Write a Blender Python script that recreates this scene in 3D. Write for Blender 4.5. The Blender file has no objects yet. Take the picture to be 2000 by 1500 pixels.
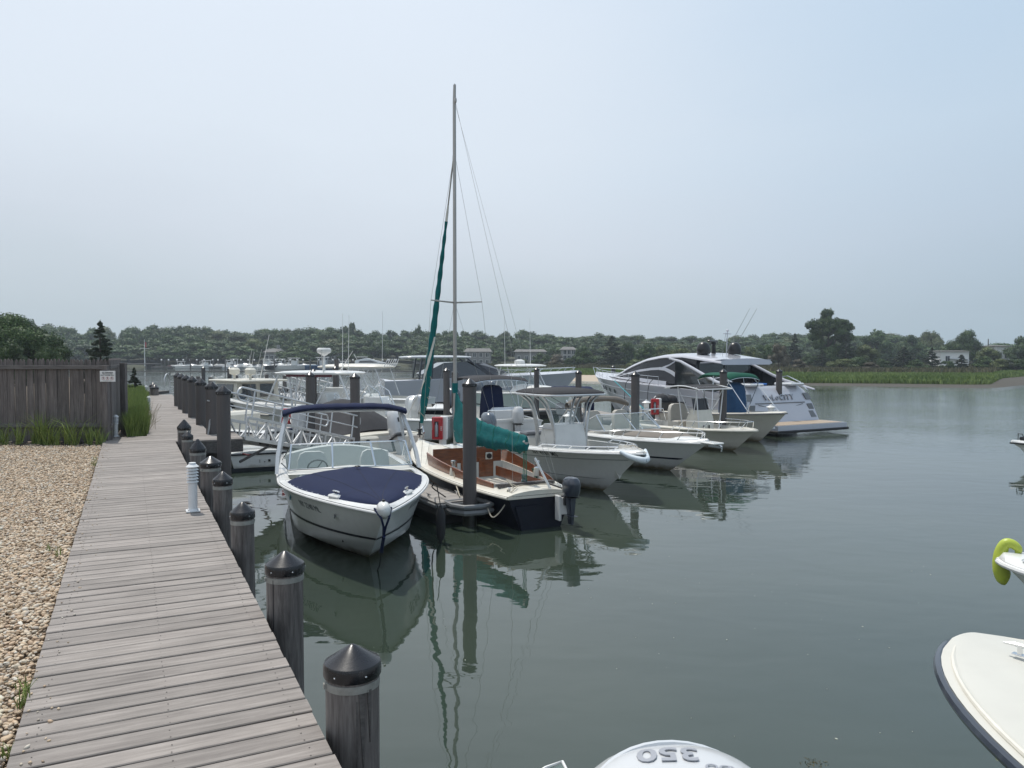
import bpy, bmesh, math, random
import numpy as np
from mathutils import Vector, Matrix
R = math.radians
rnd = random.Random(7)
scene = bpy.context.scene
C = scene.collection

# ------------------------------------------------------------------ camera, sky, sun, exposure
EYE = 3.0
PITCH = math.atan(53 / 1500)
cam_d = bpy.data.cameras.new("camera")
cam_d.lens = 27.0; cam_d.sensor_width = 36.0
cam_d.clip_start = 0.05; cam_d.clip_end = 3000
cam = bpy.data.objects.new("camera", cam_d); C.objects.link(cam)
cam.location = (0, 0, EYE)
cam.rotation_euler = (math.pi / 2 - PITCH, 0, 0)
scene.camera = cam

SUN_AZ, SUN_EL = R(-36), R(66)
world = bpy.data.worlds.new("World"); scene.world = world
world.use_nodes = True
nt = world.node_tree; nt.nodes.clear()
wo = nt.nodes.new('ShaderNodeOutputWorld'); bg = nt.nodes.new('ShaderNodeBackground')
sky = nt.nodes.new('ShaderNodeTexSky'); sky.sky_type = 'NISHITA'; sky.sun_disc = False
sky.sun_elevation = SUN_EL; sky.sun_rotation = SUN_AZ; sky.air_density = 1.0; sky.dust_density = 4.0; sky.ozone_density = 1.5
tc = nt.nodes.new('ShaderNodeTexCoord'); sp = nt.nodes.new('ShaderNodeSeparateXYZ')
nt.links.new(tc.outputs['Generated'], sp.inputs[0])
rm = nt.nodes.new('ShaderNodeValToRGB')          # milky overcast veil: pale blue-grey low down, brighter towards the high sun
els = [(0.0, (4.9, 5.9, 6.5)), (0.07, (5.5, 6.35, 7.0)), (0.16, (6.8, 7.5, 8.35)), (0.27, (7.7, 8.5, 9.4)), (0.42, (8.0, 8.85, 9.9)), (0.60, (7.4, 8.2, 9.3)), (1.0, (6.0, 6.9, 8.2))]
cr = rm.color_ramp
while len(cr.elements) < len(els): cr.elements.new(0.5)
for e, (p, c) in zip(cr.elements, els):
    e.position = p; e.color = (c[0]/10, c[1]/10, c[2]/10, 1)
nz = nt.nodes.new('ShaderNodeTexNoise'); nz.inputs['Scale'].default_value = 1.3; nz.inputs['Detail'].default_value = 5
mpz = nt.nodes.new('ShaderNodeMapping'); mpz.inputs['Scale'].default_value = (1, 1, 3)
nt.links.new(tc.outputs['Generated'], mpz.inputs[0]); nt.links.new(mpz.outputs[0], nz.inputs['Vector'])
ad = nt.nodes.new('ShaderNodeMath'); ad.operation = 'MULTIPLY_ADD'; ad.inputs[1].default_value = 0.20
sb = nt.nodes.new('ShaderNodeMath'); sb.operation = 'SUBTRACT'; sb.inputs[1].default_value = 0.5
nt.links.new(nz.outputs[0], sb.inputs[0]); nt.links.new(sb.outputs[0], ad.inputs[0]); nt.links.new(sp.outputs['Z'], ad.inputs[2])
nt.links.new(ad.outputs[0], rm.inputs[0])
sc = nt.nodes.new('ShaderNodeVectorMath'); sc.operation = 'SCALE'; sc.inputs['Scale'].default_value = 10.0
# the veil thins out towards the right, where the sky turns bluer
bx = nt.nodes.new('ShaderNodeMath'); bx.operation = 'MULTIPLY_ADD'; bx.inputs[1].default_value = 0.75
nt.links.new(sp.outputs['Z'], bx.inputs[0]); nt.links.new(sp.outputs['X'], bx.inputs[2])
bn = nt.nodes.new('ShaderNodeMath'); bn.operation = 'MULTIPLY_ADD'; bn.inputs[1].default_value = 0.5
nt.links.new(sb.outputs[0], bn.inputs[0]); nt.links.new(bx.outputs[0], bn.inputs[2])
br = nt.nodes.new('ShaderNodeMapRange'); br.interpolation_type = 'SMOOTHSTEP'; br.inputs['From Min'].default_value = .12; br.inputs['From Max'].default_value = .95
nt.links.new(bn.outputs[0], br.inputs['Value'])
bm_ = nt.nodes.new('ShaderNodeMix'); bm_.data_type = 'RGBA'; bm_.blend_type = 'MULTIPLY'; bm_.inputs['B'].default_value = (.69, .79, .865, 1)
nt.links.new(br.outputs[0], bm_.inputs['Factor']); nt.links.new(rm.outputs[0], bm_.inputs['A'])
nt.links.new(bm_.outputs['Result'], sc.inputs[0])
mx = nt.nodes.new('ShaderNodeMix'); mx.data_type = 'RGBA'; mx.inputs['Factor'].default_value = 0.93
nt.links.new(sky.outputs[0], mx.inputs['A']); nt.links.new(sc.outputs[0], mx.inputs['B'])
nt.links.new(mx.outputs['Result'], bg.inputs['Color']); bg.inputs['Strength'].default_value = 0.1
nt.links.new(bg.outputs[0], wo.inputs[0])

sun_d = bpy.data.lights.new("sun", 'SUN'); sun_d.energy = 3.5; sun_d.angle = R(0.6); sun_d.color = (1.0, 0.95, 0.87)
sun = bpy.data.objects.new("sun", sun_d); C.objects.link(sun)
sv = Vector((math.sin(SUN_AZ)*math.cos(SUN_EL), math.cos(SUN_AZ)*math.cos(SUN_EL), math.sin(SUN_EL)))
sun.rotation_euler = sv.to_track_quat('Z', 'Y').to_euler(); sun.location = (0, 0, 40)
vs = scene.view_settings
scene.display_settings.display_device = 'sRGB'
vs.view_transform = 'Standard'; vs.look = 'None'; vs.exposure = 0.0; vs.gamma = 1.0; vs.use_curve_mapping = False

# ------------------------------------------------------------------ surveying helpers (photo measurements -> places on the ground)
def ray(px, py):
    cx = (px - 1000) / 1500; cy = (750 - py) / 1500
    cp, s = math.cos(PITCH), math.sin(PITCH)
    return Vector((cx, cp + cy*s, -s + cy*cp))
def G(px, py, z=0.0):
    d = ray(px, py); k = (z - EYE) / d.z
    return Vector((0, 0, EYE)) + d*k
def D(px, py, y):
    d = ray(px, py)
    return Vector((0, 0, EYE)) + d*(y/d.y)

# ------------------------------------------------------------------ object helpers
def tag(o, label=None, cat=None, group=None, kind=None):
    if label: o['label'] = label
    if cat: o['category'] = cat
    if group: o['group'] = group
    if kind: o['kind'] = kind
    return o
def thing(name, label, cat, loc=(0,0,0), rz=0, group=None):
    o = bpy.data.objects.new(name, None); C.objects.link(o)
    o.location = loc; o.rotation_euler = (0, 0, rz); o.empty_display_size = 0.2
    return tag(o, label, cat, group)
def link(name, me, parent=None, loc=None, rz=None):
    o = bpy.data.objects.new(name, me); C.objects.link(o)
    if parent: o.parent = parent
    if loc is not None: o.location = loc
    if rz is not None: o.rotation_euler = (0, 0, rz)
    return o
KIDS = {}
def copy_tree(o, loc=None, rz=None, label=None, parent=None, scale=None):
    c = o.copy(); C.objects.link(c)
    if parent: c.parent = parent
    if loc is not None: c.location = loc
    if rz is not None: c.rotation_euler = (0, 0, rz)
    if scale: c.scale = scale
    if label: c['label'] = label
    for ch in list(o.children): copy_tree(ch, parent=c)
    return c

class MB:
    """collects plain shapes and links them as one mesh object"""
    def __init__(s, M=None): s.v = []; s.f = []; s.M = M
    def add(s, vs, fs):
        n = len(s.v)
        s.v += [tuple(s.M @ Vector(v)) if s.M else tuple(v) for v in vs]
        s.f += [tuple(i+n for i in f) for f in fs]
        return s
    def box(s, c, d, rz=0, b=0.0, M=None):
        hx, hy, hz = d[0]/2, d[1]/2, d[2]/2
        b = min(b, hx*.9, hy*.9, hz*.9)
        if b <= 0:
            vs = [(x*hx, y*hy, z*hz) for x in (-1,1) for y in (-1,1) for z in (-1,1)]
            fs = [(0,1,3,2),(4,6,7,5),(0,4,5,1),(2,3,7,6),(0,2,6,4),(1,5,7,3)]
        else:
            vs = []
            for x in (-1,1):
                for y in (-1,1):
                    for z in (-1,1):
                        vs += [(x*hx, y*(hy-b), z*(hz-b)), (x*(hx-b), y*hy, z*(hz-b)), (x*(hx-b), y*(hy-b), z*hz)]
            I = lambda x,y,z,k: ((x*2+y)*2+z)*3+k
            fs = []
            for x in (0,1):
                q = [I(x,0,0,0),I(x,0,1,0),I(x,1,1,0),I(x,1,0,0)]; fs.append(tuple(q if x==0 else q[::-1]))
                q = [I(0,x,0,1),I(1,x,0,1),I(1,x,1,1),I(0,x,1,1)]; fs.append(tuple(q if x==0 else q[::-1]))
                q = [I(0,0,x,2),I(0,1,x,2),I(1,1,x,2),I(1,0,x,2)]; fs.append(tuple(q if x==0 else q[::-1]))
            for y in (0,1):
                for z in (0,1):
                    fs.append((I(0,y,z,1),I(1,y,z,1),I(1,y,z,2),I(0,y,z,2)))
                    fs.append((I(y,0,z,0),I(y,1,z,0),I(y,1,z,2),I(y,0,z,2)))
                    fs.append((I(y,z,0,0),I(y,z,1,0),I(y,z,1,1),I(y,z,0,1)))
            for x in (0,1):
                for y in (0,1):
                    for z in (0,1): fs.append((I(x,y,z,0),I(x,y,z,1),I(x,y,z,2)))
        T = Matrix.Translation(c) @ (M if M is not None else Matrix.Rotation(rz, 4, 'Z'))
        return s.add([T @ Vector(v) for v in vs], fs)
    def bar(s, a, b, w, h, bv=0.0):
        a, b = Vector(a), Vector(b); d = b - a
        q = d.to_track_quat('X', 'Z').to_matrix().to_4x4()
        return s.box((a+b)/2, (d.length, w, h), b=bv, M=q)
    def tube(s, pts, r, n=8, closed=False, cap=True, sm=0):
        P = [Vector(p) for p in pts]; m = len(P)
        rr = list(r) if isinstance(r, (list, tuple)) else [r]*m
        if sm and m > 2:
            Q = [P[0]*2-P[1]]+P+[P[-1]*2-P[-2]] if not closed else [P[-1]]+P+[P[0],P[1]]
            out = []; ro = []
            for i in range(1, len(Q)-2):
                for k in range(sm):
                    t = k/sm; a,b,c,d = Q[i-1],Q[i],Q[i+1],Q[i+2]
                    out.append(.5*((2*b)+(-a+c)*t+(2*a-5*b+4*c-d)*t*t+(-a+3*b-3*c+d)*t**3)); ro.append(rr[i-1]*(1-t)+rr[i % m]*t)
            if not closed: out.append(P[-1]); ro.append(rr[-1])
            P, rr, m = out, ro, len(out)
        vs = []; up = None
        for i, p in enumerate(P):
            a = P[(i-1) % m] if (closed or i > 0) else p
            b = P[(i+1) % m] if (closed or i < m-1) else p
            t = (b - a).normalized() if (b-a).length > 1e-9 else Vector((0,0,1))
            if up is None:
                up = Vector((0,0,1)) if abs(t.z) < .9 else Vector((1,0,0))
            x = t.cross(up)
            if x.length < 1e-6: x = t.orthogonal()
            x.normalize(); up = x.cross(t).normalized()
            for k in range(n):
                g = 2*math.pi*k/n
                vs.append(p + (x*math.cos(g) + up*math.sin(g))*rr[i])
        fs = []
        for i in range(m if closed else m-1):
            j = (i+1) % m
            for k in range(n):
                k2 = (k+1) % n
                fs.append((i*n+k, i*n+k2, j*n+k2, j*n+k))
        if cap and not closed:
            fs.append(tuple(range(n))[::-1]); fs.append(tuple((m-1)*n+k for k in range(n)))
        return s.add(vs, fs)
    def lathe(s, prof, n=24, M=None, c=(0,0,0)):
        vs = []; fs = []; m = len(prof)
        T = Matrix.Translation(c) @ (M if M is not None else Matrix.Identity(4))
        for r, z in prof:
            for k in range(n):
                g = 2*math.pi*k/n; vs.append(T @ Vector((r*math.cos(g), r*math.sin(g), z)))
        for i in range(m-1):
            for k in range(n):
                k2 = (k+1) % n; fs.append((i*n+k, i*n+k2, (i+1)*n+k2, (i+1)*n+k))
        fs.append(tuple(range(n))[::-1]); fs.append(tuple((m-1)*n+k for k in range(n)))
        return s.add(vs, fs)
    def loft(s, rings, closed=True, caps=True):
        n = len(rings[0]); vs = [v for r in rings for v in r]; fs = []
        for i in range(len(rings)-1):
            for k in range(n if closed else n-1):
                k2 = (k+1) % n; fs.append((i*n+k, i*n+k2, (i+1)*n+k2, (i+1)*n+k))
        if caps and closed:
            fs.append(tuple(range(n))[::-1]); fs.append(tuple((len(rings)-1)*n+k for k in range(n)))
        return s.add(vs, fs)
    def grid(s, fn, nu, nv):
        vs = [fn(i/nu, j/nv) for i in range(nu+1) for j in range(nv+1)]
        fs = [(i*(nv+1)+j, (i+1)*(nv+1)+j, (i+1)*(nv+1)+j+1, i*(nv+1)+j+1) for i in range(nu) for j in range(nv)]
        return s.add(vs, fs)
    def slab(s, fn, nu, nv, th):
        """grid surface with thickness th below it (a cloth, a top, a board)"""
        n0 = len(s.v); f0 = len(s.f)
        top = [Vector(fn(i/nu, j/nv)) for i in range(nu+1) for j in range(nv+1)]
        bot = [p - Vector((0,0,th)) for p in top]
        N = len(top); W = nv+1
        fs = [(i*W+j, (i+1)*W+j, (i+1)*W+j+1, i*W+j+1) for i in range(nu) for j in range(nv)]
        fs += [tuple(N+k for k in f)[::-1] for f in fs]
        edge = [j for j in range(nv)] + [i*W+nv for i in range(nu)] + [nu*W+j for j in range(nv,0,-1)] + [i*W for i in range(nu,0,-1)]
        for a, b in zip(edge, edge[1:]+edge[:1]): fs.append((a, b, N+b, N+a))
        return s.add(top+bot, fs)
    def prism(s, poly, z0, z1):
        n = len(poly)
        vs = [(x,y,z0) for x,y in poly] + [(x,y,z1) for x,y in poly]
        fs = [tuple(range(n))[::-1], tuple(range(n,2*n))] + [(i,(i+1)%n,n+(i+1)%n,n+i) for i in range(n)]
        return s.add(vs, fs)
    def plate(s, pts, th, nrm):
        nrm = Vector(nrm).normalized()*th; n = len(pts)
        vs = [Vector(p) for p in pts] + [Vector(p)+nrm for p in pts]
        fs = [tuple(range(n))[::-1], tuple(range(n,2*n))] + [(i,(i+1)%n,n+(i+1)%n,n+i) for i in range(n)]
        return s.add(vs, fs)
    def ball(s, c, r, n=12, m=8, sc=(1,1,1)):
        vs = []; fs = []
        for i in range(m+1):
            a = math.pi*i/m
            for k in range(n):
                g = 2*math.pi*k/n
                vs.append((c[0]+r*sc[0]*math.sin(a)*math.cos(g), c[1]+r*sc[1]*math.sin(a)*math.sin(g), c[2]-r*sc[2]*math.cos(a)))
        for i in range(m):
            for k in range(n):
                k2 = (k+1)%n; fs.append((i*n+k, i*n+k2, (i+1)*n+k2, (i+1)*n+k))
        return s.add(vs, fs)
    def mesh(s, name, mat, ang=35, fix=True):
        me = bpy.data.meshes.new(name); me.from_pydata(s.v, [], s.f)
        if fix:
            bm = bmesh.new(); bm.from_mesh(me); bmesh.ops.remove_doubles(bm, verts=bm.verts, dist=1e-5)
            bmesh.ops.recalc_face_normals(bm, faces=bm.faces); bm.to_mesh(me); bm.free()
        if ang is not None:
            me.polygons.foreach_set('use_smooth', [True]*len(me.polygons)); me.set_sharp_from_angle(angle=R(ang))
        me.materials.append(mat)
        return me
    def build(s, name, mat, parent=None, ang=35, label=None, kind=None, loc=None):
        if not s.v: return None
        o = link(name, s.mesh(name, mat, ang), parent, loc)
        return tag(o, label, kind=kind)

def fast_mesh(name, V, F, mat, smooth=False, col=None):
    """numpy verts (n,3) and tri/quad faces (m,k)"""
    me = bpy.data.meshes.new(name); V = np.asarray(V, np.float32); F = np.asarray(F, np.int32); k = F.shape[1]
    me.vertices.add(len(V)); me.vertices.foreach_set('co', V.ravel())
    me.loops.add(F.size); me.loops.foreach_set('vertex_index', F.ravel())
    me.polygons.add(len(F)); me.polygons.foreach_set('loop_start', np.arange(len(F), dtype=np.int32)*k)
    me.polygons.foreach_set('loop_total', np.full(len(F), k, np.int32))
    if smooth: me.polygons.foreach_set('use_smooth', np.ones(len(F), bool))
    if col is not None:
        a = me.attributes.new('tint', 'FLOAT', 'POINT'); a.data.foreach_set('value', np.asarray(col, np.float32))
    me.update(calc_edges=True); me.validate(); me.materials.append(mat)
    return me

# ------------------------------------------------------------------ materials
def nodes(name):
    m = bpy.data.materials.new(name); m.use_nodes = True
    n = m.node_tree; b = n.nodes['Principled BSDF']
    return m, n, b
def pbr(name, col, rough=0.5, metal=0.0, var=0.0, vs=6.0, bump=0.0, bs=40.0, stretch=(1,1,1), coat=0.0, spec=0.5, alpha=1.0, col2=None, rv=0.0, obj_rand=0.0):
    m, n, b = nodes(name); L = n.links
    b.inputs['Base Color'].default_value = (*col, 1); b.inputs['Roughness'].default_value = rough
    b.inputs['Metallic'].default_value = metal; b.inputs['Coat Weight'].default_value = coat
    b.inputs['Specular IOR Level'].default_value = spec; b.inputs['Alpha'].default_value = alpha
    t = n.nodes.new('ShaderNodeTexCoord'); mp = n.nodes.new('ShaderNodeMapping'); mp.inputs['Scale'].default_value = stretch
    L.new(t.outputs['Object'], mp.inputs[0])
    oi = n.nodes.new('ShaderNodeObjectInfo')
    if var or obj_rand or rv:
        cb = n.nodes.new('ShaderNodeCombineXYZ'); mu = n.nodes.new('ShaderNodeMath'); mu.operation = 'MULTIPLY'; mu.inputs[1].default_value = 37.0
        L.new(oi.outputs['Random'], mu.inputs[0]); L.new(mu.outputs[0], cb.inputs[2]); L.new(cb.outputs[0], mp.inputs['Location'])
        nz = n.nodes.new('ShaderNodeTexNoise'); nz.inputs['Scale'].default_value = vs; nz.inputs['Detail'].default_value = 6; nz.inputs['Roughness'].default_value = .65
        L.new(mp.outputs[0], nz.inputs['Vector'])
        r = n.nodes.new('ShaderNodeValToRGB'); r.color_ramp.elements[0].position = .3; r.color_ramp.elements[1].position = .7
        c2 = col2 or tuple(c*(1-var) for c in col); c1 = col if col2 else tuple(min(1, c*(1+var*.6)) for c in col)
        r.color_ramp.elements[0].color = (*c2, 1); r.color_ramp.elements[1].color = (*c1, 1)
        L.new(nz.outputs[0], r.inputs[0]); out = r.outputs[0]
        if obj_rand:
            mr = n.nodes.new('ShaderNodeMapRange'); mr.inputs['To Min'].default_value = 1-obj_rand; mr.inputs['To Max'].default_value = 1+obj_rand
            L.new(oi.outputs['Random'], mr.inputs['Value'])
            vm = n.nodes.new('ShaderNodeVectorMath'); vm.operation = 'SCALE'; L.new(out, vm.inputs[0]); L.new(mr.outputs[0], vm.inputs['Scale']); out = vm.outputs[0]
        L.new(out, b.inputs['Base Color'])
        if rv:
            m2 = n.nodes.new('ShaderNodeMapRange'); m2.inputs['To Min'].default_value = rough-rv; m2.inputs['To Max'].default_value = rough+rv
            L.new(nz.outputs[0], m2.inputs['Value']); L.new(m2.outputs[0], b.inputs['Roughness'])
    if bump:
        n2 = n.nodes.new('ShaderNodeTexNoise'); n2.inputs['Scale'].default_value = bs; n2.inputs['Detail'].default_value = 5
        L.new(mp.outputs[0], n2.inputs['Vector'])
        bp = n.nodes.new('ShaderNodeBump'); bp.inputs['Strength'].default_value = bump; bp.inputs['Distance'].default_value = 0.01
        L.new(n2.outputs[0], bp.inputs['Height']); L.new(bp.outputs[0], b.inputs['Normal'])
    return m

M = {}
M['gel'] = pbr('white_gelcoat', (.70,.70,.68), .25, var=.09, vs=2.2, coat=.35)
M['gel_old'] = pbr('cream_gelcoat', (.66,.63,.55), .38, var=.13, vs=3.5, coat=.15, bump=.06, bs=200)
M['gel_grey'] = pbr('pale_grey_gelcoat', (.54,.56,.58), .2, var=.05, vs=1.2, coat=.5)
M['gel_green'] = pbr('pale_green_gelcoat', (.50,.60,.58), .22, var=.05, vs=1.2, coat=.4)
M['gel_lav'] = pbr('silver_lilac_paint', (.50,.51,.56), .2, var=.05, vs=1.0, coat=.6)
M['bone'] = pbr('bone_white_deck', (.56,.55,.50), .5, var=.05, vs=3, bump=.15, bs=350)
M['silver_flat'] = pbr('silver_decal', (.36,.37,.40), .4, metal=.3)
M['liner'] = pbr('off_white_liner', (.58,.58,.55), .5, var=.08, vs=8, bump=.1, bs=160)
M['navy_hull'] = pbr('dark_navy_hull', (.006,.008,.018), .35, var=.3, spec=.3)
M['black_bottom'] = pbr('dark_bottom_paint', (.012,.018,.026), .6, var=.3)
M['navy_cloth'] = pbr('navy_canvas', (.009,.016,.052), .85, var=.12, vs=3, bump=.25, bs=220, spec=.2)
M['blue_cloth'] = pbr('faded_blue_canvas', (.028,.075,.16), .85, var=.2, vs=4, bump=.3, bs=160, spec=.2)
M['dark_cloth'] = pbr('charcoal_canvas', (.042,.042,.046), .85, var=.15, vs=4, bump=.25, bs=200, spec=.2)
M['tan_cloth'] = pbr('taupe_canvas', (.19,.17,.15), .85, var=.15, vs=4, bump=.25, bs=200, spec=.2)
M['green_cloth'] = pbr('bottle_green_canvas', (.01,.085,.055), .8, var=.15, spec=.2)
M['teal_cloth'] = pbr('teal_sailcloth', (.0,.115,.12), .75, var=.22, vs=7, bump=.5, bs=30, spec=.25)
M['white_cloth'] = pbr('off_white_sailcloth', (.62,.62,.58), .7, var=.1, spec=.25)
M['alu'] = pbr('brushed_aluminium', (.56,.57,.58), .38, metal=.75, var=.1, vs=9)
M['steel'] = pbr('polished_steel', (.72,.73,.74), .14, metal=1.0)
M['mast'] = pbr('mast_aluminium', (.38,.37,.35), .45, metal=.5, var=.12, vs=5, stretch=(1,1,.3))
M['black'] = pbr('black_plastic', (.014,.014,.016), .33, var=.2, vs=12, rv=.06)
M['cap'] = pbr('black_pile_cap_plastic', (.010,.010,.013), .27, var=.35, vs=14, bump=.03, bs=90, rv=.05, spec=.6)
M['rubber'] = pbr('dark_rubber', (.02,.02,.022), .7)
M['grey_cowl'] = pbr('grey_outboard_paint', (.09,.11,.14), .25, coat=.6, var=.08)
M['dark_cowl'] = pbr('dark_blue_grey_cowl', (.028,.036,.052), .28, coat=.5, var=.1)
M['white_cowl'] = pbr('white_outboard_paint', (.54,.55,.56), .24, coat=.5, var=.03)
M['varnish'] = pbr('varnished_mahogany', (.20,.058,.018), .3, var=.45, vs=5, stretch=(1,1,6), coat=.5, obj_rand=.12)
M['teak'] = pbr('teak_deck', (.36,.28,.20), .6, var=.2, vs=8, stretch=(1,8,1))
M['rope'] = pbr('pale_rope', (.45,.41,.33), .9, bump=.8, bs=300)
M['rope_green'] = pbr('green_rope', (.015,.16,.10), .85, bump=.8, bs=300)
M['rope_blue'] = pbr('turquoise_rope', (.03,.34,.40), .85)
M['rope_dark'] = pbr('dark_rope', (.02,.02,.02), .9)
M['red'] = pbr('red_cabinet_plastic', (.38,.012,.02), .3, var=.1, coat=.3)
M['darkred'] = pbr('maroon_trim', (.08,.008,.018), .5)
M['red_hose'] = pbr('dark_red_hose', (.10,.01,.012), .5)
M['white'] = pbr('white_plastic', (.70,.70,.69), .4, var=.05)
M['white_paint'] = pbr('white_powder_coat', (.66,.67,.68), .42, var=.06, vs=14)
M['upholstery'] = pbr('pale_vinyl', (.46,.50,.49), .5, var=.06, bump=.1, bs=30)
M['grey_vinyl'] = pbr('grey_vinyl', (.10,.11,.13), .5)
M['cushion_tan'] = pbr('beige_vinyl', (.42,.40,.36), .55, var=.08)
M['grey_rub'] = pbr('grey_rub_strip', (.16,.165,.17), .5)
M['inflatable'] = pbr('grey_inflatable_fabric', (.10,.105,.115), .55, var=.1)
M['lime'] = pbr('lime_fender_vinyl', (.42,.50,.06), .4, var=.08, vs=5)
M['skin_white'] = pbr('white_fender_vinyl', (.60,.66,.70), .35)
M['ink_grey'] = pbr('grey_lettering', (.14,.15,.16), .4)
M['ink_black'] = pbr('black_lettering', (.015,.015,.02), .4)
M['ink_red'] = pbr('dull_red_lettering', (.13,.022,.016), .5)
M['ink_teal'] = pbr('teal_sticker', (.02,.16,.20), .4)
M['ink_pink'] = pbr('red_sticker', (.45,.08,.07), .4)
M['ink_silver'] = pbr('silver_lettering', (.30,.31,.34), .3, metal=.6)
M['dark_glass'] = pbr('smoked_glass', (.02,.023,.028), .06, spec=.8, coat=.5)
M['dark_glass_soft'] = pbr('tinted_window_film', (.022,.022,.028), .14, spec=.5)
M['composite'] = pbr('grey_composite_sleeve', (.088,.078,.076), .6, var=.14, vs=3, stretch=(9,9,.5), bump=.12, bs=60)
M['weed'] = pbr('wet_dark_waterline_band', (.016,.018,.014), .35, var=.4, vs=12)
M['strap'] = pbr('dull_grey_strap', (.30,.30,.28), .55, metal=.35, var=.25, vs=20)
M['float'] = pbr('dock_float_black', (.02,.022,.025), .6, var=.3)
M['screw'] = pbr('rusty_screw', (.085,.07,.065), .6)
M['tree_bark'] = pbr('bark', (.06,.05,.042), .9, var=.3)
M['roof'] = pbr('grey_shingle_roof', (.15,.145,.14), .9, var=.15, vs=2)
M['house'] = pbr('weathered_shingle_wall', (.24,.24,.235), .9, var=.12, vs=2)
M['house_white'] = pbr('white_house_paint', (.75,.75,.73), .7)
M['pane'] = pbr('dark_window_pane', (.03,.04,.05), .08)
M['flag'] = pbr('red_flag_cloth', (.35,.05,.05), .8)
M['sand'] = pbr('pale_sand', (.36,.31,.24), .95, var=.15, vs=.6, bump=.3, bs=8)
M['mulch'] = pbr('dark_mulch', (.035,.026,.02), .95, var=.4, vs=20, bump=.8, bs=40)

def glass_mat():
    m, n, b = nodes('clear_tinted_acrylic')
    b.inputs['Base Color'].default_value = (.34,.44,.43,1); b.inputs['Roughness'].default_value = .03
    b.inputs['Alpha'].default_value = .13; b.inputs['Coat Weight'].default_value = .4; b.inputs['Coat Roughness'].default_value = .02
    return m
M['glass'] = glass_mat()
def glass2():
    m, n, b = nodes('clear_vinyl'); b.inputs['Base Color'].default_value = (.5,.55,.55,1); b.inputs['Roughness'].default_value = .08
    b.inputs['Alpha'].default_value = .22
    return m
M['vinyl'] = glass2()

def hull_paint(name, col, rough=.25, coat=.35):
    """gelcoat with faint streaks and a yellow-brown scum line just above the water"""
    m, n, b = nodes(name); L = n.links
    t = n.nodes.new('ShaderNodeTexCoord'); sx = n.nodes.new('ShaderNodeSeparateXYZ'); L.new(t.outputs['Object'], sx.inputs[0])
    nz = n.nodes.new('ShaderNodeTexNoise'); nz.inputs['Scale'].default_value = 5; nz.inputs['Detail'].default_value = 5; L.new(t.outputs['Object'], nz.inputs['Vector'])
    mp = n.nodes.new('ShaderNodeMapping'); mp.inputs['Scale'].default_value = (7, 7, .5); L.new(t.outputs['Object'], mp.inputs[0])
    st = n.nodes.new('ShaderNodeTexNoise'); st.inputs['Scale'].default_value = 2; st.inputs['Detail'].default_value = 6; L.new(mp.outputs[0], st.inputs['Vector'])
    a = n.nodes.new('ShaderNodeMath'); a.operation = 'MULTIPLY_ADD'; a.inputs[1].default_value = -.16; L.new(nz.outputs[0], a.inputs[0]); L.new(sx.outputs['Z'], a.inputs[2])
    r = n.nodes.new('ShaderNodeMapRange'); r.inputs['From Min'].default_value = -.05; r.inputs['From Max'].default_value = .10; L.new(a.outputs[0], r.inputs['Value'])
    s2 = n.nodes.new('ShaderNodeMapRange'); s2.inputs['From Min'].default_value = .35; s2.inputs['From Max'].default_value = .75; s2.inputs['To Min'].default_value = 1.0; s2.inputs['To Max'].default_value = .95; L.new(st.outputs[0], s2.inputs['Value'])
    mx = n.nodes.new('ShaderNodeMix'); mx.data_type = 'RGBA'; mx.inputs['A'].default_value = (.20,.17,.10,1); mx.inputs['B'].default_value = (*col,1); L.new(r.outputs[0], mx.inputs['Factor'])
    v = n.nodes.new('ShaderNodeVectorMath'); v.operation = 'SCALE'; L.new(mx.outputs['Result'], v.inputs[0]); L.new(s2.outputs[0], v.inputs['Scale']); L.new(v.outputs[0], b.inputs['Base Color'])
    b.inputs['Roughness'].default_value = rough; b.inputs['Coat Weight'].default_value = coat
    return m
M['hull_white'] = hull_paint('white_hull', (.74,.745,.735)); M['hull_cream'] = hull_paint('cream_hull', (.62,.60,.53), .35, .2)
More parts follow.
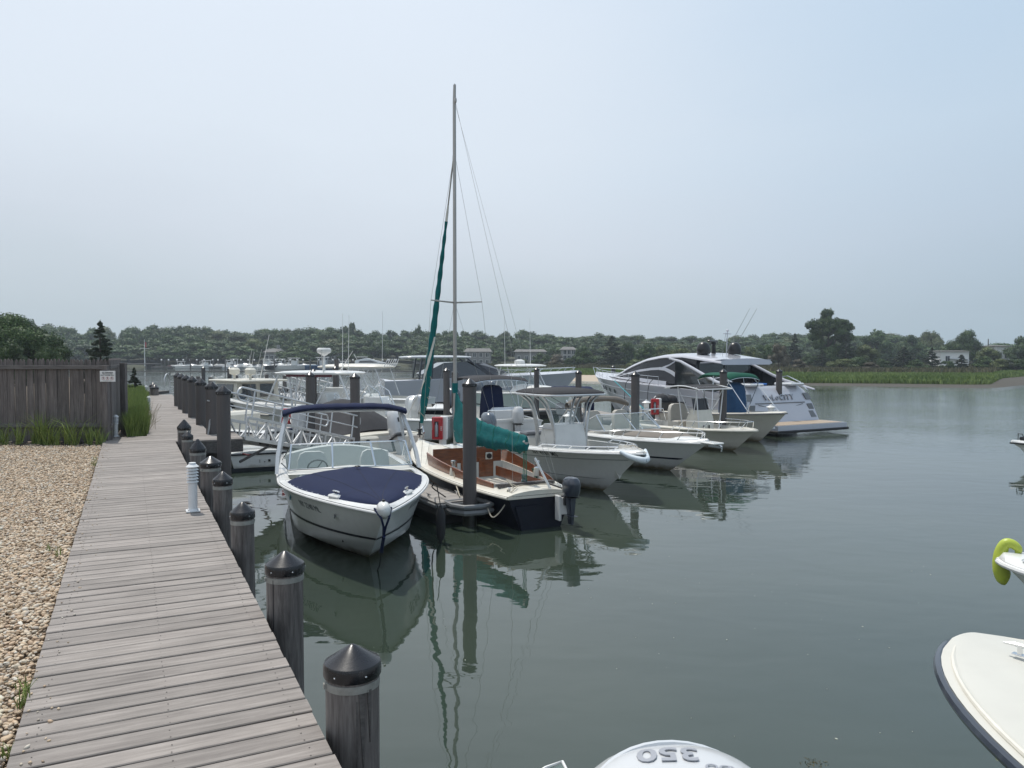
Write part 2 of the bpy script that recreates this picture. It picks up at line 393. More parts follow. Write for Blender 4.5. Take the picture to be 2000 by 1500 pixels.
def wood_mat(name, c1, c2, c3, along='X', rough=.75, sc=1.0, rand=.12, bump=.5, sheen=0):
    """weathered grain running along one local axis; every board differs"""
    m, n, b = nodes(name); L = n.links
    t = n.nodes.new('ShaderNodeTexCoord'); mp = n.nodes.new('ShaderNodeMapping')
    s = {'X': (.9,11,11), 'Y': (11,.9,11), 'Z': (11,11,.9)}[along]; mp.inputs['Scale'].default_value = tuple(x*sc for x in s)
    oi = n.nodes.new('ShaderNodeObjectInfo'); mu = n.nodes.new('ShaderNodeVectorMath'); mu.operation = 'SCALE'; mu.inputs['Scale'].default_value = 91.0
    cb = n.nodes.new('ShaderNodeCombineXYZ')
    for i in range(3): L.new(oi.outputs['Random'], cb.inputs[i])
    L.new(cb.outputs[0], mu.inputs[0]); L.new(t.outputs['Object'], mp.inputs[0]); L.new(mu.outputs[0], mp.inputs['Location'])
    g = n.nodes.new('ShaderNodeTexNoise'); g.inputs['Scale'].default_value = 3.0; g.inputs['Detail'].default_value = 9; g.inputs['Roughness'].default_value = .7; g.inputs['Distortion'].default_value = .4
    L.new(mp.outputs[0], g.inputs['Vector'])
    r = n.nodes.new('ShaderNodeValToRGB'); r.color_ramp.elements[0].position = .30; r.color_ramp.elements[1].position = .72
    r.color_ramp.elements[0].color = (*c1,1); r.color_ramp.elements[1].color = (*c3,1); e = r.color_ramp.elements.new(.5); e.color = (*c2,1)
    L.new(g.outputs[0], r.inputs[0])
    st = n.nodes.new('ShaderNodeTexNoise'); st.inputs['Scale'].default_value = 2.2; st.inputs['Detail'].default_value = 4; L.new(t.outputs['Object'], st.inputs['Vector'])
    stc = n.nodes.new('ShaderNodeVectorMath'); stc.operation = 'ADD'; L.new(t.outputs['Object'], stc.inputs[0]); L.new(mu.outputs[0], stc.inputs[1]); L.new(stc.outputs[0], st.inputs['Vector'])
    mr = n.nodes.new('ShaderNodeMapRange'); mr.inputs['From Min'].default_value = .3; mr.inputs['From Max'].default_value = .7; mr.inputs['To Min'].default_value = .84; mr.inputs['To Max'].default_value = 1.14
    L.new(st.outputs[0], mr.inputs['Value'])
    m3 = n.nodes.new('ShaderNodeMapRange'); m3.inputs['To Min'].default_value = 1-rand; m3.inputs['To Max'].default_value = 1+rand; L.new(oi.outputs['Random'], m3.inputs['Value'])
    mm = n.nodes.new('ShaderNodeMath'); mm.operation = 'MULTIPLY'; L.new(mr.outputs[0], mm.inputs[0]); L.new(m3.outputs[0], mm.inputs[1])
    v = n.nodes.new('ShaderNodeVectorMath'); v.operation = 'SCALE'; L.new(r.outputs[0], v.inputs[0]); L.new(mm.outputs[0], v.inputs['Scale'])
    out = v.outputs[0]
    if 'pile' in name:      # tide mark: wet weed below, a ragged edge around the high-water line
        sx = n.nodes.new('ShaderNodeSeparateXYZ'); L.new(t.outputs['Object'], sx.inputs[0])
        tn = n.nodes.new('ShaderNodeMath'); tn.operation = 'MULTIPLY_ADD'; tn.inputs[1].default_value = -.45; L.new(st.outputs[0], tn.inputs[0]); L.new(sx.outputs['Z'], tn.inputs[2])
        tr = n.nodes.new('ShaderNodeMapRange'); tr.inputs['From Min'].default_value = .35; tr.inputs['From Max'].default_value = .62; L.new(tn.outputs[0], tr.inputs['Value'])
        tm = n.nodes.new('ShaderNodeMix'); tm.data_type = 'RGBA'; tm.inputs['A'].default_value = (.016,.017,.011,1); L.new(tr.outputs[0], tm.inputs['Factor']); L.new(out, tm.inputs['B']); out = tm.outputs['Result']
    L.new(out, b.inputs['Base Color']); b.inputs['Roughness'].default_value = rough
    bp = n.nodes.new('ShaderNodeBump'); bp.inputs['Strength'].default_value = bump; bp.inputs['Distance'].default_value = .004
    L.new(g.outputs[0], bp.inputs['Height']); L.new(bp.outputs[0], b.inputs['Normal'])
    return m
PILE_TIDE = True
M['deck'] = wood_mat('weathered_ipe_boards', (.150,.130,.118), (.222,.196,.178), (.32,.287,.262), 'X', .66, rand=.15)
M['pile'] = wood_mat('weathered_pile_timber', (.055,.046,.042), (.13,.115,.108), (.235,.215,.20), 'Z', .85, rand=.10, bump=.9)
M['fence'] = wood_mat('weathered_fence_wood', (.075,.065,.062), (.128,.112,.106), (.20,.18,.17), 'Z', .9, rand=.20)
M['rail'] = wood_mat('weathered_fence_rail', (.08,.07,.068), (.13,.12,.115), (.18,.165,.16), 'X', .9, rand=.1)
M['beam'] = wood_mat('dark_timber_beam', (.05,.045,.042), (.09,.082,.078), (.14,.13,.12), 'X', .85)
M['dock'] = wood_mat('pale_dock_boards', (.20,.185,.17), (.29,.27,.25), (.38,.355,.33), 'X', .7)

def leaf_mat(name, c1, c2, rough=.6, rand=.22):
    m, n, b = nodes(name); L = n.links
    oi = n.nodes.new('ShaderNodeObjectInfo'); g = n.nodes.new('ShaderNodeNewGeometry'); at = n.nodes.new('ShaderNodeAttribute'); at.attribute_name = 'tint'
    mx = n.nodes.new('ShaderNodeMix'); mx.data_type = 'RGBA'; mx.inputs['A'].default_value = (*c1,1); mx.inputs['B'].default_value = (*c2,1)
    L.new(at.outputs['Fac'], mx.inputs['Factor'])
    mr = n.nodes.new('ShaderNodeMapRange'); mr.inputs['To Min'].default_value = 1-rand; mr.inputs['To Max'].default_value = 1+rand; L.new(oi.outputs['Random'], mr.inputs['Value'])
    v = n.nodes.new('ShaderNodeVectorMath'); v.operation = 'SCALE'; L.new(mx.outputs['Result'], v.inputs[0]); L.new(mr.outputs[0], v.inputs['Scale'])
    L.new(v.outputs[0], b.inputs['Base Color']); b.inputs['Roughness'].default_value = rough; b.inputs['Specular IOR Level'].default_value = .25
    return m
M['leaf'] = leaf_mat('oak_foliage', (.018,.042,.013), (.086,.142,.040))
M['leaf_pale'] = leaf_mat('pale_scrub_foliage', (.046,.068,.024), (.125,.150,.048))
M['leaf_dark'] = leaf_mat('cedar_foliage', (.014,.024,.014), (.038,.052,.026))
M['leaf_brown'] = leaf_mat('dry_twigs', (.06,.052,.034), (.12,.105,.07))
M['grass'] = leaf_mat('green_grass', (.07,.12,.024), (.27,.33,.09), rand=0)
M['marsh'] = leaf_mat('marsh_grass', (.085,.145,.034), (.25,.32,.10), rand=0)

# ================================================================== THE SETTING
# ------------------------------------------------------------------ water
def water_mat():
    m, n, b = nodes('harbour_water'); L = n.links
    b.inputs['Base Color'].default_value = (.028,.052,.043,1); b.inputs['Roughness'].default_value = .015
    b.inputs['IOR'].default_value = 1.66; b.inputs['Specular IOR Level'].default_value = .5
    t = n.nodes.new('ShaderNodeTexCoord')
    # cloudy silt patches
    nc = n.nodes.new('ShaderNodeTexNoise'); nc.inputs['Scale'].default_value = .22; nc.inputs['Detail'].default_value = 4; L.new(t.outputs['Object'], nc.inputs['Vector'])
    r = n.nodes.new('ShaderNodeValToRGB'); r.color_ramp.elements[0].position = .3; r.color_ramp.elements[1].position = .7
    r.color_ramp.elements[0].color = (.026,.039,.029,1); r.color_ramp.elements[1].color = (.040,.053,.038,1)
    L.new(nc.outputs[0], r.inputs[0]); L.new(r.outputs[0], b.inputs['Base Color'])
    def noise(scale, stretch, rot, detail=2, dist=0.0):
        mp = n.nodes.new('ShaderNodeMapping'); mp.inputs['Scale'].default_value = stretch; mp.inputs['Rotation'].default_value = (0,0,rot)
        L.new(t.outputs['Object'], mp.inputs[0])
        z = n.nodes.new('ShaderNodeTexNoise'); z.inputs['Scale'].default_value = scale; z.inputs['Detail'].default_value = detail; z.inputs['Distortion'].default_value = dist
        L.new(mp.outputs[0], z.inputs['Vector']); return z.outputs[0]
    def math_(op, a, b_, c=None):
        q = n.nodes.new('ShaderNodeMath'); q.operation = op
        for i, x in enumerate((a, b_, c)):
            if x is None: continue
            if isinstance(x, (int, float)): q.inputs[i].default_value = x
            else: L.new(x, q.inputs[i])
        return q.outputs[0]
    # breeze mask: still water among the slips, small wind ripples out on the open creek
    sx = n.nodes.new('ShaderNodeSeparateXYZ'); L.new(t.outputs['Object'], sx.inputs[0])
    d = math_('MULTIPLY_ADD', sx.outputs['Y'], .9, math_('MULTIPLY', sx.outputs['X'], .55))
    mr = n.nodes.new('ShaderNodeMapRange'); mr.inputs['From Min'].default_value = 19; mr.inputs['From Max'].default_value = 40; mr.interpolation_type = 'SMOOTHSTEP'
    L.new(d, mr.inputs['Value'])
    big = noise(.12, (1,1,1), .3, 3)
    mb = n.nodes.new('ShaderNodeMapRange'); mb.inputs['From Min'].default_value = .35; mb.inputs['From Max'].default_value = .65; mb.inputs['To Min'].default_value = .45; L.new(big, mb.inputs['Value'])
    mask = math_('MULTIPLY', mr.outputs[0], mb.outputs[0])
    calm = noise(.75, (1,1.6,1), R(20), 2, .3)        # long slow undulation
    calm2 = noise(3.2, (1,1.8,1), R(15), 2, .2)
    rip = noise(5.5, (.55,1.6,1), R(8), 3, .2)
    rip2 = noise(1.6, (.5,1.5,1), R(-12), 2)
    h = math_('ADD', math_('MULTIPLY', calm, .010), math_('MULTIPLY', calm2, .0009))
    h2 = math_('MULTIPLY', mask, math_('ADD', math_('MULTIPLY', rip, .014), math_('MULTIPLY', rip2, .013)))
    h = math_('ADD', h, h2)
    bp = n.nodes.new('ShaderNodeBump'); bp.inputs['Strength'].default_value = 1.0; bp.inputs['Distance'].default_value = 1.0
    L.new(h, bp.inputs['Height']); L.new(bp.outputs[0], b.inputs['Normal'])
    return m
wm = MB(); wm.add([(-400,-25,0),(400,-25,0),(400,430,0),(-400,430,0)], [(0,1,2,3)])
tag(wm.build('water', water_mat()), kind='structure')

def lerp_pts(tab, x):
    if x <= tab[0][0]: return tab[0][1]
    for (a, b), (c, d) in zip(tab, tab[1:]):
        if x <= c: return b + (d-b)*(x-a)/(c-a)
    return tab[-1][1]
def gx(px, y): return (px-1000)/1500*y*1.0006

# ------------------------------------------------------------------ near land on the left
Z_DECK = 1.40; Z_LAND = 1.345
NL = G(12,1500,Z_DECK); FL = G(204,854,Z_DECK); NR = G(666,1500,Z_DECK); FR = G(342.5,862,Z_DECK)
CL = G(287,848,Z_DECK)                     # where the walk narrows
F2R = G(406.6,842,Z_DECK); E2R = G(341,775.5,Z_DECK); E2L = G(294,773,Z_DECK)
axis1 = ((FL-NL).normalized() + (FR-NR).normalized()).normalized()
def land_top_mat():
    return pbr('sandy_soil', (.19,.15,.11), .95, var=.3, vs=3, bump=.6, bs=30)
land_poly = [(-350,-24), (NL.x+.9-axis1.x*-0, -24), (NL.x+.16,NL.y-.3), (FL.x+.06,FL.y), (CL.x+.06,CL.y+.1), (E2L.x+.06,E2L.y+.9), (-17.4,34.6), (-21.5,43), (-30,58), (-62,84), (-130,92), (-350,110)]
# keep the land's edge under the walk, well back from its outer edge
back = NL - axis1*12
land_poly[1] = (back.x+.06, -24); land_poly.insert(2, (back.x+.06, back.y))
lm = MB(); lm.prism(land_poly, -.6, Z_LAND-.02)
tag(lm.build('land', land_top_mat()), kind='structure')

# pebble bed
def pebble_mat():
    m, n, b = nodes('mixed_river_pebbles'); L = n.links
    at = n.nodes.new('ShaderNodeAttribute'); at.attribute_name = 'tint'
    r = n.nodes.new('ShaderNodeValToRGB'); cr = r.color_ramp; cr.interpolation = 'LINEAR'
    cols = [(0,(.26,.19,.14)),(.12,(.40,.30,.20)),(.3,(.52,.39,.26)),(.45,(.58,.46,.33)),(.6,(.46,.32,.21)),(.75,(.60,.52,.40)),(.88,(.40,.34,.28)),(1,(.66,.61,.52))]
    while len(cr.elements) < len(cols): cr.elements.new(.5)
    for e, (p, c) in zip(cr.elements, cols): e.position = p; e.color = (*c,1)
    L.new(at.outputs['Fac'], r.inputs[0])
    t = n.nodes.new('ShaderNodeTexCoord'); nz = n.nodes.new('ShaderNodeTexNoise'); nz.inputs['Scale'].default_value = 70; L.new(t.outputs['Object'], nz.inputs['Vector'])
    mr = n.nodes.new('ShaderNodeMapRange'); mr.inputs['To Min'].default_value = .75; mr.inputs['To Max'].default_value = 1.2; L.new(nz.outputs[0], mr.inputs['Value'])
    v = n.nodes.new('ShaderNodeVectorMath'); v.operation = 'SCALE'; L.new(r.outputs[0], v.inputs[0]); L.new(mr.outputs[0], v.inputs['Scale'])
    L.new(v.outputs[0], b.inputs['Base Color']); b.inputs['Roughness'].default_value = .7
    return m
def unit_ico(sub):
    bm = bmesh.new(); bmesh.ops.create_icosphere(bm, subdivisions=sub, radius=1)
    V = np.array([v.co[:] for v in bm.verts]); F = np.array([[v.index for v in f.verts] for f in bm.faces]); bm.free(); return V, F
rng = np.random.default_rng(5)
def scatter_pebbles(pts, size, sub):
    V, F = unit_ico(sub); n = len(pts)
    a = rng.uniform(0, 2*np.pi, n); s = size*rng.lognormal(0, .30, n)
    sx = s*rng.uniform(.85,1.35,n); sy = s*rng.uniform(.6,1.0,n); sz = s*rng.uniform(.4,.7,n)
    P = V[None,:,:]*np.stack([sx,sy,sz],1)[:,None,:]
    P *= 1 + .10*rng.standard_normal((n, len(V), 1))
    tl = rng.uniform(-.45,.45,n); ct, st = np.cos(tl)[:,None], np.sin(tl)[:,None]
    x, z = P[:,:,0]*ct - P[:,:,2]*st, P[:,:,0]*st + P[:,:,2]*ct
    ca, sa = np.cos(a)[:,None], np.sin(a)[:,None]
    X = x*ca - P[:,:,1]*sa + pts[:,0:1]; Y = x*sa + P[:,:,1]*ca + pts[:,1:2]; Z = z + pts[:,2:3]
    VV = np.stack([X,Y,Z],2).reshape(-1,3)
    FF = (F[None]+ (np.arange(n)*len(V))[:,None,None]).reshape(-1,3)
    return VV, FF, np.repeat(rng.random(n), len(V))
def left_edge_x(y):   # outer (land side) edge of the near walk
    k = (y-NL.y)/(FL.y-NL.y); return NL.x + (FL.x-NL.x)*k
pts = []
def bed(n, y0, y1, wide):
    y = rng.uniform(y0, y1, n); w = wide(y); u = rng.random(n)
    x = np.array([left_edge_x(q) for q in y]) - .02 - u*w
    z = Z_LAND - .012 + rng.uniform(0,.028,n)
    return np.stack([x,y,z],1)
parts = []
wide = lambda y: .75 + np.maximum(0, y-3)*.175
parts.append(scatter_pebbles(bed(10500, 1.6, 4.9, wide), .0112, 2))
parts.append(scatter_pebbles(bed(53000, 4.9, 14.6, wide), .0130, 1))
off = 0; VV=[]; FF=[]; TT=[]
for v, f, t_ in parts: VV.append(v); FF.append(f+off); TT.append(t_); off += len(v)
pm = fast_mesh('pebble_bed', np.concatenate(VV), np.concatenate(FF), pebble_mat(), True, np.concatenate(TT))
tag(link('pebble_bed', pm), 'bed of tan and cream river pebbles between fence and boardwalk', 'pebbles', kind='stuff')
del VV, FF, TT, parts

# ------------------------------------------------------------------ boardwalk
def ipt(a, b, k): return a + (b-a)*k
def board(p0, p1, q0, q1, parent, z, mat, name='plank', th=.032, gap=.015):
    """one board between edge points p0-p1 (left edge, near-far) and q0-q1 (right edge)"""
    c = (p0+p1+q0+q1)/4; ax = ((q0+q1)-(p0+p1)).normalized(); ay = Vector((-ax.y, ax.x, 0))
    loc = [Vector(((p-c).dot(ax), (p-c).dot(ay), 0)) for p in (p0,q0,q1,p1)]
    g = gap/2; loc[0].y += g; loc[1].y += g; loc[2].y -= g; loc[3].y -= g
    dz = rnd.uniform(-.0022,.0022); e = .004; g = gap/2*rnd.uniform(.55,1.5); ex = rnd.uniform(-.0025,.0025); ey = rnd.uniform(-.003,.003)
    for i_, v_ in enumerate(loc): v_.x += ex if i_ in (0,3) else ey; v_.y += (g-gap/2)*(1 if i_ < 2 else -1)
    top = [(v.x*(1-.0), v.y + (e if i < 2 else -e), 0) for i, v in enumerate(loc)]
    mid = [(v.x, v.y, -e) for v in loc]; bot = [(v.x, v.y, -th) for v in loc]
    vs = top+mid+bot
    fs = [(0,1,2,3),(11,10,9,8)]
    for i in range(4):
        j = (i+1)%4; fs += [(4+i,4+j,j,i),(8+i,8+j,4+j,4+i)]
    me = bpy.data.meshes.new(name); me.from_pydata(vs, [], fs); me.materials.append(mat)
    o = bpy.data.objects.new(name, me); C.objects.link(o); o.parent = parent
    o.matrix_basis = Matrix.Translation((c.x, c.y, z+dz)) @ Matrix.Rotation(math.atan2(ax.y, ax.x), 4, 'Z')
    return o
sub = MB()
perp = Vector((axis1.y, -axis1.x, 0))
s0 = NL - axis1*.6
for k in (.10,.5,.90):       # joists and edge beams under the boards
    a = ipt(NL, NR, k) - axis1*5.4; b = ipt(FL, FR, k); a.z = b.z = Z_DECK-.032-.10
    sub.bar(a, b, .06, .19)
walk = sub.build('boardwalk', M['beam']); tag(walk, kind='structure')
DK = Z_DECK
def strip(l0, l1, r0, r1, pitch, parent):
    L = ((l1-l0).length + (r1-r0).length)/2; n = max(1, round(L/pitch))
    for i in range(n):
        board(ipt(l0,l1,i/n), ipt(l0,l1,(i+1)/n), ipt(r0,r1,i/n), ipt(r0,r1,(i+1)/n), parent, DK, M['deck'])
    return n
# project so both edges share the same along-axis coordinate (boards square to the walk)
def along(l, r, base, s, ax):
    def hit(p, q):
        d = (q-p); k = (s - (p-base).dot(ax))/d.dot(ax); return p + d*k
    return hit(*l), hit(*r)
def strip2(l, r, s0, s1, pitch, parent, ax, base):
    n = max(1, round((s1-s0)/pitch))
    for i in range(n):
        a = along(l, r, base, s0+(s1-s0)*i/n, ax); b = along(l, r, base, s0+(s1-s0)*(i+1)/n, ax)
        board(a[0], b[0], a[1], b[1], parent, DK, M['deck'])
sEnd = (FR-NL).dot(axis1)
sLand0 = sEnd
strip2((NL,FL), (NR,FR), -1.3-.1385*30, sEnd, .1385, walk, axis1, NL)
# landing zone: walk plus platform to the gangway
axis2 = ((E2L-CL).normalized()+(E2R-F2R).normalized()).normalized()
LE = G(478,858.5,Z_DECK)                  # outer corner of the gangway platform
lw = 1.35
a0 = FR.copy(); perp2 = Vector((axis1.y,-axis1.x,0))
LLp = along((NL,FL),(NR,FR),NL,sEnd,axis1)[0]
outer0 = FR + perp2*((LE-FR).dot(perp2)); n = 10
for i in range(n):
    p = along((LLp, LLp+axis1),(outer0,outer0+axis1), NL, sEnd+lw*i/n, axis1); q = along((LLp, LLp+axis1),(outer0,outer0+axis1), NL, sEnd+lw*(i+1)/n, axis1)
    if (i+1)/n*lw > .9 and i < n-1: pass
    board(p[0], q[0], p[1], q[1], walk, DK, M['deck'])
sl = MB(); 
for k in (.02,.5,.98):
    pA = outer0 + axis1*(lw*k) ; pB = FR + axis1*(lw*k) - perp2*.2
    sl.bar(Vector((pA.x,pA.y,Z_DECK-.15)), Vector((pB.x,pB.y,Z_DECK-.15)), .08, .22)
pA = outer0 + axis1*.0; pB = outer0 + axis1*lw
sl.bar(Vector((pA.x-.05,pA.y,Z_DECK-.14)), Vector((pB.x-.05,pB.y,Z_DECK-.14)), .07, .22)
sl.build('platform_beam', M['beam'], walk)
# far length of the walk
P2L = CL + (CL-E2L).normalized()*0; base2 = CL
s_start = (along((NL,FL),(NR,FR),NL,sEnd+lw,axis1)[1]-CL).dot(axis2)
strip2((CL,E2L),(F2R,E2R), min(s_start,(LLp+axis1*lw-CL).dot(axis2))+.004, (E2L-CL).dot(axis2)+.9, .1385, walk, axis2, CL)
s2 = MB()
for k in (.05,.5,.95):
    a = ipt(CL,F2R,k); b = ipt(E2L,E2R,k); a.z=b.z=Z_DECK-.13; s2.bar(a,b,.06,.19)
s2.build('joist', M['beam'], walk)
# screws near both edges and the middle of each near board
sc_ = MB(); s = 0.0
while s < 9.5:
    a = along((NL,FL),(NR,FR),NL,s-1.3+.035,axis1); b = along((NL,FL),(NR,FR),NL,s-1.3+.1,axis1)
    for k in (.07,.5,.93):
        for e in (a,b):
            p = ipt(e[0],e[1],k+rnd.uniform(-.004,.004)); sc_.lathe([(.0032,0),(.0032,.0010)], 6, c=(p.x,p.y,DK+.0012))
    s += .1385
sc_.build('screw', M['screw'], walk, ang=None, kind='stuff')
sp_n = 150; sy = rng.uniform(2.6,14,sp_n); sxx = np.array([left_edge_x(q) for q in sy]) + np.abs(rng.normal(0,.10,sp_n)) + .01
Vs,Fs,Ts = scatter_pebbles(np.stack([sxx,sy,np.full(sp_n,DK+.004)],1), .007, 1)
tag(link('stray_pebbles', fast_mesh('stray_pebbles',Vs,Fs,pebble_mat(),True,Ts)), 'a few stray pebbles kicked onto the boardwalk edge', 'pebbles', kind='stuff')
nf = 70; fx = rng.uniform(-1.5,6,nf); fy = rng.uniform(3.6,12,nf)
Vs,Fs,Ts = scatter_pebbles(np.stack([fx,fy,np.full(nf,.001)],1), .006, 1); Vs[:,2] = np.clip(Vs[:,2],-.001,.003)
tag(link('floating_bits', fast_mesh('floating_bits',Vs,Fs,pbr('pale_scum',(.40,.42,.36),.8),True,Ts)), 'small pale bits of scum floating on the still water', 'flotsam', kind='stuff')

# timber bulkhead below the walk
bh = MB(); e0 = back; 
pl = [Vector((p[0],p[1],0)) for p in land_poly[2:8]]
for a, b in zip(pl, pl[1:]):
    L = (b-a).length; n = max(1,int(L/.3))
    for i in range(n):
        p = ipt(a,b,(i+.5)/n); bh.box((p.x+.05, p.y, .35), (.08,.28,1.9), rz=math.atan2((b-a).y,(b-a).x)-math.pi/2)
tag(bh.build('bulkhead', M['beam']), 'dark timber bulkhead boards under the grey boardwalk', 'bulkhead')

# ------------------------------------------------------------------ piles along the walk
def pile_proto(r, top, cap_r, cap_h, skirt, body_mat, strap=True, pyramid=False, label='', grp='', bottom=-1.2):
    """vertical pile; origin on its axis at the waterline; top = height of the cap's point"""
    t = thing('dock_pile', label, 'pile', group=grp)
    zb = top-cap_h-skirt
    m = MB(); prof = []
    if body_mat is M['pile']:
        n = 20; rings = []
        for z in (bottom, .2, .7, zb-.25, zb+.01):
            rings.append([(r*(1+.02*math.sin(k*2.3+z)+.012*math.sin(5*k))*math.cos(2*math.pi*k/n), r*(1+.02*math.sin(k*2.3+z))*math.sin(2*math.pi*k/n), z) for k in range(n)])
        m.loft(rings)
    else: m.lathe([(r,bottom),(r,zb+.01)], 24)
    m.build('shaft', body_mat, t)
    c = MB()
    if pyramid: c.lathe([(cap_r*.98,zb),(cap_r,zb+.004),(cap_r,zb+skirt-.003),(cap_r*.985,zb+skirt),(.006,top-.002),(.001,top)], 28)
    else: c.lathe([(cap_r*.97,zb),(cap_r,zb+.008),(cap_r,zb+skirt-.008),(cap_r*.965,zb+skirt+.006),(cap_r*.5,zb+skirt+cap_h*.54),(.016,top-.006),(.002,top)], 28)
    c.build('cap', M['cap'], t, ang=(18 if pyramid else 28))
    if strap:
        s_ = MB(); s_.lathe([(r*1.02,zb-.045),(r*1.035,zb-.044),(r*1.035,zb-.012),(r*1.02,zb-.011)], 24)
        s_.box((-r*1.04*.9,-r*.5,zb-.028),(.012,.02,.022), rz=.4); s_.build('strap', M['strap'], t)
    k = MB()
    for g in (-2.0,-.9,.4,2.2): k.ball((cap_r*1.0*math.cos(g), cap_r*1.0*math.sin(g), zb+.028), .005, 6, 4)
    k.build('screw', M['steel'], t, kind='stuff')
    return t
near = [((688,1257),.115,'dull','closest weathered round pile with a split side and black conical cap'),
        ((556,1075),.112,'','second round timber pile from the photographer, straight dark crack below its cap'),
        ((476,980),.094,'','slim timber pile beside the bow of the navy covered speedboat'),
        ((433.5,920),.094,'','timber pile with rusty brown streaks, just past the louvred bollard'),
        ((411,890),.118,'','wide capped timber pile seen just above the louvred white bollard'),
        ((384,857),.110,'','timber pile with matt steep cap next to the tall grey sleeved pile'),
        ((366.5,841.5),.086,'','small shiny capped timber pile second from the gangway platform'),
        ((358.5,819),.115,'','timber pile with matt steep cap at the corner of the gangway platform')]
for i, ((px,py), r, _, lab) in enumerate(near):
    lo, hi = 1.62, 2.05; e_ = (FR-NR).normalized(); pr_ = Vector((e_.y,-e_.x,0))     # stand each pile just clear of the boards' ends
    for _ in range(30):
        mid = (lo+hi)/2; q_ = G(px,py,mid); lat = (Vector((q_.x,q_.y,0))-Vector((NR.x,NR.y,0))).dot(pr_)
        if lat > r+.025: lo = mid
        else: hi = mid
    zt = (lo+hi)/2; p = G(px,py,zt); matt = i in (5,7)
    t = pile_proto(r, zt, r*1.09, (.14 if matt else .085) if i else .08, .055, M['pile'], True, False, lab, 'timber piles along the boardwalk edge')
    t.location = (p.x, p.y, 0); t.rotation_euler = (rnd.uniform(-.008,.008),rnd.uniform(-.008,.008),i*1.7)
    if i == 0:
        w = MB()      # the split in the side of the nearest pile
        for ang, z1, z0, wd in ((-1.02,zt-.18,zt-.53,.030),(-.72,zt-.17,zt-.40,.022),(-1.22,zt-.21,zt-.59,.006)):
            ca, sa = math.cos(ang), math.sin(ang); tx, ty = -sa, ca; rr = r+.0035
            w.add([(rr*ca-tx*wd/2, rr*sa-ty*wd/2, z1),(rr*ca+tx*wd/2, rr*sa+ty*wd/2, z1),(rr*ca+tx*wd*.15, rr*sa+ty*wd*.15, z0),
                   (r*.96*ca-tx*wd/2, r*.96*sa-ty*wd/2, z1),(r*.96*ca+tx*wd/2, r*.96*sa+ty*wd/2, z1),(r*.96*ca+tx*wd*.15, r*.96*sa+ty*wd*.15, z0)],
                  [(0,1,2),(3,5,4),(0,3,4,1),(1,4,5,2),(2,5,3,0)])
        o = w.build('splinter', M['beam'], t, ang=None); t.rotation_euler = (0,0,0)
    if i == 1:
        w = MB(); ang=-1.95; ca, sa = math.cos(ang), math.sin(ang)
        w.box((r*1.002*ca, r*1.002*sa, zt-.66),(.006,.005,1.0), rz=ang); w.build('crack', M['rubber'], t); t.rotation_euler = (0,0,0)
sleeve_labels = ['tall grey sleeved pile at the head of the aluminium gangway','second of the seven close-set grey piles, counted from the gangway','third of the seven close-set grey piles, counted from the gangway','middle one of the seven close-set grey piles beside the far walk',
  'fifth of the seven close-set grey piles, counted from the gangway','second farthest of the seven close-set grey piles on the walk','farthest of the seven close-set grey piles on the walk']
for (px,py), lab in zip([(436,752),(413,744),(391.7,738.4),(375.5,734),(363.4,731.2),(354.4,729),(346.7,727)], sleeve_labels):
    p = G(px,py,2.5)
    t = pile_proto(.118, 2.5, .132, .11, .06, M['composite'], False, True, lab, 'grey sleeved piles beside the far walk')
    t.location = (p.x,p.y,0)
# (px, py apex, apex height, label)
dockp = [(917,738,2.63,'grey sleeved pile between the speedboat and the wooden sailboat, at the near finger end'),
 (693,728,2.6,'grey sleeved pile right of the two at the gangway foot, behind the navy bimini'),
 (605.5,725,2.6,'grey sleeved pile rising left of the gangway foot, behind the navy bimini edge'),
 (1241,724.5,2.6,'grey sleeved pile behind the bow of the white centre console boat'),
 (1413,720,2.6,'grey sleeved pile in front of the blue covered console'),
 (1522,720,2.52,'grey sleeved pile in front of the yacht transom lettering'),
 (1130,722,2.5,'grey sleeved pile beside the navy sunshade of the grey dinghy'),
 (1048,717,2.52,'slim far grey pile left of the sandy beach'),
 (1198,713,2.52,'slim far grey pile at the bow of the motor yacht'),
 (1247,712,2.5,'half hidden grey pile against the side of the motor yacht'),
 (655,714.5,2.6,'grey pile left of the white hardtop boats'),
 (612,720.5,2.55,'grey pile peeping out behind the gangway foot pile'),
 (872,718,2.6,'left one of the pair of grey piles behind the mast foot'),
 (888,722,2.5,'right one of the pair of grey piles behind the mast foot'),
 (448,717,2.4,'tall grey pile left of the pilothouse boat cabin'),
 (397,715.5,2.4,'tall grey pile on open water behind the close-set row')]
proto = None; DP = {}
for px,py,zt,lab in dockp:
    p = G(px,py,zt) if zt < 2.9 else None
    if proto is None:
        proto = pile_proto(.121, 2.63, .134, .10, .055, M['composite'], False, True, lab, 'grey sleeved piles of the floating docks'); t = proto
        wd_ = MB(); wd_.lathe([(.1225,-.3),(.1225,.34),(.121,.36)], 24); wd_.build('waterline_band', M['weed'], t)
    else: t = copy_tree(proto, label=lab)
    t.location = (p.x, p.y, zt-2.63 if zt != 2.63 else 0); DP[px] = p
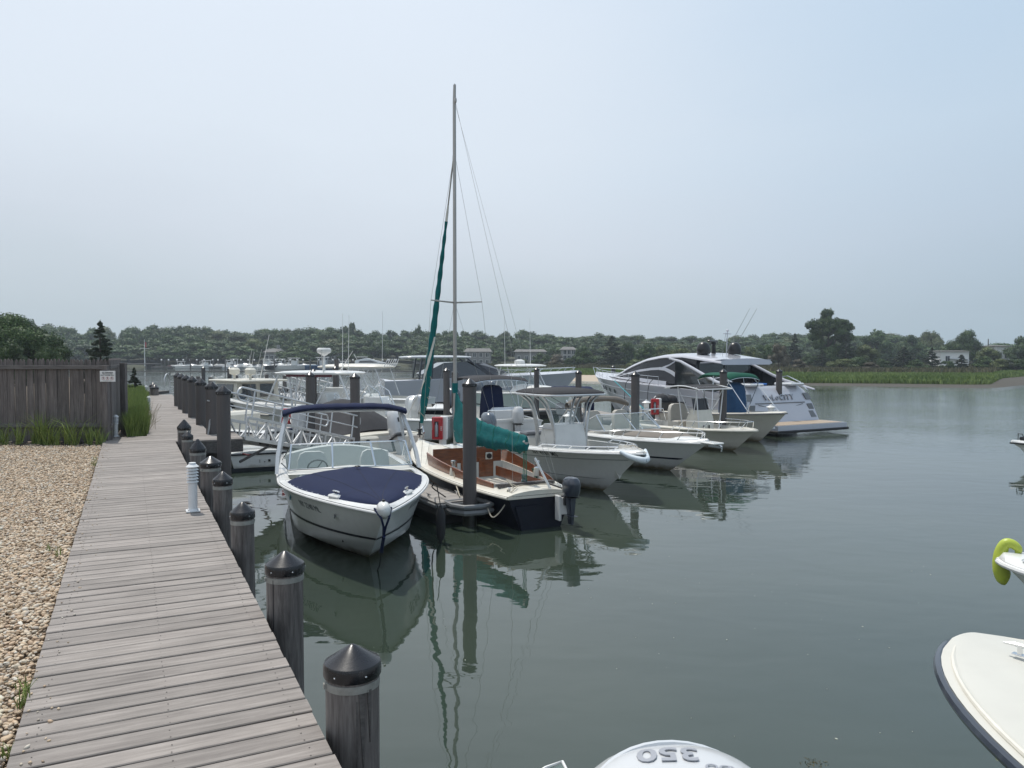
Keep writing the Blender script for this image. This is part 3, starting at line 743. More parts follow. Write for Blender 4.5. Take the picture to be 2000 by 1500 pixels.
# ------------------------------------------------------------------ far land, marsh, woods
def far_z(x, y):
    k = max(0, y-212); return min(7.5, .35 + k*.055) + (.4*math.sin(x*.05)+.3*math.sin(x*.11+1))*min(1,k/30)
fl = MB(); NX, NY = 60, 14
def ffn(u, v):
    x = -390 + 780*u; y0 = lerp_pts([(-390,205),(-120,214),(-60,222),(60,218),(390,214)], x)
    if v == 0: return (x, y0, -.3)
    y = y0 + 3 + (425-y0)*(v-1/NY)/(1-1/NY)
    return (x, y, far_z(x,y) - .25*(v < .1))
fl.grid(ffn, NX, NY); tag(fl.build('far_shore', pbr('dark_forest_floor',(.05,.055,.03),.95,var=.3,vs=.1)), kind='structure')

water_edge = [(880,727),(900,731),(1000,741.5),(1100,745),(1200,747),(1400,750),(1560,755),(1700,757),(1800,758.5),(1900,760.5),(1950,760),(2000,754),(2060,748),(2200,742)]
grass_edge = [(880,724),(905,727),(1000,732.5),(1100,734.5),(1190,735.5),(1300,739),(1420,744.5),(1550,750.5),(1745,752),(1900,754),(1934,753.5),(1958,742),(2000,738),(2200,733)]
def dist(py): return EYE*1500/(py-697)
mf = MB(); cols_ = list(range(878, 2260, 14))
def mfn(tab, zz, back_y):
    rows = [0,.03,.12,.3,.6,1.0]
    def f(u, v):
        i = round(u*(len(cols_)-1)); px = cols_[i]; d0 = dist(lerp_pts(tab, px)); k = rows[round(v*5)]
        d = d0 + (back_y-d0)*k
        return ((px-1000)/1500*d, d, zz[round(v*5)])
    return f
mf.grid(mfn(water_edge, [-.12,.12,.2,.2,.25,.3], 262), len(cols_)-1, 5)
bm2, bn2, bb2 = nodes('beach_sand_and_mud'); BL = bn2.links
bt = bn2.nodes.new('ShaderNodeTexCoord'); bs = bn2.nodes.new('ShaderNodeSeparateXYZ'); BL.new(bt.outputs['Object'], bs.inputs[0])
bnz = bn2.nodes.new('ShaderNodeTexNoise'); bnz.inputs['Scale'].default_value = .35; bnz.inputs['Detail'].default_value = 6; BL.new(bt.outputs['Object'], bnz.inputs['Vector'])
bma = bn2.nodes.new('ShaderNodeMath'); bma.operation = 'MULTIPLY_ADD'; bma.inputs[1].default_value = 30; BL.new(bnz.outputs[0], bma.inputs[0]); BL.new(bs.outputs['X'], bma.inputs[2])
bmr = bn2.nodes.new('ShaderNodeMapRange'); bmr.inputs['From Min'].default_value = 32; bmr.inputs['From Max'].default_value = 40; BL.new(bma.outputs[0], bmr.inputs['Value'])
bmx = bn2.nodes.new('ShaderNodeMix'); bmx.data_type = 'RGBA'; bmx.inputs['A'].default_value = (.40,.33,.25,1); bmx.inputs['B'].default_value = (.055,.048,.036,1); BL.new(bmr.outputs[0], bmx.inputs['Factor'])
BL.new(bmx.outputs['Result'], bb2.inputs['Base Color']); bb2.inputs['Roughness'].default_value = .9
tag(mf.build('beach', bm2), kind='structure')
mg = MB(); mg.grid(mfn(grass_edge, [.05,.42,.5,.55,.6,.9], 262), len(cols_)-1, 5)
tag(mg.build('marsh_ground', pbr('marsh_soil',(.055,.062,.028),.95,var=.35,vs=.25,bump=.5,bs=3)), kind='structure')
def blades(base, h, w, tint, lean=.35, per=1):
    """three-vertex grass blades as triangles (bent into two segments)"""
    n = len(base); a = rng.uniform(0,2*np.pi,n); l = rng.uniform(0,lean,n)*h; b = rng.uniform(0,2*np.pi,n)
    dx, dy = np.cos(a)*w/2, np.sin(a)*w/2; lx, ly = np.cos(b)*l, np.sin(b)*l
    V = np.empty((n,5,3)); x,y,z = base.T
    V[:,0] = np.stack([x-dx,y-dy,z],1); V[:,1] = np.stack([x+dx,y+dy,z],1)
    V[:,2] = np.stack([x+dx*.8+lx*.3,y+dy*.8+ly*.3,z+h*.55],1); V[:,3] = np.stack([x-dx*.8+lx*.3,y-dy*.8+ly*.3,z+h*.55],1)
    V[:,4] = np.stack([x+lx,y+ly,z+h*(1-.25*l/np.maximum(h,1e-6))],1)
    o = (np.arange(n)*5)[:,None]
    F = np.concatenate([np.array([[0,1,2]])+o, np.array([[0,2,3]])+o, np.array([[3,2,4]])+o])
    return V.reshape(-1,3), F, np.repeat(tint,5)
wd0 = G(1590,1490,0); Vs,Fs,Ts = blades(np.stack([wd0.x+rng.normal(0,.05,90), wd0.y+rng.normal(0,.03,90), np.full(90,-.004)],1), rng.uniform(.004,.02,90), np.full(90,.006), rng.random(90), 5.0)
tag(link('floating_weed', fast_mesh('floating_weed',Vs,Fs,leaf_mat('brown_weed',(.05,.04,.02),(.12,.10,.04),rand=0),False,Ts)), 'small brown clump of floating weed near the bottom edge', 'weed', kind='stuff')
def marsh_pts(n, k0, k1, px0=880, px1=2240, bias=1.0):
    px = rng.uniform(px0,px1,n); d0 = np.array([dist(lerp_pts(grass_edge,p)) for p in px])
    k = k0 + (k1-k0)*rng.random(n)**bias
    d = d0 + k
    return np.stack([(px-1000)/1500*d, d, np.where(k<2,.15,.45)],1), px, k
b1, px_, k_ = marsh_pts(64000, .3, 26, bias=1.3)
t1 = np.clip(.45+.25*np.sin(b1[:,0]*.35+b1[:,1]*.2)*np.sin(b1[:,1]*.5)+rng.normal(0,.2,len(b1)),0,1)
V,F,T = blades(b1, rng.uniform(.3,.62,len(b1)), rng.uniform(.10,.22,len(b1)), t1)
tag(link('marsh_grass', fast_mesh('marsh_grass',V,F,M['marsh'],False,T)), 'green cordgrass along the front of the marsh island', 'marsh grass', kind='stuff')
b2, px_, k_ = marsh_pts(42000, 24, 100)
t2 = np.clip(rng.normal(.5,.25,len(b2)),0,1)
V,F,T = blades(b2, rng.uniform(.5,1.15,len(b2)), rng.uniform(.18,.4,len(b2)), t2)
tag(link('reed_belt', fast_mesh('reed_belt',V,F,leaf_mat('brownish_reeds',(.07,.072,.035),(.16,.145,.08),rand=0),False,T)), 'brownish reeds behind the green cordgrass', 'reeds', kind='stuff')

# ---- foliage prototypes, one unit high and one unit wide, base at z=0
def crown_mesh(kind, seed, nleaf, leaf, mat):
    g = np.random.default_rng(seed); blobs = []
    if kind == 'oak':
        for i in range(16):
            a = g.uniform(0,6.28); r = .34*math.sqrt(g.random()); zz = .86-.75*(r/.36)**2*g.uniform(.5,1) - .05*g.random()
            blobs.append((r*math.cos(a), r*math.sin(a), max(.25,zz-.12), g.uniform(.12,.19), g.uniform(.10,.15)))
        for i in range(8):
            a = g.uniform(0,6.28); blobs.append((.33*math.cos(a), .33*math.sin(a), g.uniform(.2,.5), g.uniform(.12,.18), g.uniform(.10,.15)))
    elif kind == 'spread':
        for i in range(40):
            a = g.uniform(0,6.28); r = .36*math.sqrt(g.random()); blobs.append((r*math.cos(a), r*math.sin(a), g.uniform(.25,.75), g.uniform(.07,.12), g.uniform(.05,.08)))
        for i in range(46):
            a = g.uniform(0,6.28); r = .43*math.sqrt(g.random()); zz = .92-.42*(r/.42)**2.2*g.uniform(.4,1)-.25*g.random()*(r<.3)
            blobs.append((r*math.cos(a), r*math.sin(a), max(.30,zz-.05), g.uniform(.07,.13), g.uniform(.05,.085)))
    elif kind == 'bush':
        for i in range(18):
            a = g.uniform(0,6.28); r = .36*math.sqrt(g.random()); zz = (.8-.55*(r/.38)**2)*g.uniform(.5,1)
            blobs.append((r*math.cos(a), r*math.sin(a), max(.12,zz), g.uniform(.11,.17), g.uniform(.10,.17)))
    elif kind == 'cedar':
        for i in range(120):
            zz = g.random()**1.15; rr = .44*(1-zz)**.85*(.30+.70*g.random()) + .012; a = g.uniform(0,6.28)
            blobs.append((rr*math.cos(a), rr*math.sin(a), .05+.91*zz+.05*rr, .035+.075*(1-zz), .016+.022*(1-zz)))
        blobs.append((0,0,.965,.025,.04))
    B = np.array(blobs); nb = len(B); w = B[:,3]**2; idx = g.choice(nb, nleaf, p=w/w.sum())
    d = g.standard_normal((nleaf,3)); d[:,2] = np.abs(d[:,2])*.9 - .35; d /= np.linalg.norm(d,axis=1)[:,None]
    rr = (.72+.38*g.random(nleaf))[:,None]; sc_ = B[idx][:,[3,3,4]]
    c = B[idx][:,:3] + d*sc_*rr*(1+.16*(g.random(nleaf)<.12))[:,None]
    nrm = d*.8 + g.standard_normal((nleaf,3))*.6; nrm /= np.linalg.norm(nrm,axis=1)[:,None]
    t1 = np.cross(nrm, g.standard_normal((nleaf,3))); t1 /= np.linalg.norm(t1,axis=1)[:,None]; t2 = np.cross(nrm,t1)
    s = (leaf*g.uniform(.6,1.4,nleaf))[:,None]
    V = np.stack([c-t1*s, c+t2*s*.7, c+t1*s, c-t2*s*.7],1).reshape(-1,3)
    F = (np.arange(nleaf)*4)[:,None] + np.array([[0,1,2,3]])
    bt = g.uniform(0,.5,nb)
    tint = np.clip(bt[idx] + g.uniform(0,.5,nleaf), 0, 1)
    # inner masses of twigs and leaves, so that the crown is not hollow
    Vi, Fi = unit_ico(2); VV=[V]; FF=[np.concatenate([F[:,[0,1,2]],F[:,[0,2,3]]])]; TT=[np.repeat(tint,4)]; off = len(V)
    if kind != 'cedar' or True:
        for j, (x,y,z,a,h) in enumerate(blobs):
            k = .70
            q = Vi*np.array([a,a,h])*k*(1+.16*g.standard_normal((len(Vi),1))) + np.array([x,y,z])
            VV.append(q); FF.append(Fi+off); TT.append(np.full(len(q), bt[j]*.6)); off += len(q)  # core tint set darker than the outer leaves: painted shade inside the crown
    V = np.concatenate(VV); V[:,2] = np.maximum(V[:,2], .02)
    z1 = V[:,2].max(); V[:,2] /= z1; wx = np.percentile(np.abs(V[:,:2]),99.5)*2; V[:,:2] /= wx
    return fast_mesh('crown', V, np.concatenate(FF), mat, False, np.concatenate(TT))
def trunk_mesh(kind, seed):
    g = random.Random(seed); m = MB(); top = .85 if kind == 'cedar' else .45
    m.tube([(0,0,-.05),(.005,.004,top*.5),(.01,0,top)], [.035,.026,.014], 7)
    if kind in ('oak','spread'):
        for i in range(7):
            a = g.uniform(0,6.28); r = g.uniform(.15,.32); z0 = g.uniform(.18,.42)
            m.tube([(0,0,z0),(r*.5*math.cos(a),r*.5*math.sin(a),z0+.16),(r*math.cos(a),r*math.sin(a),z0+g.uniform(.28,.42))],[.018,.012,.005],5)
    if kind == 'bush':
        for i in range(5):
            a = g.uniform(0,6.28); m.tube([(0,0,0),(.2*math.cos(a),.2*math.sin(a),.5)],[.014,.005],5)
    return m.mesh('trunk', M['tree_bark'])
PR = {}
def plant_proto(key, kind, seed, nleaf, leaf, mat): PR[key] = (crown_mesh(kind, seed, nleaf, leaf, M[mat]), trunk_mesh(kind, seed))
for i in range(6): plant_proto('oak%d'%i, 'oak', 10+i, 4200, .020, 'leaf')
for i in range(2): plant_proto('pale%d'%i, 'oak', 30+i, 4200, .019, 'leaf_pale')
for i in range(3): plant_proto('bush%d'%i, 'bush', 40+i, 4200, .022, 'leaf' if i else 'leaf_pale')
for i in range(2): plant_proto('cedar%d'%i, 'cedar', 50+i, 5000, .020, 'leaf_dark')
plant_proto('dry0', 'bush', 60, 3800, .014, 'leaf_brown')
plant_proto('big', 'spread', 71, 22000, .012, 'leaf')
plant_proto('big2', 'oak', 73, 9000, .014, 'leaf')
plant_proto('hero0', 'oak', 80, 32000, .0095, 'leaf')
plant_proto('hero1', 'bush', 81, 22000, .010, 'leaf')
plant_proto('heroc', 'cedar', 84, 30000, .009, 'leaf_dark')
def tree(key, x, y, z, w, h, label, cat='tree', group=None, rz=None, name=None):
    nm = name or ('cedar_tree' if 'cedar' in key or key == 'heroc' else 'shrub' if key[:4] in ('bush','dry0') else 'oak_tree')
    t = thing(nm, label, cat, (x,y,z), rnd.uniform(0,6.28) if rz is None else rz, group)
    t.scale = (w, w, h)
    link('crown', PR[key][0], t); link('trunk', PR[key][1], t)
    return t
sky_line = [(-300,600),(0,613),(60,618),(100,632),(180,636),(250,633),(340,628),(400,632),(470,642),(530,638),(600,634),(690,634),(760,641),(860,638),(960,646),(1000,641),(1060,643),(1100,649),(1200,646),(1260,656),(1340,648),(1400,656),(1480,649),(1520,642),(1570,648),(1660,648),(1720,643),(1800,652),(1850,668),(1930,668),(2000,662),(2300,655)]
def ztop(py, d): return EYE + (697-py)/1500*d
rows = [(292, 0, 5.2, 4), (262, 11, 6.0, 3), (240, 23, 6.6, 2), (224, 36, 7.4, 1)]
for d, dn, step, ri in rows:
    x = -330.0
    while x < 250:
        px = 1000 + x/d*1500
        if -900 < px < 2300 and not (px > 1820 and d > 250):
            dd = d + rnd.uniform(-7,7); zg = far_z(x,dd) - .2
            top = ztop(lerp_pts(sky_line,px) + dn + rnd.uniform(-3,5) + (3 if ri == 4 else 0), dd)
            if ri == 1 and rnd.random() < .25: x += step; continue
            w = rnd.uniform(9.0,15.0); key = 'oak%d' % rnd.randrange(6)
            if rnd.random() < .07: key = 'pale%d' % rnd.randrange(2)
            lab = {4:'dark green oak on the skyline of the wood across the water',3:'rounded oak crown just below the skyline of the far wood',2:'rounded oak crown in the middle of the far wooded slope',1:'oak on the far shore standing lowest on the wooded slope'}[ri]
            tree(key, x, dd, zg, w, max(5.5, top-zg), lab, 'tree', ['','oaks lowest on the far slope','oaks in the middle of the far slope','oaks just below the skyline','oaks along the far skyline'][ri])
        x += step*rnd.uniform(.75,1.25)
def at(px, d): return (px-1000)/1500*d
def tree_px(key, px, ytop_, d, wpx, label, zg=None, **kw):
    z = zg if zg is not None else .5
    return tree(key, at(px,d), d, z, wpx/1500*d, ztop(ytop_,d)-z, label, **kw)
# notable single trees of the far skyline
tree_px('bush1', 688, 628, 285, 22, 'narrow dark tree sticking up above the far wood near the masts', far_z(-60,285), cat='tree', name='oak_tree')
tree_px('bush2', 818, 631, 285, 20, 'small pointed tree top poking above the far wood left of the mast', far_z(-34,285), name='oak_tree')
# scrub and trees on the marsh, left to right
for a in [('bush1',970,700,200,20,'round dark bush alone on the grassy marsh left of the sand'),
 ('bush2',1056,687,190,40,'bright green bush right of the far white shingled house'),
 ('pale0',1022,700,195,24,'low pale scrub beside the bright green bush'),
 ('dry0',1088,690,180,34,'brownish twiggy shrub in front of the white house windows'),
 ('bush1',1112,698,170,32,'low bright shrub below the white house with dark windows'),
 ('bush2',1140,673,170,50,'leafy green tree right of the white house with dark windows'),
 ('cedar1',1195,655,165,66,'broad dark cedar beyond the bow of the motor yacht'),
 ('bush1',1225,668,170,44,'mid green tree right of the broad dark cedar'),
 ('oak3',1262,669,160,52,'flat topped green tree above the yacht foredeck'),
 ('pale1',1292,672,160,46,'yellow green tree above the yacht foredeck'),
 ('bush0',1328,678,155,54,'yellow green scrub behind the front of the yacht roof'),
 ('pale0',1370,680,165,50,'yellow green scrub behind the yacht roof and left radar dome'),
 ('bush0',1250,702,150,60,'low yellow green scrub over the yacht bow'),
 ('oak4',1430,668,170,50,'dark green tree between the two black radar domes'),
 ('bush0',1468,676,150,44,'yellow green bush right of the right radar dome'),
 ('bush1',1492,672,158,46,'leafy bush behind the aft end of the yacht roof'),
 ('cedar0',1552,650,165,34,'dark cedar left of the tallest tree'),
 ('bush2',1580,690,150,44,'green shrub below the tallest tree at left'),
 ('dry0',1520,668,140,44,'grey brown leafless shrub right of the yacht roof'),
 ('dry0',1560,700,130,40,'low tawny shrub at the back of the marsh grass'),
 ('cedar1',1605,682,138,46,'spreading cedar in front of the tallest tree'),
 ('bush1',1620,676,150,60,'dense green undergrowth at the foot of the tallest tree'),
 ('cedar1',1652,646,148,50,'dark cedar leaning on the right flank of the tallest tree'),
 ('bush0',1640,700,132,60,'low pale green thicket right of the spreading cedar'),
 ('pale1',1690,672,150,60,'pale green round tree right of the dark cedar'),
 ('bush2',1675,695,135,56,'low green thicket under the pale round tree'),
 ('oak1',1710,642,200,78,'large rounded oak right of the tallest tree'),
 ('oak5',1775,651,205,60,'medium rounded oak above the pair of dark cedars'),
 ('pale0',1815,643,230,60,'pale domed tree breaking the skyline left of the umbrella oak'),
 ('bush1',1722,700,128,40,'small bright shrub left of the pair of dark cedars'),
 ('cedar0',1765,676,130,62,'left one of the pair of dark cedars before the white house'),
 ('cedar1',1820,678,130,44,'right one of the pair of dark cedars before the white house'),
 ('bush2',1790,700,126,46,'dark bush between the pair of cedars'),
 ('cedar0',1878,692,126,40,'dark spreading bush right of the white house'),
 ('bush1',1850,704,124,34,'low bush at the foot of the white house'),
 ('oak2',1900,684,190,60,'dark oak behind the white house at right'),
 ('oak0',1850,672,205,56,'dark rounded oak behind the white house at left'),
 ('bush2',1925,694,128,50,'broad low bush toward the right edge'),
 ('bush0',1955,700,124,44,'pale low bush near the right edge'),
 ('pale1',1930,676,150,50,'pale green tree near the telegraph pole'),
 ('bush1',1985,700,122,50,'green thicket at the right edge of the view'),
 ('oak3',1990,655,160,70,'light green tree at the right edge of the view'),
 ('pale0',2040,660,150,60,'pale tree just past the right edge'),
 ('dry0',1700,706,120,44,'tawny shrub at the back of the marsh, right of centre')]:
    key, px, yt, d, w, lab = a
    tree_px(key, px, yt, d, w, lab, cat='shrub' if key[:4] in ('bush','dry0') else 'tree')
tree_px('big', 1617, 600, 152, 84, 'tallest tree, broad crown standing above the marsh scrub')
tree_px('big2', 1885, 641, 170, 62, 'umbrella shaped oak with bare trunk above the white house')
# trees behind the stockade fence on the left
for key, px, yt, d, w, zg, lab in [
   ('hero0', 18, 610, 52, 170, 1.0, 'big leafy tree over the fence at the left edge'),
   ('hero0', 78, 640, 60, 100, 1.0, 'leafy tree over the fence, right of the biggest one'),
   ('hero1', 24, 662, 44, 90, 1.0, 'lighter green shrub just behind the fence at the left edge'),
   ('hero1', 92, 672, 50, 70, 1.0, 'dark shrub behind the fence, left of the cedar'),
   ('hero1', 118, 694, 46, 34, 1.0, 'low bright shrub tip just above the fence pickets')]:
    tree_px(key, px, yt, d, w, lab, zg, name='oak_tree' if 'tree' in lab else 'shrub', cat='tree' if 'tree' in lab else 'shrub')
tree_px('heroc', 197, 624, 36, 86, 'shaggy dark cedar standing behind the fence beside the water', 1.0)
tree_px('heroc', 262, 716, 30, 40, 'low dark cedar sprig at the end of the grass strip', 1.2)

# ================================================================== STRUCTURES ON LAND
def house(px0, px1, yeave, yridge, d, zg, label, wall, nwin=4, storeys=1, chimney=False, depth=8):
    x0, x1 = at(px0,d), at(px1,d); w = x1-x0; ze = ztop(yeave,d); zr = ztop(yridge,d)
    t = thing('house', label, 'house', ((x0+x1)/2, d, zg))
    h = ze-zg; m = MB(); m.box((0,depth/2,h/2),(w,depth,h)); m.build('wall', wall, t, ang=None)
    r = MB(); r.add([(-w/2-.4,-.5,h),(w/2+.4,-.5,h),(w/2+.4,depth+.5,h),(-w/2-.4,depth+.5,h),(-w/2+.3,depth/2,h+zr-ze),(w/2-.3,depth/2,h+zr-ze)],[(0,1,5,4),(2,3,4,5),(1,2,5),(3,0,4),(3,2,1,0)])
    ro = r.build('roof', M['roof'], t, ang=None)
    if chimney: q = MB(); q.box((w*.25,depth*.5,h+zr-ze+.3),(.8,.8,1.4)); q.build('chimney', M['house'], ro)
    for s in range(storeys):
        for i in range(nwin):
            wx = -w/2+w*(i+.5)/nwin; wz = h*(s+.55)/storeys
            f = MB(); f.box((wx,-.04,wz),(.95,.07,1.25)); fo = f.build('window', M['white'], t)
            g_ = MB(); g_.box((wx-.21,-.085,wz),(.36,.03,1.08)); g_.box((wx+.21,-.085,wz),(.36,.03,1.08)); g_.build('pane', M['pane'], fo)
    return t
house(908,958,687,680,205,.6,'long grey white house low on the far shore right of the mast', M['house'],4,2)
house(1006,1066,687,682,205,.6,'weathered grey house half hidden behind scrub on the far shore', M['house'],4,1)
house(1099,1124,683,677,200,.6,'pale two storey house with dark windows between the marsh trees', M['house'],3,3)
house(517,545,688,680,226,1.0,'small shingled cottage with chimney above the far marina', M['house'],3,1,True,6)
house(634,668,691,686,226,1.0,'low grey house with a row of windows above the far marina', M['house'],5,1)
house(812,848,692,684,222,.9,'dark roofed house seen through the trees left of the mast', M['house'],3,1,True)
t = house(1836,1892,686,684.5,150,.8,'modern white flat roofed house with grey solar panels at right', M['house_white'],2,1,False,4)
sp_ = MB(); sp_.add([(-1.2,-.6,1.9),(2.6,-.6,1.6),(2.6,3.5,2.6),(-1.2,3.5,2.9),(-1.2,-.6,1.8),(2.6,-.6,1.5),(2.6,3.5,2.5),(-1.2,3.5,2.8)],[(0,1,2,3),(7,6,5,4),(0,4,5,1),(1,5,6,2),(2,6,7,3),(3,7,4,0)]); sp_.build('solar_panel', M['gel_grey'], t)
house(1945,1972,676,674,165,.8,'small white house among trees at the far right', M['house_white'],2,1,False,6)
def flag_pole(px, ytop_, d, zg, label, gaff=True):
    t = thing('flagpole', label, 'flagpole', (at(px,d), d, zg)); h = ztop(ytop_,d)-zg
    m = MB(); m.tube([(0,0,0),(0,0,h)],[.14,.06],8); m.build('pole', M['white'], t)
    q = MB(); q.tube([(-1.3,0,h*.66),(1.3,0,h*.66)],.05,6); q.build('yardarm', M['white'], t)
    f = MB(); f.slab(lambda u,v: (.15+.75*u+.06*math.sin(v*4), .05*math.sin(u*6), h*.92-1.3*(1-v)-.4*u), 6, 6, .01) if False else f.grid(lambda u,v: (.1+.45*u, .06*math.sin(u*5+v*2), h*.92-1.5*(1-v)-.3*u), 6, 6)
    if gaff: f.build('flag', M['flag'], t)
    return t
flag_pole(283, 663, 215, .4, 'white flagpole with yardarm and limp flag beside the far marina')
m = MB(); m.tube([(0,0,0),(0,0,ztop(662,165))],[.16,.12],8); o = m.build('utility_pole', M['house'], loc=(at(1929,165),165,0)); tag(o,'pale utility pole among the trees at the far right','pole')

# ------------------------------------------------------------------ stockade fence
FZ0, FZ1, FD = 1.36, 2.955, 14.75
pk = MB(); w_ = .070
poly = [(-w_/2,0),(w_/2,0),(w_/2,1.50),(w_/2*.93,1.535),(w_*.27,1.58),(0,1.60),(-w_*.27,1.58),(-w_/2*.93,1.535),(-w_/2,1.50)]
pk.add([(x,-.009,z) for x,z in poly]+[(x,.009,z) for x,z in poly],[tuple(range(9)),tuple(range(17,8,-1))]+[(i,9+i,9+(i+1)%9,(i+1)%9) for i in range(9)])
pk_me = pk.mesh('picket', M['fence'], ang=None)
fence = thing('stockade_fence','weathered grey stockade fence with pointed pickets beside the pebbles','fence',(at(209,FD),FD,FZ0))
x = -6.9; i = 0
while x < .03:
    o = link('picket', pk_me, fence, (x, .03+rnd.uniform(-.003,.003), rnd.uniform(-.012,.012))); o.rotation_euler = (rnd.uniform(-.01,.01), rnd.uniform(-.006,.006), rnd.uniform(-.03,.03)); x += .0745; i += 1
p0 = Vector((.055,-.01,0)); p1 = Vector((at(235,17.6)-at(209,FD), 17.6-FD, 0)); n = int((p1-p0).length/.0745); az = math.atan2((p1-p0).y,(p1-p0).x)
for k in range(n+1):
    p = p0+(p1-p0)*k/n; o = link('picket', pk_me, fence, (p.x,p.y,rnd.uniform(-.01,.01)), az)
for zz in (.32, 1.44, ):
    m = MB(); m.box((-3.45,-.018,0),(6.9,.035,.075),b=.004); m.build('rail', M['rail'], fence, loc=(0,0,zz))
    m = MB(); m.bar(p0+Vector((.02,-.03,0)), p1+Vector((0.02,-.03,0)), .035,.07,.004); m.build('rail', M['rail'], fence, loc=(0,0,zz))
m = MB(); m.box((.02,-.09,.70),(.10,.10,1.55),b=.006); m.build('post', M['fence'], fence)
pe = Vector((at(241,16.6)-at(209,FD), 16.6-FD, 0)); m = MB(); m.box((0,0,.70),(.115,.11,1.62),b=.006); m.build('post', M['fence'], fence, loc=(pe.x,pe.y,0))

def text_mesh(body, size, ext=.0015, bold=0.0, align='CENTER', shear=0.0, space=1.0):
    cu = bpy.data.curves.new('lettering','FONT'); cu.body = body; cu.size = size; cu.extrude = ext; cu.align_x = align; cu.align_y = 'CENTER'; cu.offset = bold*size; cu.shear = shear; cu.space_character = space
    cu.resolution_u = 3
    o = bpy.data.objects.new('lettering', cu); C.objects.link(o)
    bpy.context.view_layer.update()
    me = bpy.data.meshes.new_from_object(o.evaluated_get(bpy.context.evaluated_depsgraph_get()))
    bpy.data.objects.remove(o); bpy.data.curves.remove(cu)
    return me
def text(name, body, size, mat, parent, Mx, **kw):
    me = text_mesh(body, size, **kw); me.transform(Mx); me.materials.clear(); me.materials.append(mat)
    return link(name, me, parent)
sg = thing('warning_sign','small white warning sign with three round symbols on the fence post','sign',(at(210,FD-.16),FD-.16,2.63))
m = MB(); m.box((0,0,0),(.295,.008,.205),b=.003); m.build('board', M['white'], sg)
RX = Matrix.Rotation(math.pi/2,4,'X')
for s_, z_, b_ in (('NO TRESPASSING',.072,.03),('PRIVATE DOCKS',.046,.02),('BOAT OWNERS ONLY',.020,.02)):
    text('lettering', s_, .026, M['navy_hull'], sg, Matrix.Translation((0,-.0055,z_)) @ RX, ext=.0006, bold=b_)
for xx in (-.082,0,.082):
    m = MB(); n=20; vs=[]
    for k in range(n): 
        for rr in (.026,.031): vs.append((xx+rr*math.cos(6.2832*k/n), -.0052, -.038+rr*math.sin(6.2832*k/n)))
    m.add(vs,[(2*k,2*k+1,(2*k+3)%(2*n),(2*k+2)%(2*n)) for k in range(n)])
    m.bar((xx-.019,-.0052,-.019),(xx+.019,-.0052,-.057),.005,.0012); m.build('symbol', M['ink_pink'], sg, ang=None)
    m = MB(); m.box((xx,-.005,-.036),(.014,.001,.022)); m.ball((xx,-.005,-.02),.006,8,5,(1,.1,1)); m.build('symbol', M['ink_black'], sg, ang=None)
text('lettering','VIDEO SURVEILLANCE IN USE', .012, M['ink_grey'], sg, Matrix.Translation((0,-.0055,-.085)) @ RX, ext=.0006)

# ------------------------------------------------------------------ grass by the fence and along the far walk
def tufts(centres, nb, h, w, spread, lean, tint=(0.2,.9)):
    B=[];H=[];W=[];T=[]
    for (cx,cy,cz,sc_) in centres:
        n = int(nb*sc_); r = spread*sc_*np.sqrt(rng.random(n)); a = rng.uniform(0,6.28,n)
        B.append(np.stack([cx+r*np.cos(a),cy+r*np.sin(a),np.full(n,cz)],1)); H.append(h*sc_*rng.uniform(.5,1.1,n)); W.append(np.full(n,w)); T.append(rng.uniform(*tint,n))
    return blades(np.concatenate(B),np.concatenate(H),np.concatenate(W),np.concatenate(T),lean)
m = MB(); m.slab(lambda u,v: (at(-60,14.2)+(at(206,14.2)-at(-60,14.2))*u, 14.1+.75*v+.06*math.sin(u*21), Z_LAND+.012+.02*math.sin(u*40)*math.sin(v*9)), 40, 6, .03)
tag(m.build('planting_bed', M['mulch']), kind='structure')
cs = [(at(px,14.3)+rnd.uniform(-.05,.05), 14.32+rnd.uniform(-.12,.18), Z_LAND+.01, s_) for px, s_ in [(-30,.9),(5,.85),(22,.6),(36,.9),(48,.6),(66,1.15),(78,1.2),(90,1.0),(104,.6),(118,.7),(132,1.0),(146,1.15),(158,.9),(172,.7),(186,.8),(197,.6)]]
V,F,T = tufts(cs, 44, .60, .011, .07, 1.15, (.1,1.0))
tag(link('ornamental_grass', fast_mesh('ornamental_grass',V,F,M['grass'],False,T)),'clumps of long bladed grass at the foot of the fence','ornamental grass',kind='stuff')
gL0 = Vector((at(247,15.3),15.3,0)); gR0 = CL + Vector((-.03,.1,0)); gL1 = Vector((at(250,33),33,0)); gR1 = Vector((E2L.x-.12,E2L.y,0))
n = 26000; u = rng.random(n); v = rng.random(n)**1.35
Lx = gL0.x+(gL1.x-gL0.x)*v; Ly = gL0.y+(gL1.y-gL0.y)*v; Rx = gR0.x+(gR1.x-gR0.x)*v; Ry = gR0.y+(gR1.y-gR0.y)*v
b3 = np.stack([Lx+(Rx-Lx)*u, Ly+(Ry-Ly)*u, np.full(n,Z_LAND-.02)],1)
V,F,T = blades(b3, rng.uniform(.28,.62,n)*(.55+.45*np.clip((1-u)*5,0,1)), rng.uniform(.008,.016,n)*(1+v), np.clip(rng.normal(.5,.25,n),0,1), .4)
tag(link('tall_grass', fast_mesh('tall_grass',V,F,M['grass'],False,T)),'strip of tall green grass between fence corner and far boardwalk','tall grass',kind='stuff')
m = MB()
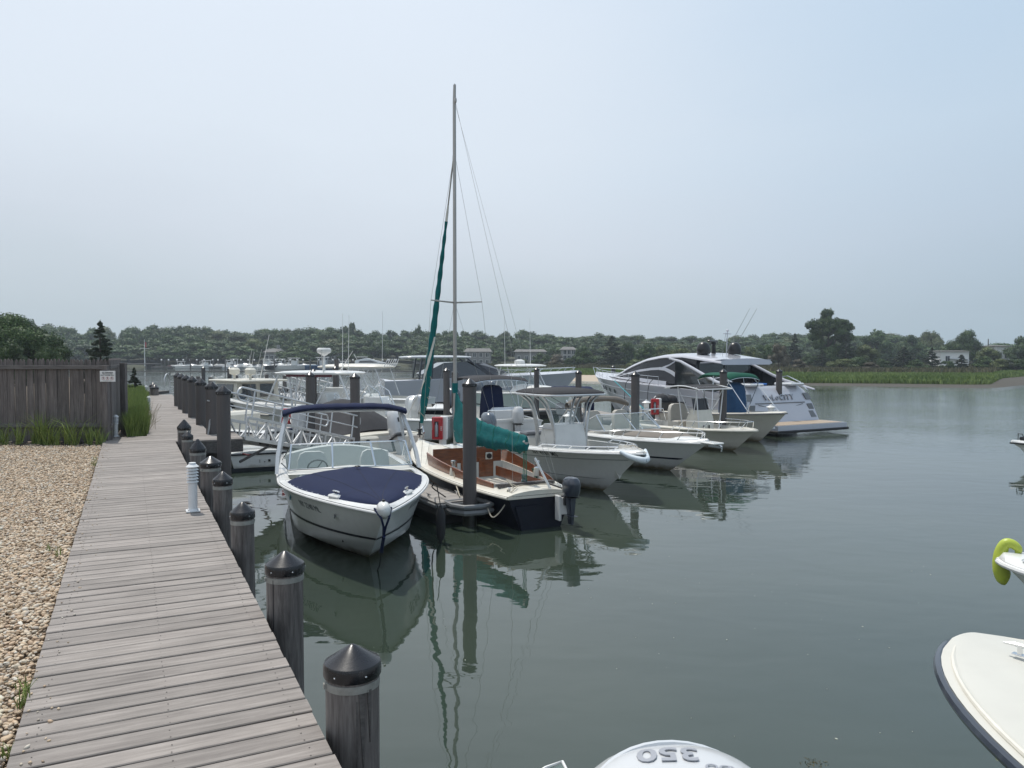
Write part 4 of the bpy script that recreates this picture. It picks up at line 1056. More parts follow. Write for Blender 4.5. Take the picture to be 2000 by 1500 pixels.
for k in range(34):      # wiry stalks leaning over the walk's edge
    s_ = rnd.random()**.8; p = CL.lerp(E2L, .02+.22*s_); x0 = p.x+rnd.uniform(-.05,.10); y0 = p.y+rnd.uniform(-.2,.2); dx = rnd.uniform(-.05,.32); h = rnd.uniform(.25,.62)
    m.tube([(x0,y0,Z_LAND),(x0+dx*.4,y0,Z_LAND+h*.6),(x0+dx,y0-.05,Z_LAND+h)],[.004,.003,.002],4)
tag(m.build('dry_stalks', pbr('dry_stalk',(.28,.24,.16),.9)),'thin wiry stalks overhanging the far boardwalk edge','stalks',kind='stuff')
cs = [(left_edge_x(y)-dx, y, Z_LAND, s_) for y,dx,s_ in [(3.55,.02,.75),(3.75,.05,.5),(6.3,.10,.55),(6.45,.2,.45),(11.5,.05,.7),(12.2,.06,.5),(3.1,.02,.5),(9.3,.05,.3)]]
V,F,T = tufts(cs, 26, .20, .006, .06, .9)
tag(link('weeds', fast_mesh('weeds',V,F,M['grass'],False,T)),'sparse green weeds among the pebbles along the boardwalk edge','weeds',kind='stuff')

# ------------------------------------------------------------------ louvred bollard lights
def bollard(h, label):
    t = thing('bollard_light', label, 'bollard light', group='white bollard lights on the boardwalk'); k = h/.52
    m = MB(); m.box((0,0,.008),(.135,.135,.016),b=.004); m.lathe([(.06,.016),(.05,.03)],20); m.build('base', M['white_paint'], t)
    m = MB(); m.lathe([(.045,.016),(.045,h*.60)],24); m.build('post', M['white_paint'], t)
    m = MB(); m.lathe([(.030,h*.6),(.030,h*.9)],16); m.build('lamp_core', M['gel_grey'], t)
    for i in range(5):
        z = h*(.60+.062*i); m = MB(); m.lathe([(.034,z+.024*k),(.058,z+.004*k),(.060,z),(.056,z),(.032,z+.020*k)],24); m.build('louvre', M['white_paint'], t)
    m = MB(); m.lathe([(.062,h*.905),(.064,h*.915),(.036,h*.965),(.034,h*.995),(.022,h)],24); m.build('hood', M['white_paint'], t)
    m = MB()
    for a in (-2.4,-.75,.75,2.4): m.lathe([(.006,.016),(.006,.022)],6,c=(.058*math.cos(a),.058*math.sin(a),0))
    m.build('bolt', M['screw'], t, kind='stuff')
    return t
b0 = bollard(.51,'white louvred bollard light standing on the boardwalk near the timber piles'); p = G(377,999,DK); b0.location = (p.x,p.y,DK+.001); b0.rotation_euler=(0,0,R(26))
for px,py,lab in [(226.5,853,'white louvred bollard light in front of the fence end post'),(291,800,'nearer one of two white bollards at the edge of the far grass strip'),(286,777,'farther one of two white bollards at the edge of the far grass strip')]:
    p = G(px,py,DK); c = copy_tree(b0, (p.x,p.y,DK+.001), R(26), lab)
    if px == 226.5: c.scale=(.92,.92,.86)
    else: c.scale=(.95,.95,.80 if py==800 else .95)
# small capped piles and driftwood at the end of the walk
for px,py,lab in [(299,747,'short black capped pile at the far end of the boardwalk, rear one'),(302,751,'short black capped pile at the far end of the boardwalk, front one')]:
    p = G(px,py,1.85); t = pile_proto(.15,1.85,.165,.13,.06,M['pile'],False,True,lab,'short piles at the far end of the walk'); t.location=(p.x,p.y,0)
m = MB(); m.box((0,0,0),(2.6,1.6,.16)); m.box((-1.2,0,.3),(.12,.12,.6)); o = m.build('platform', M['beam'], loc=(-20.8,43,1.0)); tag(o,'low dark timber platform on the bank beyond the grass','platform')
f = MB()
for s_ in (-.28,.28): f.tube([(s_,0,.0),(s_,0,.75),(s_,-.25,.95),(s_,-.5,.75),(s_,-.5,.45)],.025,8,sm=4)
for z in (.1,.35,.6): f.tube([(-.28,0,z),(.28,0,z)],.02,6)
p = G(336,768,DK); tag(f.build('dock_ladder', M['alu'], loc=(p.x,p.y+.4,DK-.1)),'curved metal ladder rails at the end of the boardwalk','ladder')

# ------------------------------------------------------------------ floating docks
DZ = .42
def dock(label, c0, c1, width, name='floating_dock', plank=True, pitch=.14):
    c0, c1 = Vector((*c0,0)), Vector((*c1,0)); ax = (c1-c0).normalized(); L = (c1-c0).length; rz = math.atan2(ax.y,ax.x)
    t = thing(name, label, 'dock', (c0.x,c0.y,0), rz)
    m = MB(); 
    for s_ in (-1,1):
        m.box((L/2, s_*(width/2-.02), DZ-.13),(L,.04,.20)); 
    m.box((.02,0,DZ-.13),(.04,width-.08,.20)); m.box((L-.02,0,DZ-.13),(.04,width-.08,.20)); m.build('fascia', M['beam'], t)
    r = MB()
    for s_ in (-1,1): r.box((L/2, s_*(width/2+.02), DZ-.06),(L,.04,.07),b=.015)
    r.box((-.02,0,DZ-.06),(.04,width,.07),b=.015)
    r.build('rub_strip', M['grey_rub'], t)
    f = MB(); k = max(2,int(L/1.6))
    for i in range(k): f.box((L*(i+.5)/k,0,.10),(L/k*.8,width*.82,.34),b=.03)
    f.build('float', M['float'], t)
    n = int(L/pitch); me = None
    b = MB(); b.box((0,0,0),(pitch-.007,width-.004,.028)); 
    # grain runs across: build with its length on local X
    b = MB(); b.box((0,0,0),(width-.006,pitch-.008,.028),b=.003); me = b.mesh('plank', M['dock'], ang=None)
    for i in range(n):
        o = link('plank', me, t, (pitch*(i+.5),0,DZ-.012), math.pi/2)
    return t
FA = R(-27)   # direction of the slips, measured from straight ahead
fv = Vector((math.sin(FA), math.cos(FA), 0)); fr = Vector((math.cos(FA), -math.sin(FA), 0))
mainA = Vector((-4.6,18.0,0)); mainB = Vector((13.6,38.8,0)); mv = (mainB-mainA).normalized()
dock('long main floating dock running behind the moored boats', mainA+mv*.1, mainB, 1.9, pitch=.28)
def finger(px, label, back, width=1.0, near=.25, offs=.28, az=None):
    global fv, fr
    if az is not None: fv = Vector((math.sin(az), math.cos(az), 0)); fr = Vector((math.cos(az), -math.sin(az), 0))
    p = DP[px]; P0 = Vector((p.x,p.y,0)) + fv*near - fr*offs
    # length up to the main dock
    n_ = Vector((-mv.y, mv.x, 0)); k = ((mainA-P0).dot(n_))/(fv.dot(n_)) - .95
    t = dock(label, P0, P0+fv*k, width)
    c = MB(); q = .30
    ring = [(-q,-q*.9),(-q*.9,-q),(q*.55,-q),(q,-q*.5),(q,q*.5),(q*.55,q),(-q*.9,q)]
    T = Matrix.Rotation(-math.atan2(fv.y,fv.x)+math.atan2(p.y-P0.y,p.x-P0.x),3,'Z')
    lp = Matrix.Rotation(-t.rotation_euler.z,3,'Z') @ Vector((p.x-P0.x,p.y-P0.y,0))
    c.tube([(lp.x-.26,lp.y-.30,DZ-.02),(lp.x-.36,lp.y-.05,DZ-.02),(lp.x-.30,lp.y+.25,DZ-.02),(lp.x-.05,lp.y+.36,DZ-.02),(lp.x+.30,lp.y+.34,DZ-.02),(lp.x+.34,lp.y-.28,DZ-.02),(lp.x+.1,lp.y-.34,DZ-.02)],.045,8,closed=True)
    c.tube([(lp.x-.26,lp.y-.30,DZ-.12),(lp.x-.36,lp.y-.05,DZ-.12),(lp.x-.30,lp.y+.25,DZ-.12),(lp.x-.05,lp.y+.36,DZ-.12),(lp.x+.30,lp.y+.34,DZ-.12),(lp.x+.34,lp.y-.28,DZ-.12),(lp.x+.1,lp.y-.34,DZ-.12)],.05,8,closed=True)
    c.build('pile_collar', M['grey_rub'], t)
    for i in (.12,.45,.8):
        cl = MB(); yy = width/2-.10
        for s_ in (-1,1):
            cl.tube([(k*i-.10,s_*yy,DZ+.06),(k*i+.10,s_*yy,DZ+.06)],.010,6); cl.box((k*i,s_*yy,DZ+.028),(.06,.03,.06))
        cl.build('cleat', M['steel'], t)
    return t
finger(917,'narrow wooden finger dock between the speedboat and the sailboat',7,.78,.22,.14,R(-30))
finger(1241,'finger dock hidden between the centre console and the tan covered boat',7,az=R(-27))
finger(1413,'finger dock ending at the pile by the tan covered boat bow',7)
finger(1522,'finger dock ending at the pile in front of the yacht transom',7)
# far docks behind the main one
dock('floating dock behind the covered boat with the white outboard', (-9.8,22.5), (-4.9,25.2), 1.4, pitch=.28)
dock('narrow dock beside the motor yacht', (4.6,33.0), (2.6,40.0), 1.2, pitch=.28)
dock('outer floating dock behind the grey bimini boat', (-7.0,33.6), (3.4,38.8), 1.2, pitch=.28)

def pedestal(px, py, ztop_, label, red=True, cap=True, loc=None):
    p = G(px,py,ztop_) if loc is None else Vector(loc); h = ztop_-DZ
    t = thing('power_pedestal', label, 'power pedestal', (p.x,p.y,DZ)); 
    m = MB(); m.lathe([(.15,.002),(.14,.05),(.085,.10),(.085,h*.72),(.10,h*.74),(.10,h*.9)],16); m.build('column', M['white'], t)
    if cap: m = MB(); m.lathe([(.11,h*.9),(.17,h*.93),(.15,h*.95),(.05,h*1.0),(.04,h*1.04),(.01,h*1.05)],16); m.build('cap', M['white'], t)
    return t
def ext_cabinet(loc, label, rz=0):
    t = thing('fire_extinguisher_cabinet', label, 'fire cabinet', loc, rz)
    m = MB(); m.lathe([(.20,.002),(.19,.06),(.10,.13),(.10,.35)],18,c=(.10,.12,0)); m.box((.13,.10,.62),(.22,.16,.66),b=.03); m.build('stand', M['white'], t)
    m = MB(); m.box((-.03,0,.62),(.30,.20,.62),b=.02); m.build('cabinet', M['red'], t)
    m = MB(); m.box((-.05,-.103,.60),(.11,.006,.42),b=.003); w = m.build('window', M['dark_glass'], t)
    m = MB(); m.lathe([(.035,.40),(.04,.42),(.04,.70),(.02,.74),(.015,.78)],10,c=(-.05,-.125,0)); m.build('extinguisher', M['ink_silver'], t)
    text('lettering','FIRE', .07, M['white'], t, Matrix.Translation((.085,-.102,.62)) @ RX @ Matrix.Rotation(math.pi/2,4,'Z'), ext=.001)
    return t
p = G(857,880,DZ); ext_cabinet((p.x,p.y,DZ),'red fire extinguisher cabinet on white stand left of the teal boom cover')
p = G(1287,812,DZ); ext_cabinet((at(1281,30.2),30.2,DZ),'red fire extinguisher cabinet in front of the motor yacht hull')
ext_cabinet((at(560,24.5),24.5,DZ),'slim red fire extinguisher cabinet behind the gangway rails')
pedestal(1110,808,1.35,'white power pedestal seen through the centre console top supports')
pedestal(1262.5,783,1.35,'white power pedestal left of the far red cabinet')
pedestal(1506,792,1.25,'white power pedestal beside the pile at the yacht transom')
# dark bags and covered cart by the yacht
c = thing('dock_cart','black wheeled dock cart heaped with dark bags beside the yacht hull','cart',(at(1302,31.2),31.2,DZ),R(30))
m = MB(); m.loft([[(-.55,-.3,.30),(.55,-.3,.30),(.55,.3,.30),(-.55,.3,.30)],[(-.7,-.38,.75),(.7,-.38,.75),(.7,.38,.75),(-.7,.38,.75)]]); m.build('tub', M['black'], c)
m = MB(); 
for s_ in (-1,1): m.lathe([(.2,-.03),(.2,.03)],14,M=Matrix.Rotation(math.pi/2,4,'X'),c=(0,s_*.42,.2))
m.build('wheel', M['rubber'], c)
m = MB(); m.ball((-.25,0,.82),.34,12,8,(1,.8,.75)); m.ball((.3,.05,.8),.28,12,8,(1,.9,.8)); m.build('bag', M['dark_cloth'], c)
hood = MB(); hood.grid(lambda u,v: (.62*math.cos(math.pi*u)*(1-.1*v), .5*v-.25, 1.05*math.sin(math.pi*u)**.6), 16, 4)
tag(hood.build('cart_hood', M['dark_cloth'], loc=(at(1296,32.0),32.0,DZ)),'black rounded canvas hood against the motor yacht hull','canvas hood')

# ------------------------------------------------------------------ aluminium gangways
def gangway(label, p0, p1, w, truss=.40, rail=.98, panels=16, hoop=True):
    p0, p1 = Vector(p0), Vector(p1); d = p1-p0; L = d.length
    t = thing('gangway', label, 'gangway', p0)
    t.rotation_mode = 'QUATERNION'; t.rotation_quaternion = d.to_track_quat('X','Z')
    for s_ in (-1,1):
        y = s_*w/2; m = MB()
        m.box((L/2,y,-.02),(L,.05,.08),b=.004); m.box((L/2,y,truss),(L,.045,.06),b=.004)
        for i in range(panels+1):
            x = L*i/panels; m.box((x,y,truss/2),(.026,.026,truss))
            if i < panels:
                a, b = ((x,y,.02),(x+L/panels,y,truss-.03)) if i % 2 else ((x,y,truss-.03),(x+L/panels,y,.02))
                m.bar(a,b,.03,.026)
        m.build('truss', M['alu'], t)
        r = MB(); r.tube([(-.15,y,rail),(L-.05,y,rail)],.021,8); r.tube([(-.15,y,rail*.72),(L-.1,y,rail*.72)],.014,8)
        if hoop:
            if s_ < 0: r.tube([(-.15,y,rail*.72),(-.32,y,rail*.75),(-.38,y,rail*.87),(-.30,y,rail*.98),(-.15,y,rail)],.021,8,sm=4)
            r.tube([(L-.1,y,rail*.72),(L+.1,y,rail*.72),(L+.18,y,rail*.86),(L+.1,y,rail),(L-.05,y,rail)],.021,8,sm=4)
        for i in range(5):
            x = .12+(L-.25)*i/4; r.tube([(x,y,truss),(x,y,rail)],.018,8)
        r.build('handrail', M['alu'], t)
    n = int(L/.12)
    m = MB()
    for i in range(n): m.box((L*(i+.5)/n,0,.012),(L/n-.012,w-.06,.02))
    m.build('tread', M['alu'], t, ang=None)
    m = MB(); m.box((L+.22,0,-.04),(.5,w-.05,.015)); m.build('landing_plate', M['alu'], t)
    m = MB(); m.bar((.9,-w/2+.05,-.07),(.0,-w/2+.05,-.50),.035,.045); m.bar((L*.15,-w/2+.1,-.07),(L*.9,-w/2+.1,-.07),.05,.05); m.build('brace', M['beam'], t)
    return t
gp0 = G(482,868,Z_DECK-.06)
gangway('aluminium truss gangway sloping from the boardwalk platform to the floating dock', (-5.83,15.62,Z_DECK-.02), (-4.42,19.25,DZ+.14), .95, panels=13)
m2 = gangway('distant aluminium gangway with double handrail beyond the dark hulled boat', (at(556,37),37,1.25), (at(690,33),33,.5), .9, panels=20)
# old fixed pier beyond, with round posts and a ladder
pr = thing('fixed_pier','dark timber pier with ladder and rough posts behind the gangway','pier',(at(535,38),38,0))
m = MB(); m.box((-.1,0,1.38),(2.3,1.2,.12)); m.box((-.1,-.55,1.22),(2.3,.08,.24)); m.build('pier_deck', M['beam'], pr)
for x_, h_ in ((-.9,2.05),(-.15,2.15),(.72,2.15),(.35,1.3)):
    m = MB(); m.lathe([(.10,-1),(.095,h_)],10,c=(x_,-.66,0)); m.build('post', M['pile'], pr)
m = MB()
for s_ in (-.62,-.42): m.box((s_,-.7,.9),(.04,.04,2.0))
for z in (.3,.7,1.1,1.5): m.box((-.52,-.7,z),(.2,.03,.03))
m.build('ladder', M['beam'], pr)
# lone posts in the water
for px,py0,py1,lab in [(461,733,760,'dark stub post between the tall piles at left'),(411,737,752,'low dark post on the water at far left'),(387,735,752,'small dark post on open water at far left')]:
    d = 42; x_=at(px,d); h_=ztop(py0,d); m = MB(); m.lathe([(.13,-1),(.12,h_)],10); tag(m.build('water_post', M['pile'], loc=(x_,d,0)),lab,'post')
m = MB(); m.lathe([(.12,-1),(.10,ztop(702,34))],10); tag(m.build('water_post', M['pile'], loc=(at(657.5,34.5),34.5,0)),'thin bare post sticking up behind the grey pile left of the hardtop boats','post')
# floating boom line across the creek
m = MB(); m.box((0,0,.03),(70,.35,.22),b=.05)
tag(m.build('floating_boom', M['beam'], loc=(-50,dist(725.5),0)),'long dark floating boom line across the far water','boom')

# ================================================================== BOATS
class Hull:
    """x forward from the transom, y to port, z up from the waterline"""
    def __init__(s, L, B, bow, stern, over=1.0, p=2.3, q=1.0, tm=.40, sw=.90, chine=.80, chz=.10, bowch=.38, keel=-.35, flare=.45, sheer=1.7, pc=1.9, x0=0.0):
        s.__dict__.update(locals()); del s.__dict__['s']
    def sh(s, t, p, q=1.0):
        if t < s.tm: k = (s.tm-t)/s.tm; return 1-(1-s.sw)*k*k
        u = (t-s.tm)/(1-s.tm); return max(0, 1-u**p)**q
    def b(s, t): return s.B/2*s.sh(t, s.p, s.q)
    def sz(s, t): return s.stern+(s.bow-s.stern)*t**s.sheer
    def S(s, t, k, side=1):
        """point on the topsides, k 0 at the chine, 1 at the sheer"""
        b = s.b(t); c = s.B/2*s.chine*s.sh(t, s.pc, 1.0)
        zc = s.chz+s.bowch*t**4; zs = s.sz(t)
        Lc = s.L-s.over*(1-(s.bowch+s.chz+.2)/(s.bow+.2)*.75)
        x = s.x0+t*(Lc+(s.L-Lc)*k)
        y = c+(b-c)*k**(1+s.flare*2*t)
        return Vector((x, side*y, zc+(zs-zc)*k))
    def K(s, t):
        Lk = s.L-s.over; return Vector((s.x0+t*Lk, 0, s.keel+(s.bowch*.2-s.keel)*t**7))
    def ts(s, n=26): return [1-(1-i/n)**1.35 for i in range(n)]+[1.0]
    def skin(s, m, k0=0.0, k1=1.0, off=0.0, n=26, nk=7, bottom=True, transom=True):
        ts = s.ts(n)
        for side in (1,-1):
            def pt(t,k):
                p = s.S(t,k,side); return p+Vector((off*.3*t, side*off, 0))
            vs=[]; cols=nk+1+(1 if bottom else 0)
            for t in ts:
                if bottom: vs.append(s.K(t))
                for j in range(nk+1): vs.append(pt(t, k0+(k1-k0)*j/nk))
            m.add(vs,[(i*cols+j,(i+1)*cols+j,(i+1)*cols+j+1,i*cols+j+1) for i in range(len(ts)-1) for j in range(cols-1)])
        if transom:
            P=[s.K(0)]+[s.S(0,j/nk,1) for j in range(nk+1)]+[s.S(0,j/nk,-1) for j in range(nk,-1,-1)]
            m.add(P,[tuple(range(len(P)))])
    def band(s, z0, z1, off=.005, t0=0.0, t1=1.0, n=24):
        m = MB(); ts = [t0+(t1-t0)*i/n for i in range(n+1)]
        for side in (1,-1):
            vs=[]
            for t in ts:
                zc = s.chz+s.bowch*t**4; zs = s.sz(t)
                for z in (z0,z1):
                    zz = z(t) if callable(z) else z
                    k = min(1,max(0,(zz-zc)/(zs-zc))); p = s.S(t,k,side); vs.append(p+Vector((off*.5*t, side*off, 0)))
            m.add(vs,[(2*i,2*i+2,2*i+3,2*i+1) for i in range(n)])
        return m
    def y_at(s, x, z):
        t = (x-s.x0)/s.L
        for _ in range(8):
            t = min(1,max(0,t)); zc = s.chz+s.bowch*t**4; k = min(1,max(0,(z-zc)/(s.sz(t)-zc))); p = s.S(t,k,1); t += (x-p.x)/s.L
        return p.y if z >= zc else p.y*max(0,1-(zc-z)/.5)
    def rail_pts(s, t0, t1, n, inset, up, side):
        out=[]
        for i in range(n+1):
            t=t0+(t1-t0)*i/n; p=s.S(t,1,side); b=abs(p.y); nb=max(0,b-inset)
            dx = inset*.9*max(0,(t-.85)/.15)
            out.append(Vector((p.x-dx, side*nb, p.z+up)))
        return out
    def deck(s, m, w=.22, t0=.03, t1=.62, crown=.05, n=30):
        ts = sorted(set([round(t0,4),round(t1,4)]+s.ts(n+10)))
        # side decks and solid decks
        vs=[]; fs=[]; NV=10
        for t in ts:
            p=s.S(t,1,1); b=p.y
            inner = max(0,b-w) if (t0<=t<=t1) else 0
            for side in (1,-1):
                for j in range(NV//2+1):
                    f=j/(NV//2); y=b+(inner-b)*f
                    dome = crown*(1-(y/max(b,1e-3))**2) if b>1e-3 else 0
                    lip = .012*math.sin(min(1,f*5)*math.pi/2)
                    vs.append((p.x, side*y, p.z+dome+lip))
        W=(NV//2+1)*2; h=NV//2+1
        for i in range(len(ts)-1):
            for sd in (0,1):
                for j in range(h-1):
                    a=i*W+sd*h+j; fs.append((a,a+W,a+W+1,a+1))
        base=len(vs)       # close the crown down onto the transom
        for sd in (0,1):
            ids=[sd*h+j for j in range(h)]
            for a in ids: x,y,z=vs[a]; vs.append((x,y,s.sz(0)-.03))
            for j in range(h-1): fs.append((ids[j],ids[j+1],base+sd*h+j+1,base+sd*h+j))
        m.add(vs,fs)
    def liner(s, m, w=.22, t0=.03, t1=.62, floor=.25, n=20, crown=.05):
        ts=[t0+(t1-t0)*i/n for i in range(n+1)]; vs=[]
        for t in ts:
            p=s.S(t,1,1); y=max(.01,p.y-w); b=p.y; z=p.z+crown*(1-(y/max(b,1e-3))**2)+.011
            yf=y-.03 if y>.06 else y*.5
            yf=max(.005,min(yf,s.y_at(p.x,floor)-.05)); zm=(z+floor)/2; ym=max(.006,min(y,s.y_at(p.x,zm)-.04))
            vs+=[(p.x,y,z),(p.x,ym,zm),(p.x,yf,floor),(p.x,0,floor),(p.x,-yf,floor),(p.x,-ym,zm),(p.x,-y,z)]
        fs=[(i*7+j,(i+1)*7+j,(i+1)*7+j+1,i*7+j+1) for i in range(n) for j in range(6)]
        fs+=[(0,1,2,3,4,5,6),tuple(n*7+k for k in (6,5,4,3,2,1,0))]
        # close the openings' end walls up to the deck
        m.add(vs,fs)
def boat(name, label, cat, H, stern_xy, heading, hull_mat='hull_white', deck_mat='gel', group=None, w=.22, t0=.03, t1=.62, floor=.25, rub='grey_rub', boot=None, bottom=True, crown=.05, rub_r=.022, open_=True):
    t = thing(name, label, cat, (stern_xy[0],stern_xy[1],0), math.pi/2-heading, group); t.empty_display_size=.5
    m = MB(); H.skin(m); hl = m.build('hull', M[hull_mat], t, ang=38)
    m = MB(); H.deck(m, w, t0 if open_ else .5, t1 if open_ else .5001, crown); m.build('deck', M[deck_mat], t, ang=30)
    if open_:
        m = MB(); H.liner(m, w, t0, t1, floor, crown=crown); m.build('cockpit_liner', M['liner'], t, ang=30)
    if rub:
        m = MB()
        for sd in (1,-1): m.tube([H.S(x,1,sd)+Vector((.006,sd*.008,-.03)) for x in H.ts(44)], rub_r, 8)
        m.box((H.x0-.008,0,H.sz(0)-.03),(.03,H.b(0)*2,rub_r*1.6)); m.build('rub_rail', M[rub], t)
    if boot:
        a,b_,mt = boot; m = H.band(a,b_); m.build('boot_stripe', M[mt], t)
    return t
def bow_xy(bow_px, bow_py, bow_z, L, heading):
    """stern position from where the bow tip stands"""
    p = G(bow_px,bow_py,bow_z); return (p.x-L*math.sin(heading), p.y-L*math.cos(heading))
def hull_text(parent, H, body, size, mat, x0, zc, side, **kw):
    """lettering that follows the topsides; x0 = distance of its middle from the transom"""
    me = text_mesh(body, size, ext=.001, **kw); d=1 if side<0 else -1
    Lx = H.L
    for v in me.vertices:
        x = x0 + d*v.co.x; z = zc + v.co.y
        t = x/Lx
        for _ in range(6):
            zc0 = H.chz+H.bowch*t**4; zs=H.sz(t); k=(z-zc0)/(zs-zc0); p=H.S(t,max(0,min(1,k)),1); t += (x-p.x)/Lx
        v.co = (p.x, side*(p.y+.004+ (v.co.z+.001)), z)
    me.materials.clear(); me.materials.append(mat); return link('lettering', me, parent)
def outboard(parent, x, y, z, s=1.0, mat='white_cowl', tilt=0.0, rz=0.0, name='outboard_motor', leg_mat=None, style=0):
    o = bpy.data.objects.new(name, None); C.objects.link(o); o.parent = parent; o.location=(x,y,z); o.rotation_euler=(0,tilt,rz); o.scale=(s,s,s)
    lm = M[leg_mat or mat]
    m = MB(); rings=[]
    prof = [(-.02,.15,.13,.02),(.02,.22,.17,.0),(.18,.27,.185,-.01),(.40,.29,.18,-.02),(.54,.26,.16,-.03),(.62,.18,.11,-.05),(.64,.08,.05,-.06)] if style==0 else \
           [(-.02,.13,.11,.02),(.03,.20,.16,.0),(.25,.24,.18,-.02),(.50,.20,.16,-.04),(.66,.15,.13,-.02),(.70,.10,.09,-.01)]
    for zz,a,b,cx in prof:
        rings.append([(cx-.20+a*(1 if math.cos(g)>0 else -1)*abs(math.cos(g))**.75, b*(1 if math.sin(g)>0 else -1)*abs(math.sin(g))**.75, zz) for g in [2*math.pi*k/20 for k in range(20)]])
    m.loft(rings); cw = m.build('cowl', M[mat], o, ang=40)
    m = MB(); m.box((-.20,0,-.035),(.40,.30,.03),b=.01); m.build('cowl_seam', M['black'], o)
    m = MB(); m.loft([[(-.32,-.08,-.05),(-.06,-.09,-.05),(-.06,.09,-.05),(-.32,.08,-.05)],[(-.30,-.05,-.55),(-.10,-.06,-.55),(-.10,.06,-.55),(-.30,.05,-.55)],[(-.28,-.03,-.95),(-.12,-.03,-.95),(-.12,.03,-.95),(-.28,.03,-.95)]])
    m.box((-.22,0,-.66),(.34,.22,.015),b=.004); m.build('leg', lm, o)
    m = MB(); m.box((-.03,0,-.18),(.10,.20,.34),b=.015); m.build('bracket', M['black'], o)
    return o
def console(parent, x, y, floor, w=.75, l=.7, h=1.0, mat='gel', screen=True, wheel=True, back=True, screen_mat='glass'):
    m = MB(); a=h
    m.loft([[(x-l/2,y-w/2,floor),(x+l/2,y-w/2,floor),(x+l/2,y+w/2,floor),(x-l/2,y+w/2,floor)],
            [(x-l/2+.06,y-w/2,floor+a*.68),(x+l/2-.04,y-w/2,floor+a*.68),(x+l/2-.04,y+w/2,floor+a*.68),(x-l/2+.06,y+w/2,floor+a*.68)],
            [(x-l/2+.20,y-w/2+.03,floor+a),(x+l/2-.14,y-w/2+.03,floor+a),(x+l/2-.14,y+w/2-.03,floor+a),(x-l/2+.20,y+w/2-.03,floor+a)]])
    c = m.build('console', M[mat], parent, ang=25)
    if screen:
        m = MB(); zb=floor+a-.02
        m.slab(lambda u,v: (x+l/2-.14-.10*v-.20*abs(u-.5)**2*2, y+(u-.5)*(w-.02), zb+.40*v), 8, 3, .008); m.build('windscreen', M[screen_mat], parent)
        m = MB(); m.tube([(x+l/2-.24-.20*abs(u-.5)**2*2, y+(u-.5)*(w), zb+.40) for u in [k/8 for k in range(9)]],.012,6); m.build('screen_rail', M['steel'], parent)
    if wheel:
        T = Matrix.Translation((x-l/2-.02,y,floor+a*.82)) @ Matrix.Rotation(R(-60),4,'Y')
        m = MB(T); m.tube([(.17*math.cos(g),.17*math.sin(g),0) for g in [6.283*k/18 for k in range(18)]],.013,6,closed=True)
        for g in (.5,2.6,4.7): m.tube([(0,0,-.03),(.17*math.cos(g),.17*math.sin(g),0)],.009,5)
        m.tube([(0,0,-.15),(0,0,0)],.02,6); m.build('steering_wheel', M['steel'], parent)
    return c
def legs(parent, top, pairs, r=.022, mat='alu', name='support_frame'):
    """pairs of (foot, head) for both sides (y mirrored)"""
    m = MB()
    for a,b in pairs:
        for sd in (1,-1): m.tube([(a[0],sd*a[1],a[2]),(b[0],sd*b[1],b[2])] if len(a)==3 else a, r, 8)
    return m.build(name, M[mat], parent)
def canopy(parent, x0, x1, w, z, mat, th=.05, crown=.08, name='hardtop', rz=.12):
    m = MB(); rings=[]
    cx=(x0+x1)/2; a=(x1-x0)/2; b=w/2
    def ring(k, zz):
        return [(cx+a*k*(1 if math.cos(g)>0 else -1)*abs(math.cos(g))**.35, b*k*(1 if math.sin(g)>0 else -1)*abs(math.sin(g))**.35, zz) for g in [2*math.pi*i/36 for i in range(36)]]
    m.loft([ring(.93,z-th),ring(.985,z-th*.8),ring(1.0,z-th*.35),ring(.985,z),ring(.8,z+crown*.55),ring(.45,z+crown*.9),ring(.1,z+crown)])
    return m.build(name, M[mat], parent, ang=50)
def bimini(parent, x0, x1, w, z, mat, sag=.0, drop=.10, th=.022, folded=False, foot=None, tilt=0, n_bow=3):
    m = MB()
    def f(u,v):
        x=x0+(x1-x0)*u; e=abs(v-.5)*2
        zz = z + .10*(1-e**2.5) - drop*max(0,(abs(u-.5)*2-.7)/.3)**1.5 - .025*math.sin(math.pi*u*(n_bow-1))**2*(1-e) + tilt*u
        return (x, (v-.5)*w, zz)
    m.slab(f, 16, 12, th); c = m.build('canvas_top', M[mat], parent, ang=60)
    b = MB()
    for i in range(n_bow):
        u=i/(n_bow-1); xx=x0+(x1-x0)*u
        pts=[f(u,v) for v in [k/10 for k in range(11)]]; pts=[(p[0],p[1],p[2]-th-.012) for p in pts]
        ft = foot if foot else ((x0+x1)/2, w/2, z-1.0)
        b.tube([(ft[0],ft[1],ft[2])]+pts[::-1]+[(ft[0],-ft[1],ft[2])] , .013, 6)
    b.build('frame', M['steel'], parent)
    return c
def bow_rail(parent, H, t0, t1, h=.28, n=16, post=5, r=.013, inset=.07, closed=True):
    m = MB()
    L_ = [H.rail_pts(t0,t1,n,inset,h*min(1,1),1), H.rail_pts(t0,t1,n,inset,h,-1)]
    for l in L_:
        l[0] = l[0]-Vector((.05,0,h-.02))
    pts = L_[0]+L_[1][::-1]
    m.tube(pts if closed else L_[0], r, 7)
    if not closed: m.tube(L_[1], r, 7)
    for sd,l in ((1,L_[0]),(-1,L_[1])):
        base = H.rail_pts(t0,t1,n,inset*.9,.0,sd)
        for i in range(1,post+1):
            k = round(i*n/post); k=min(n,k); m.tube([base[max(0,k-1)],l[k]], r*.85, 6)
    m.build('bow_rail', M['steel'], parent)
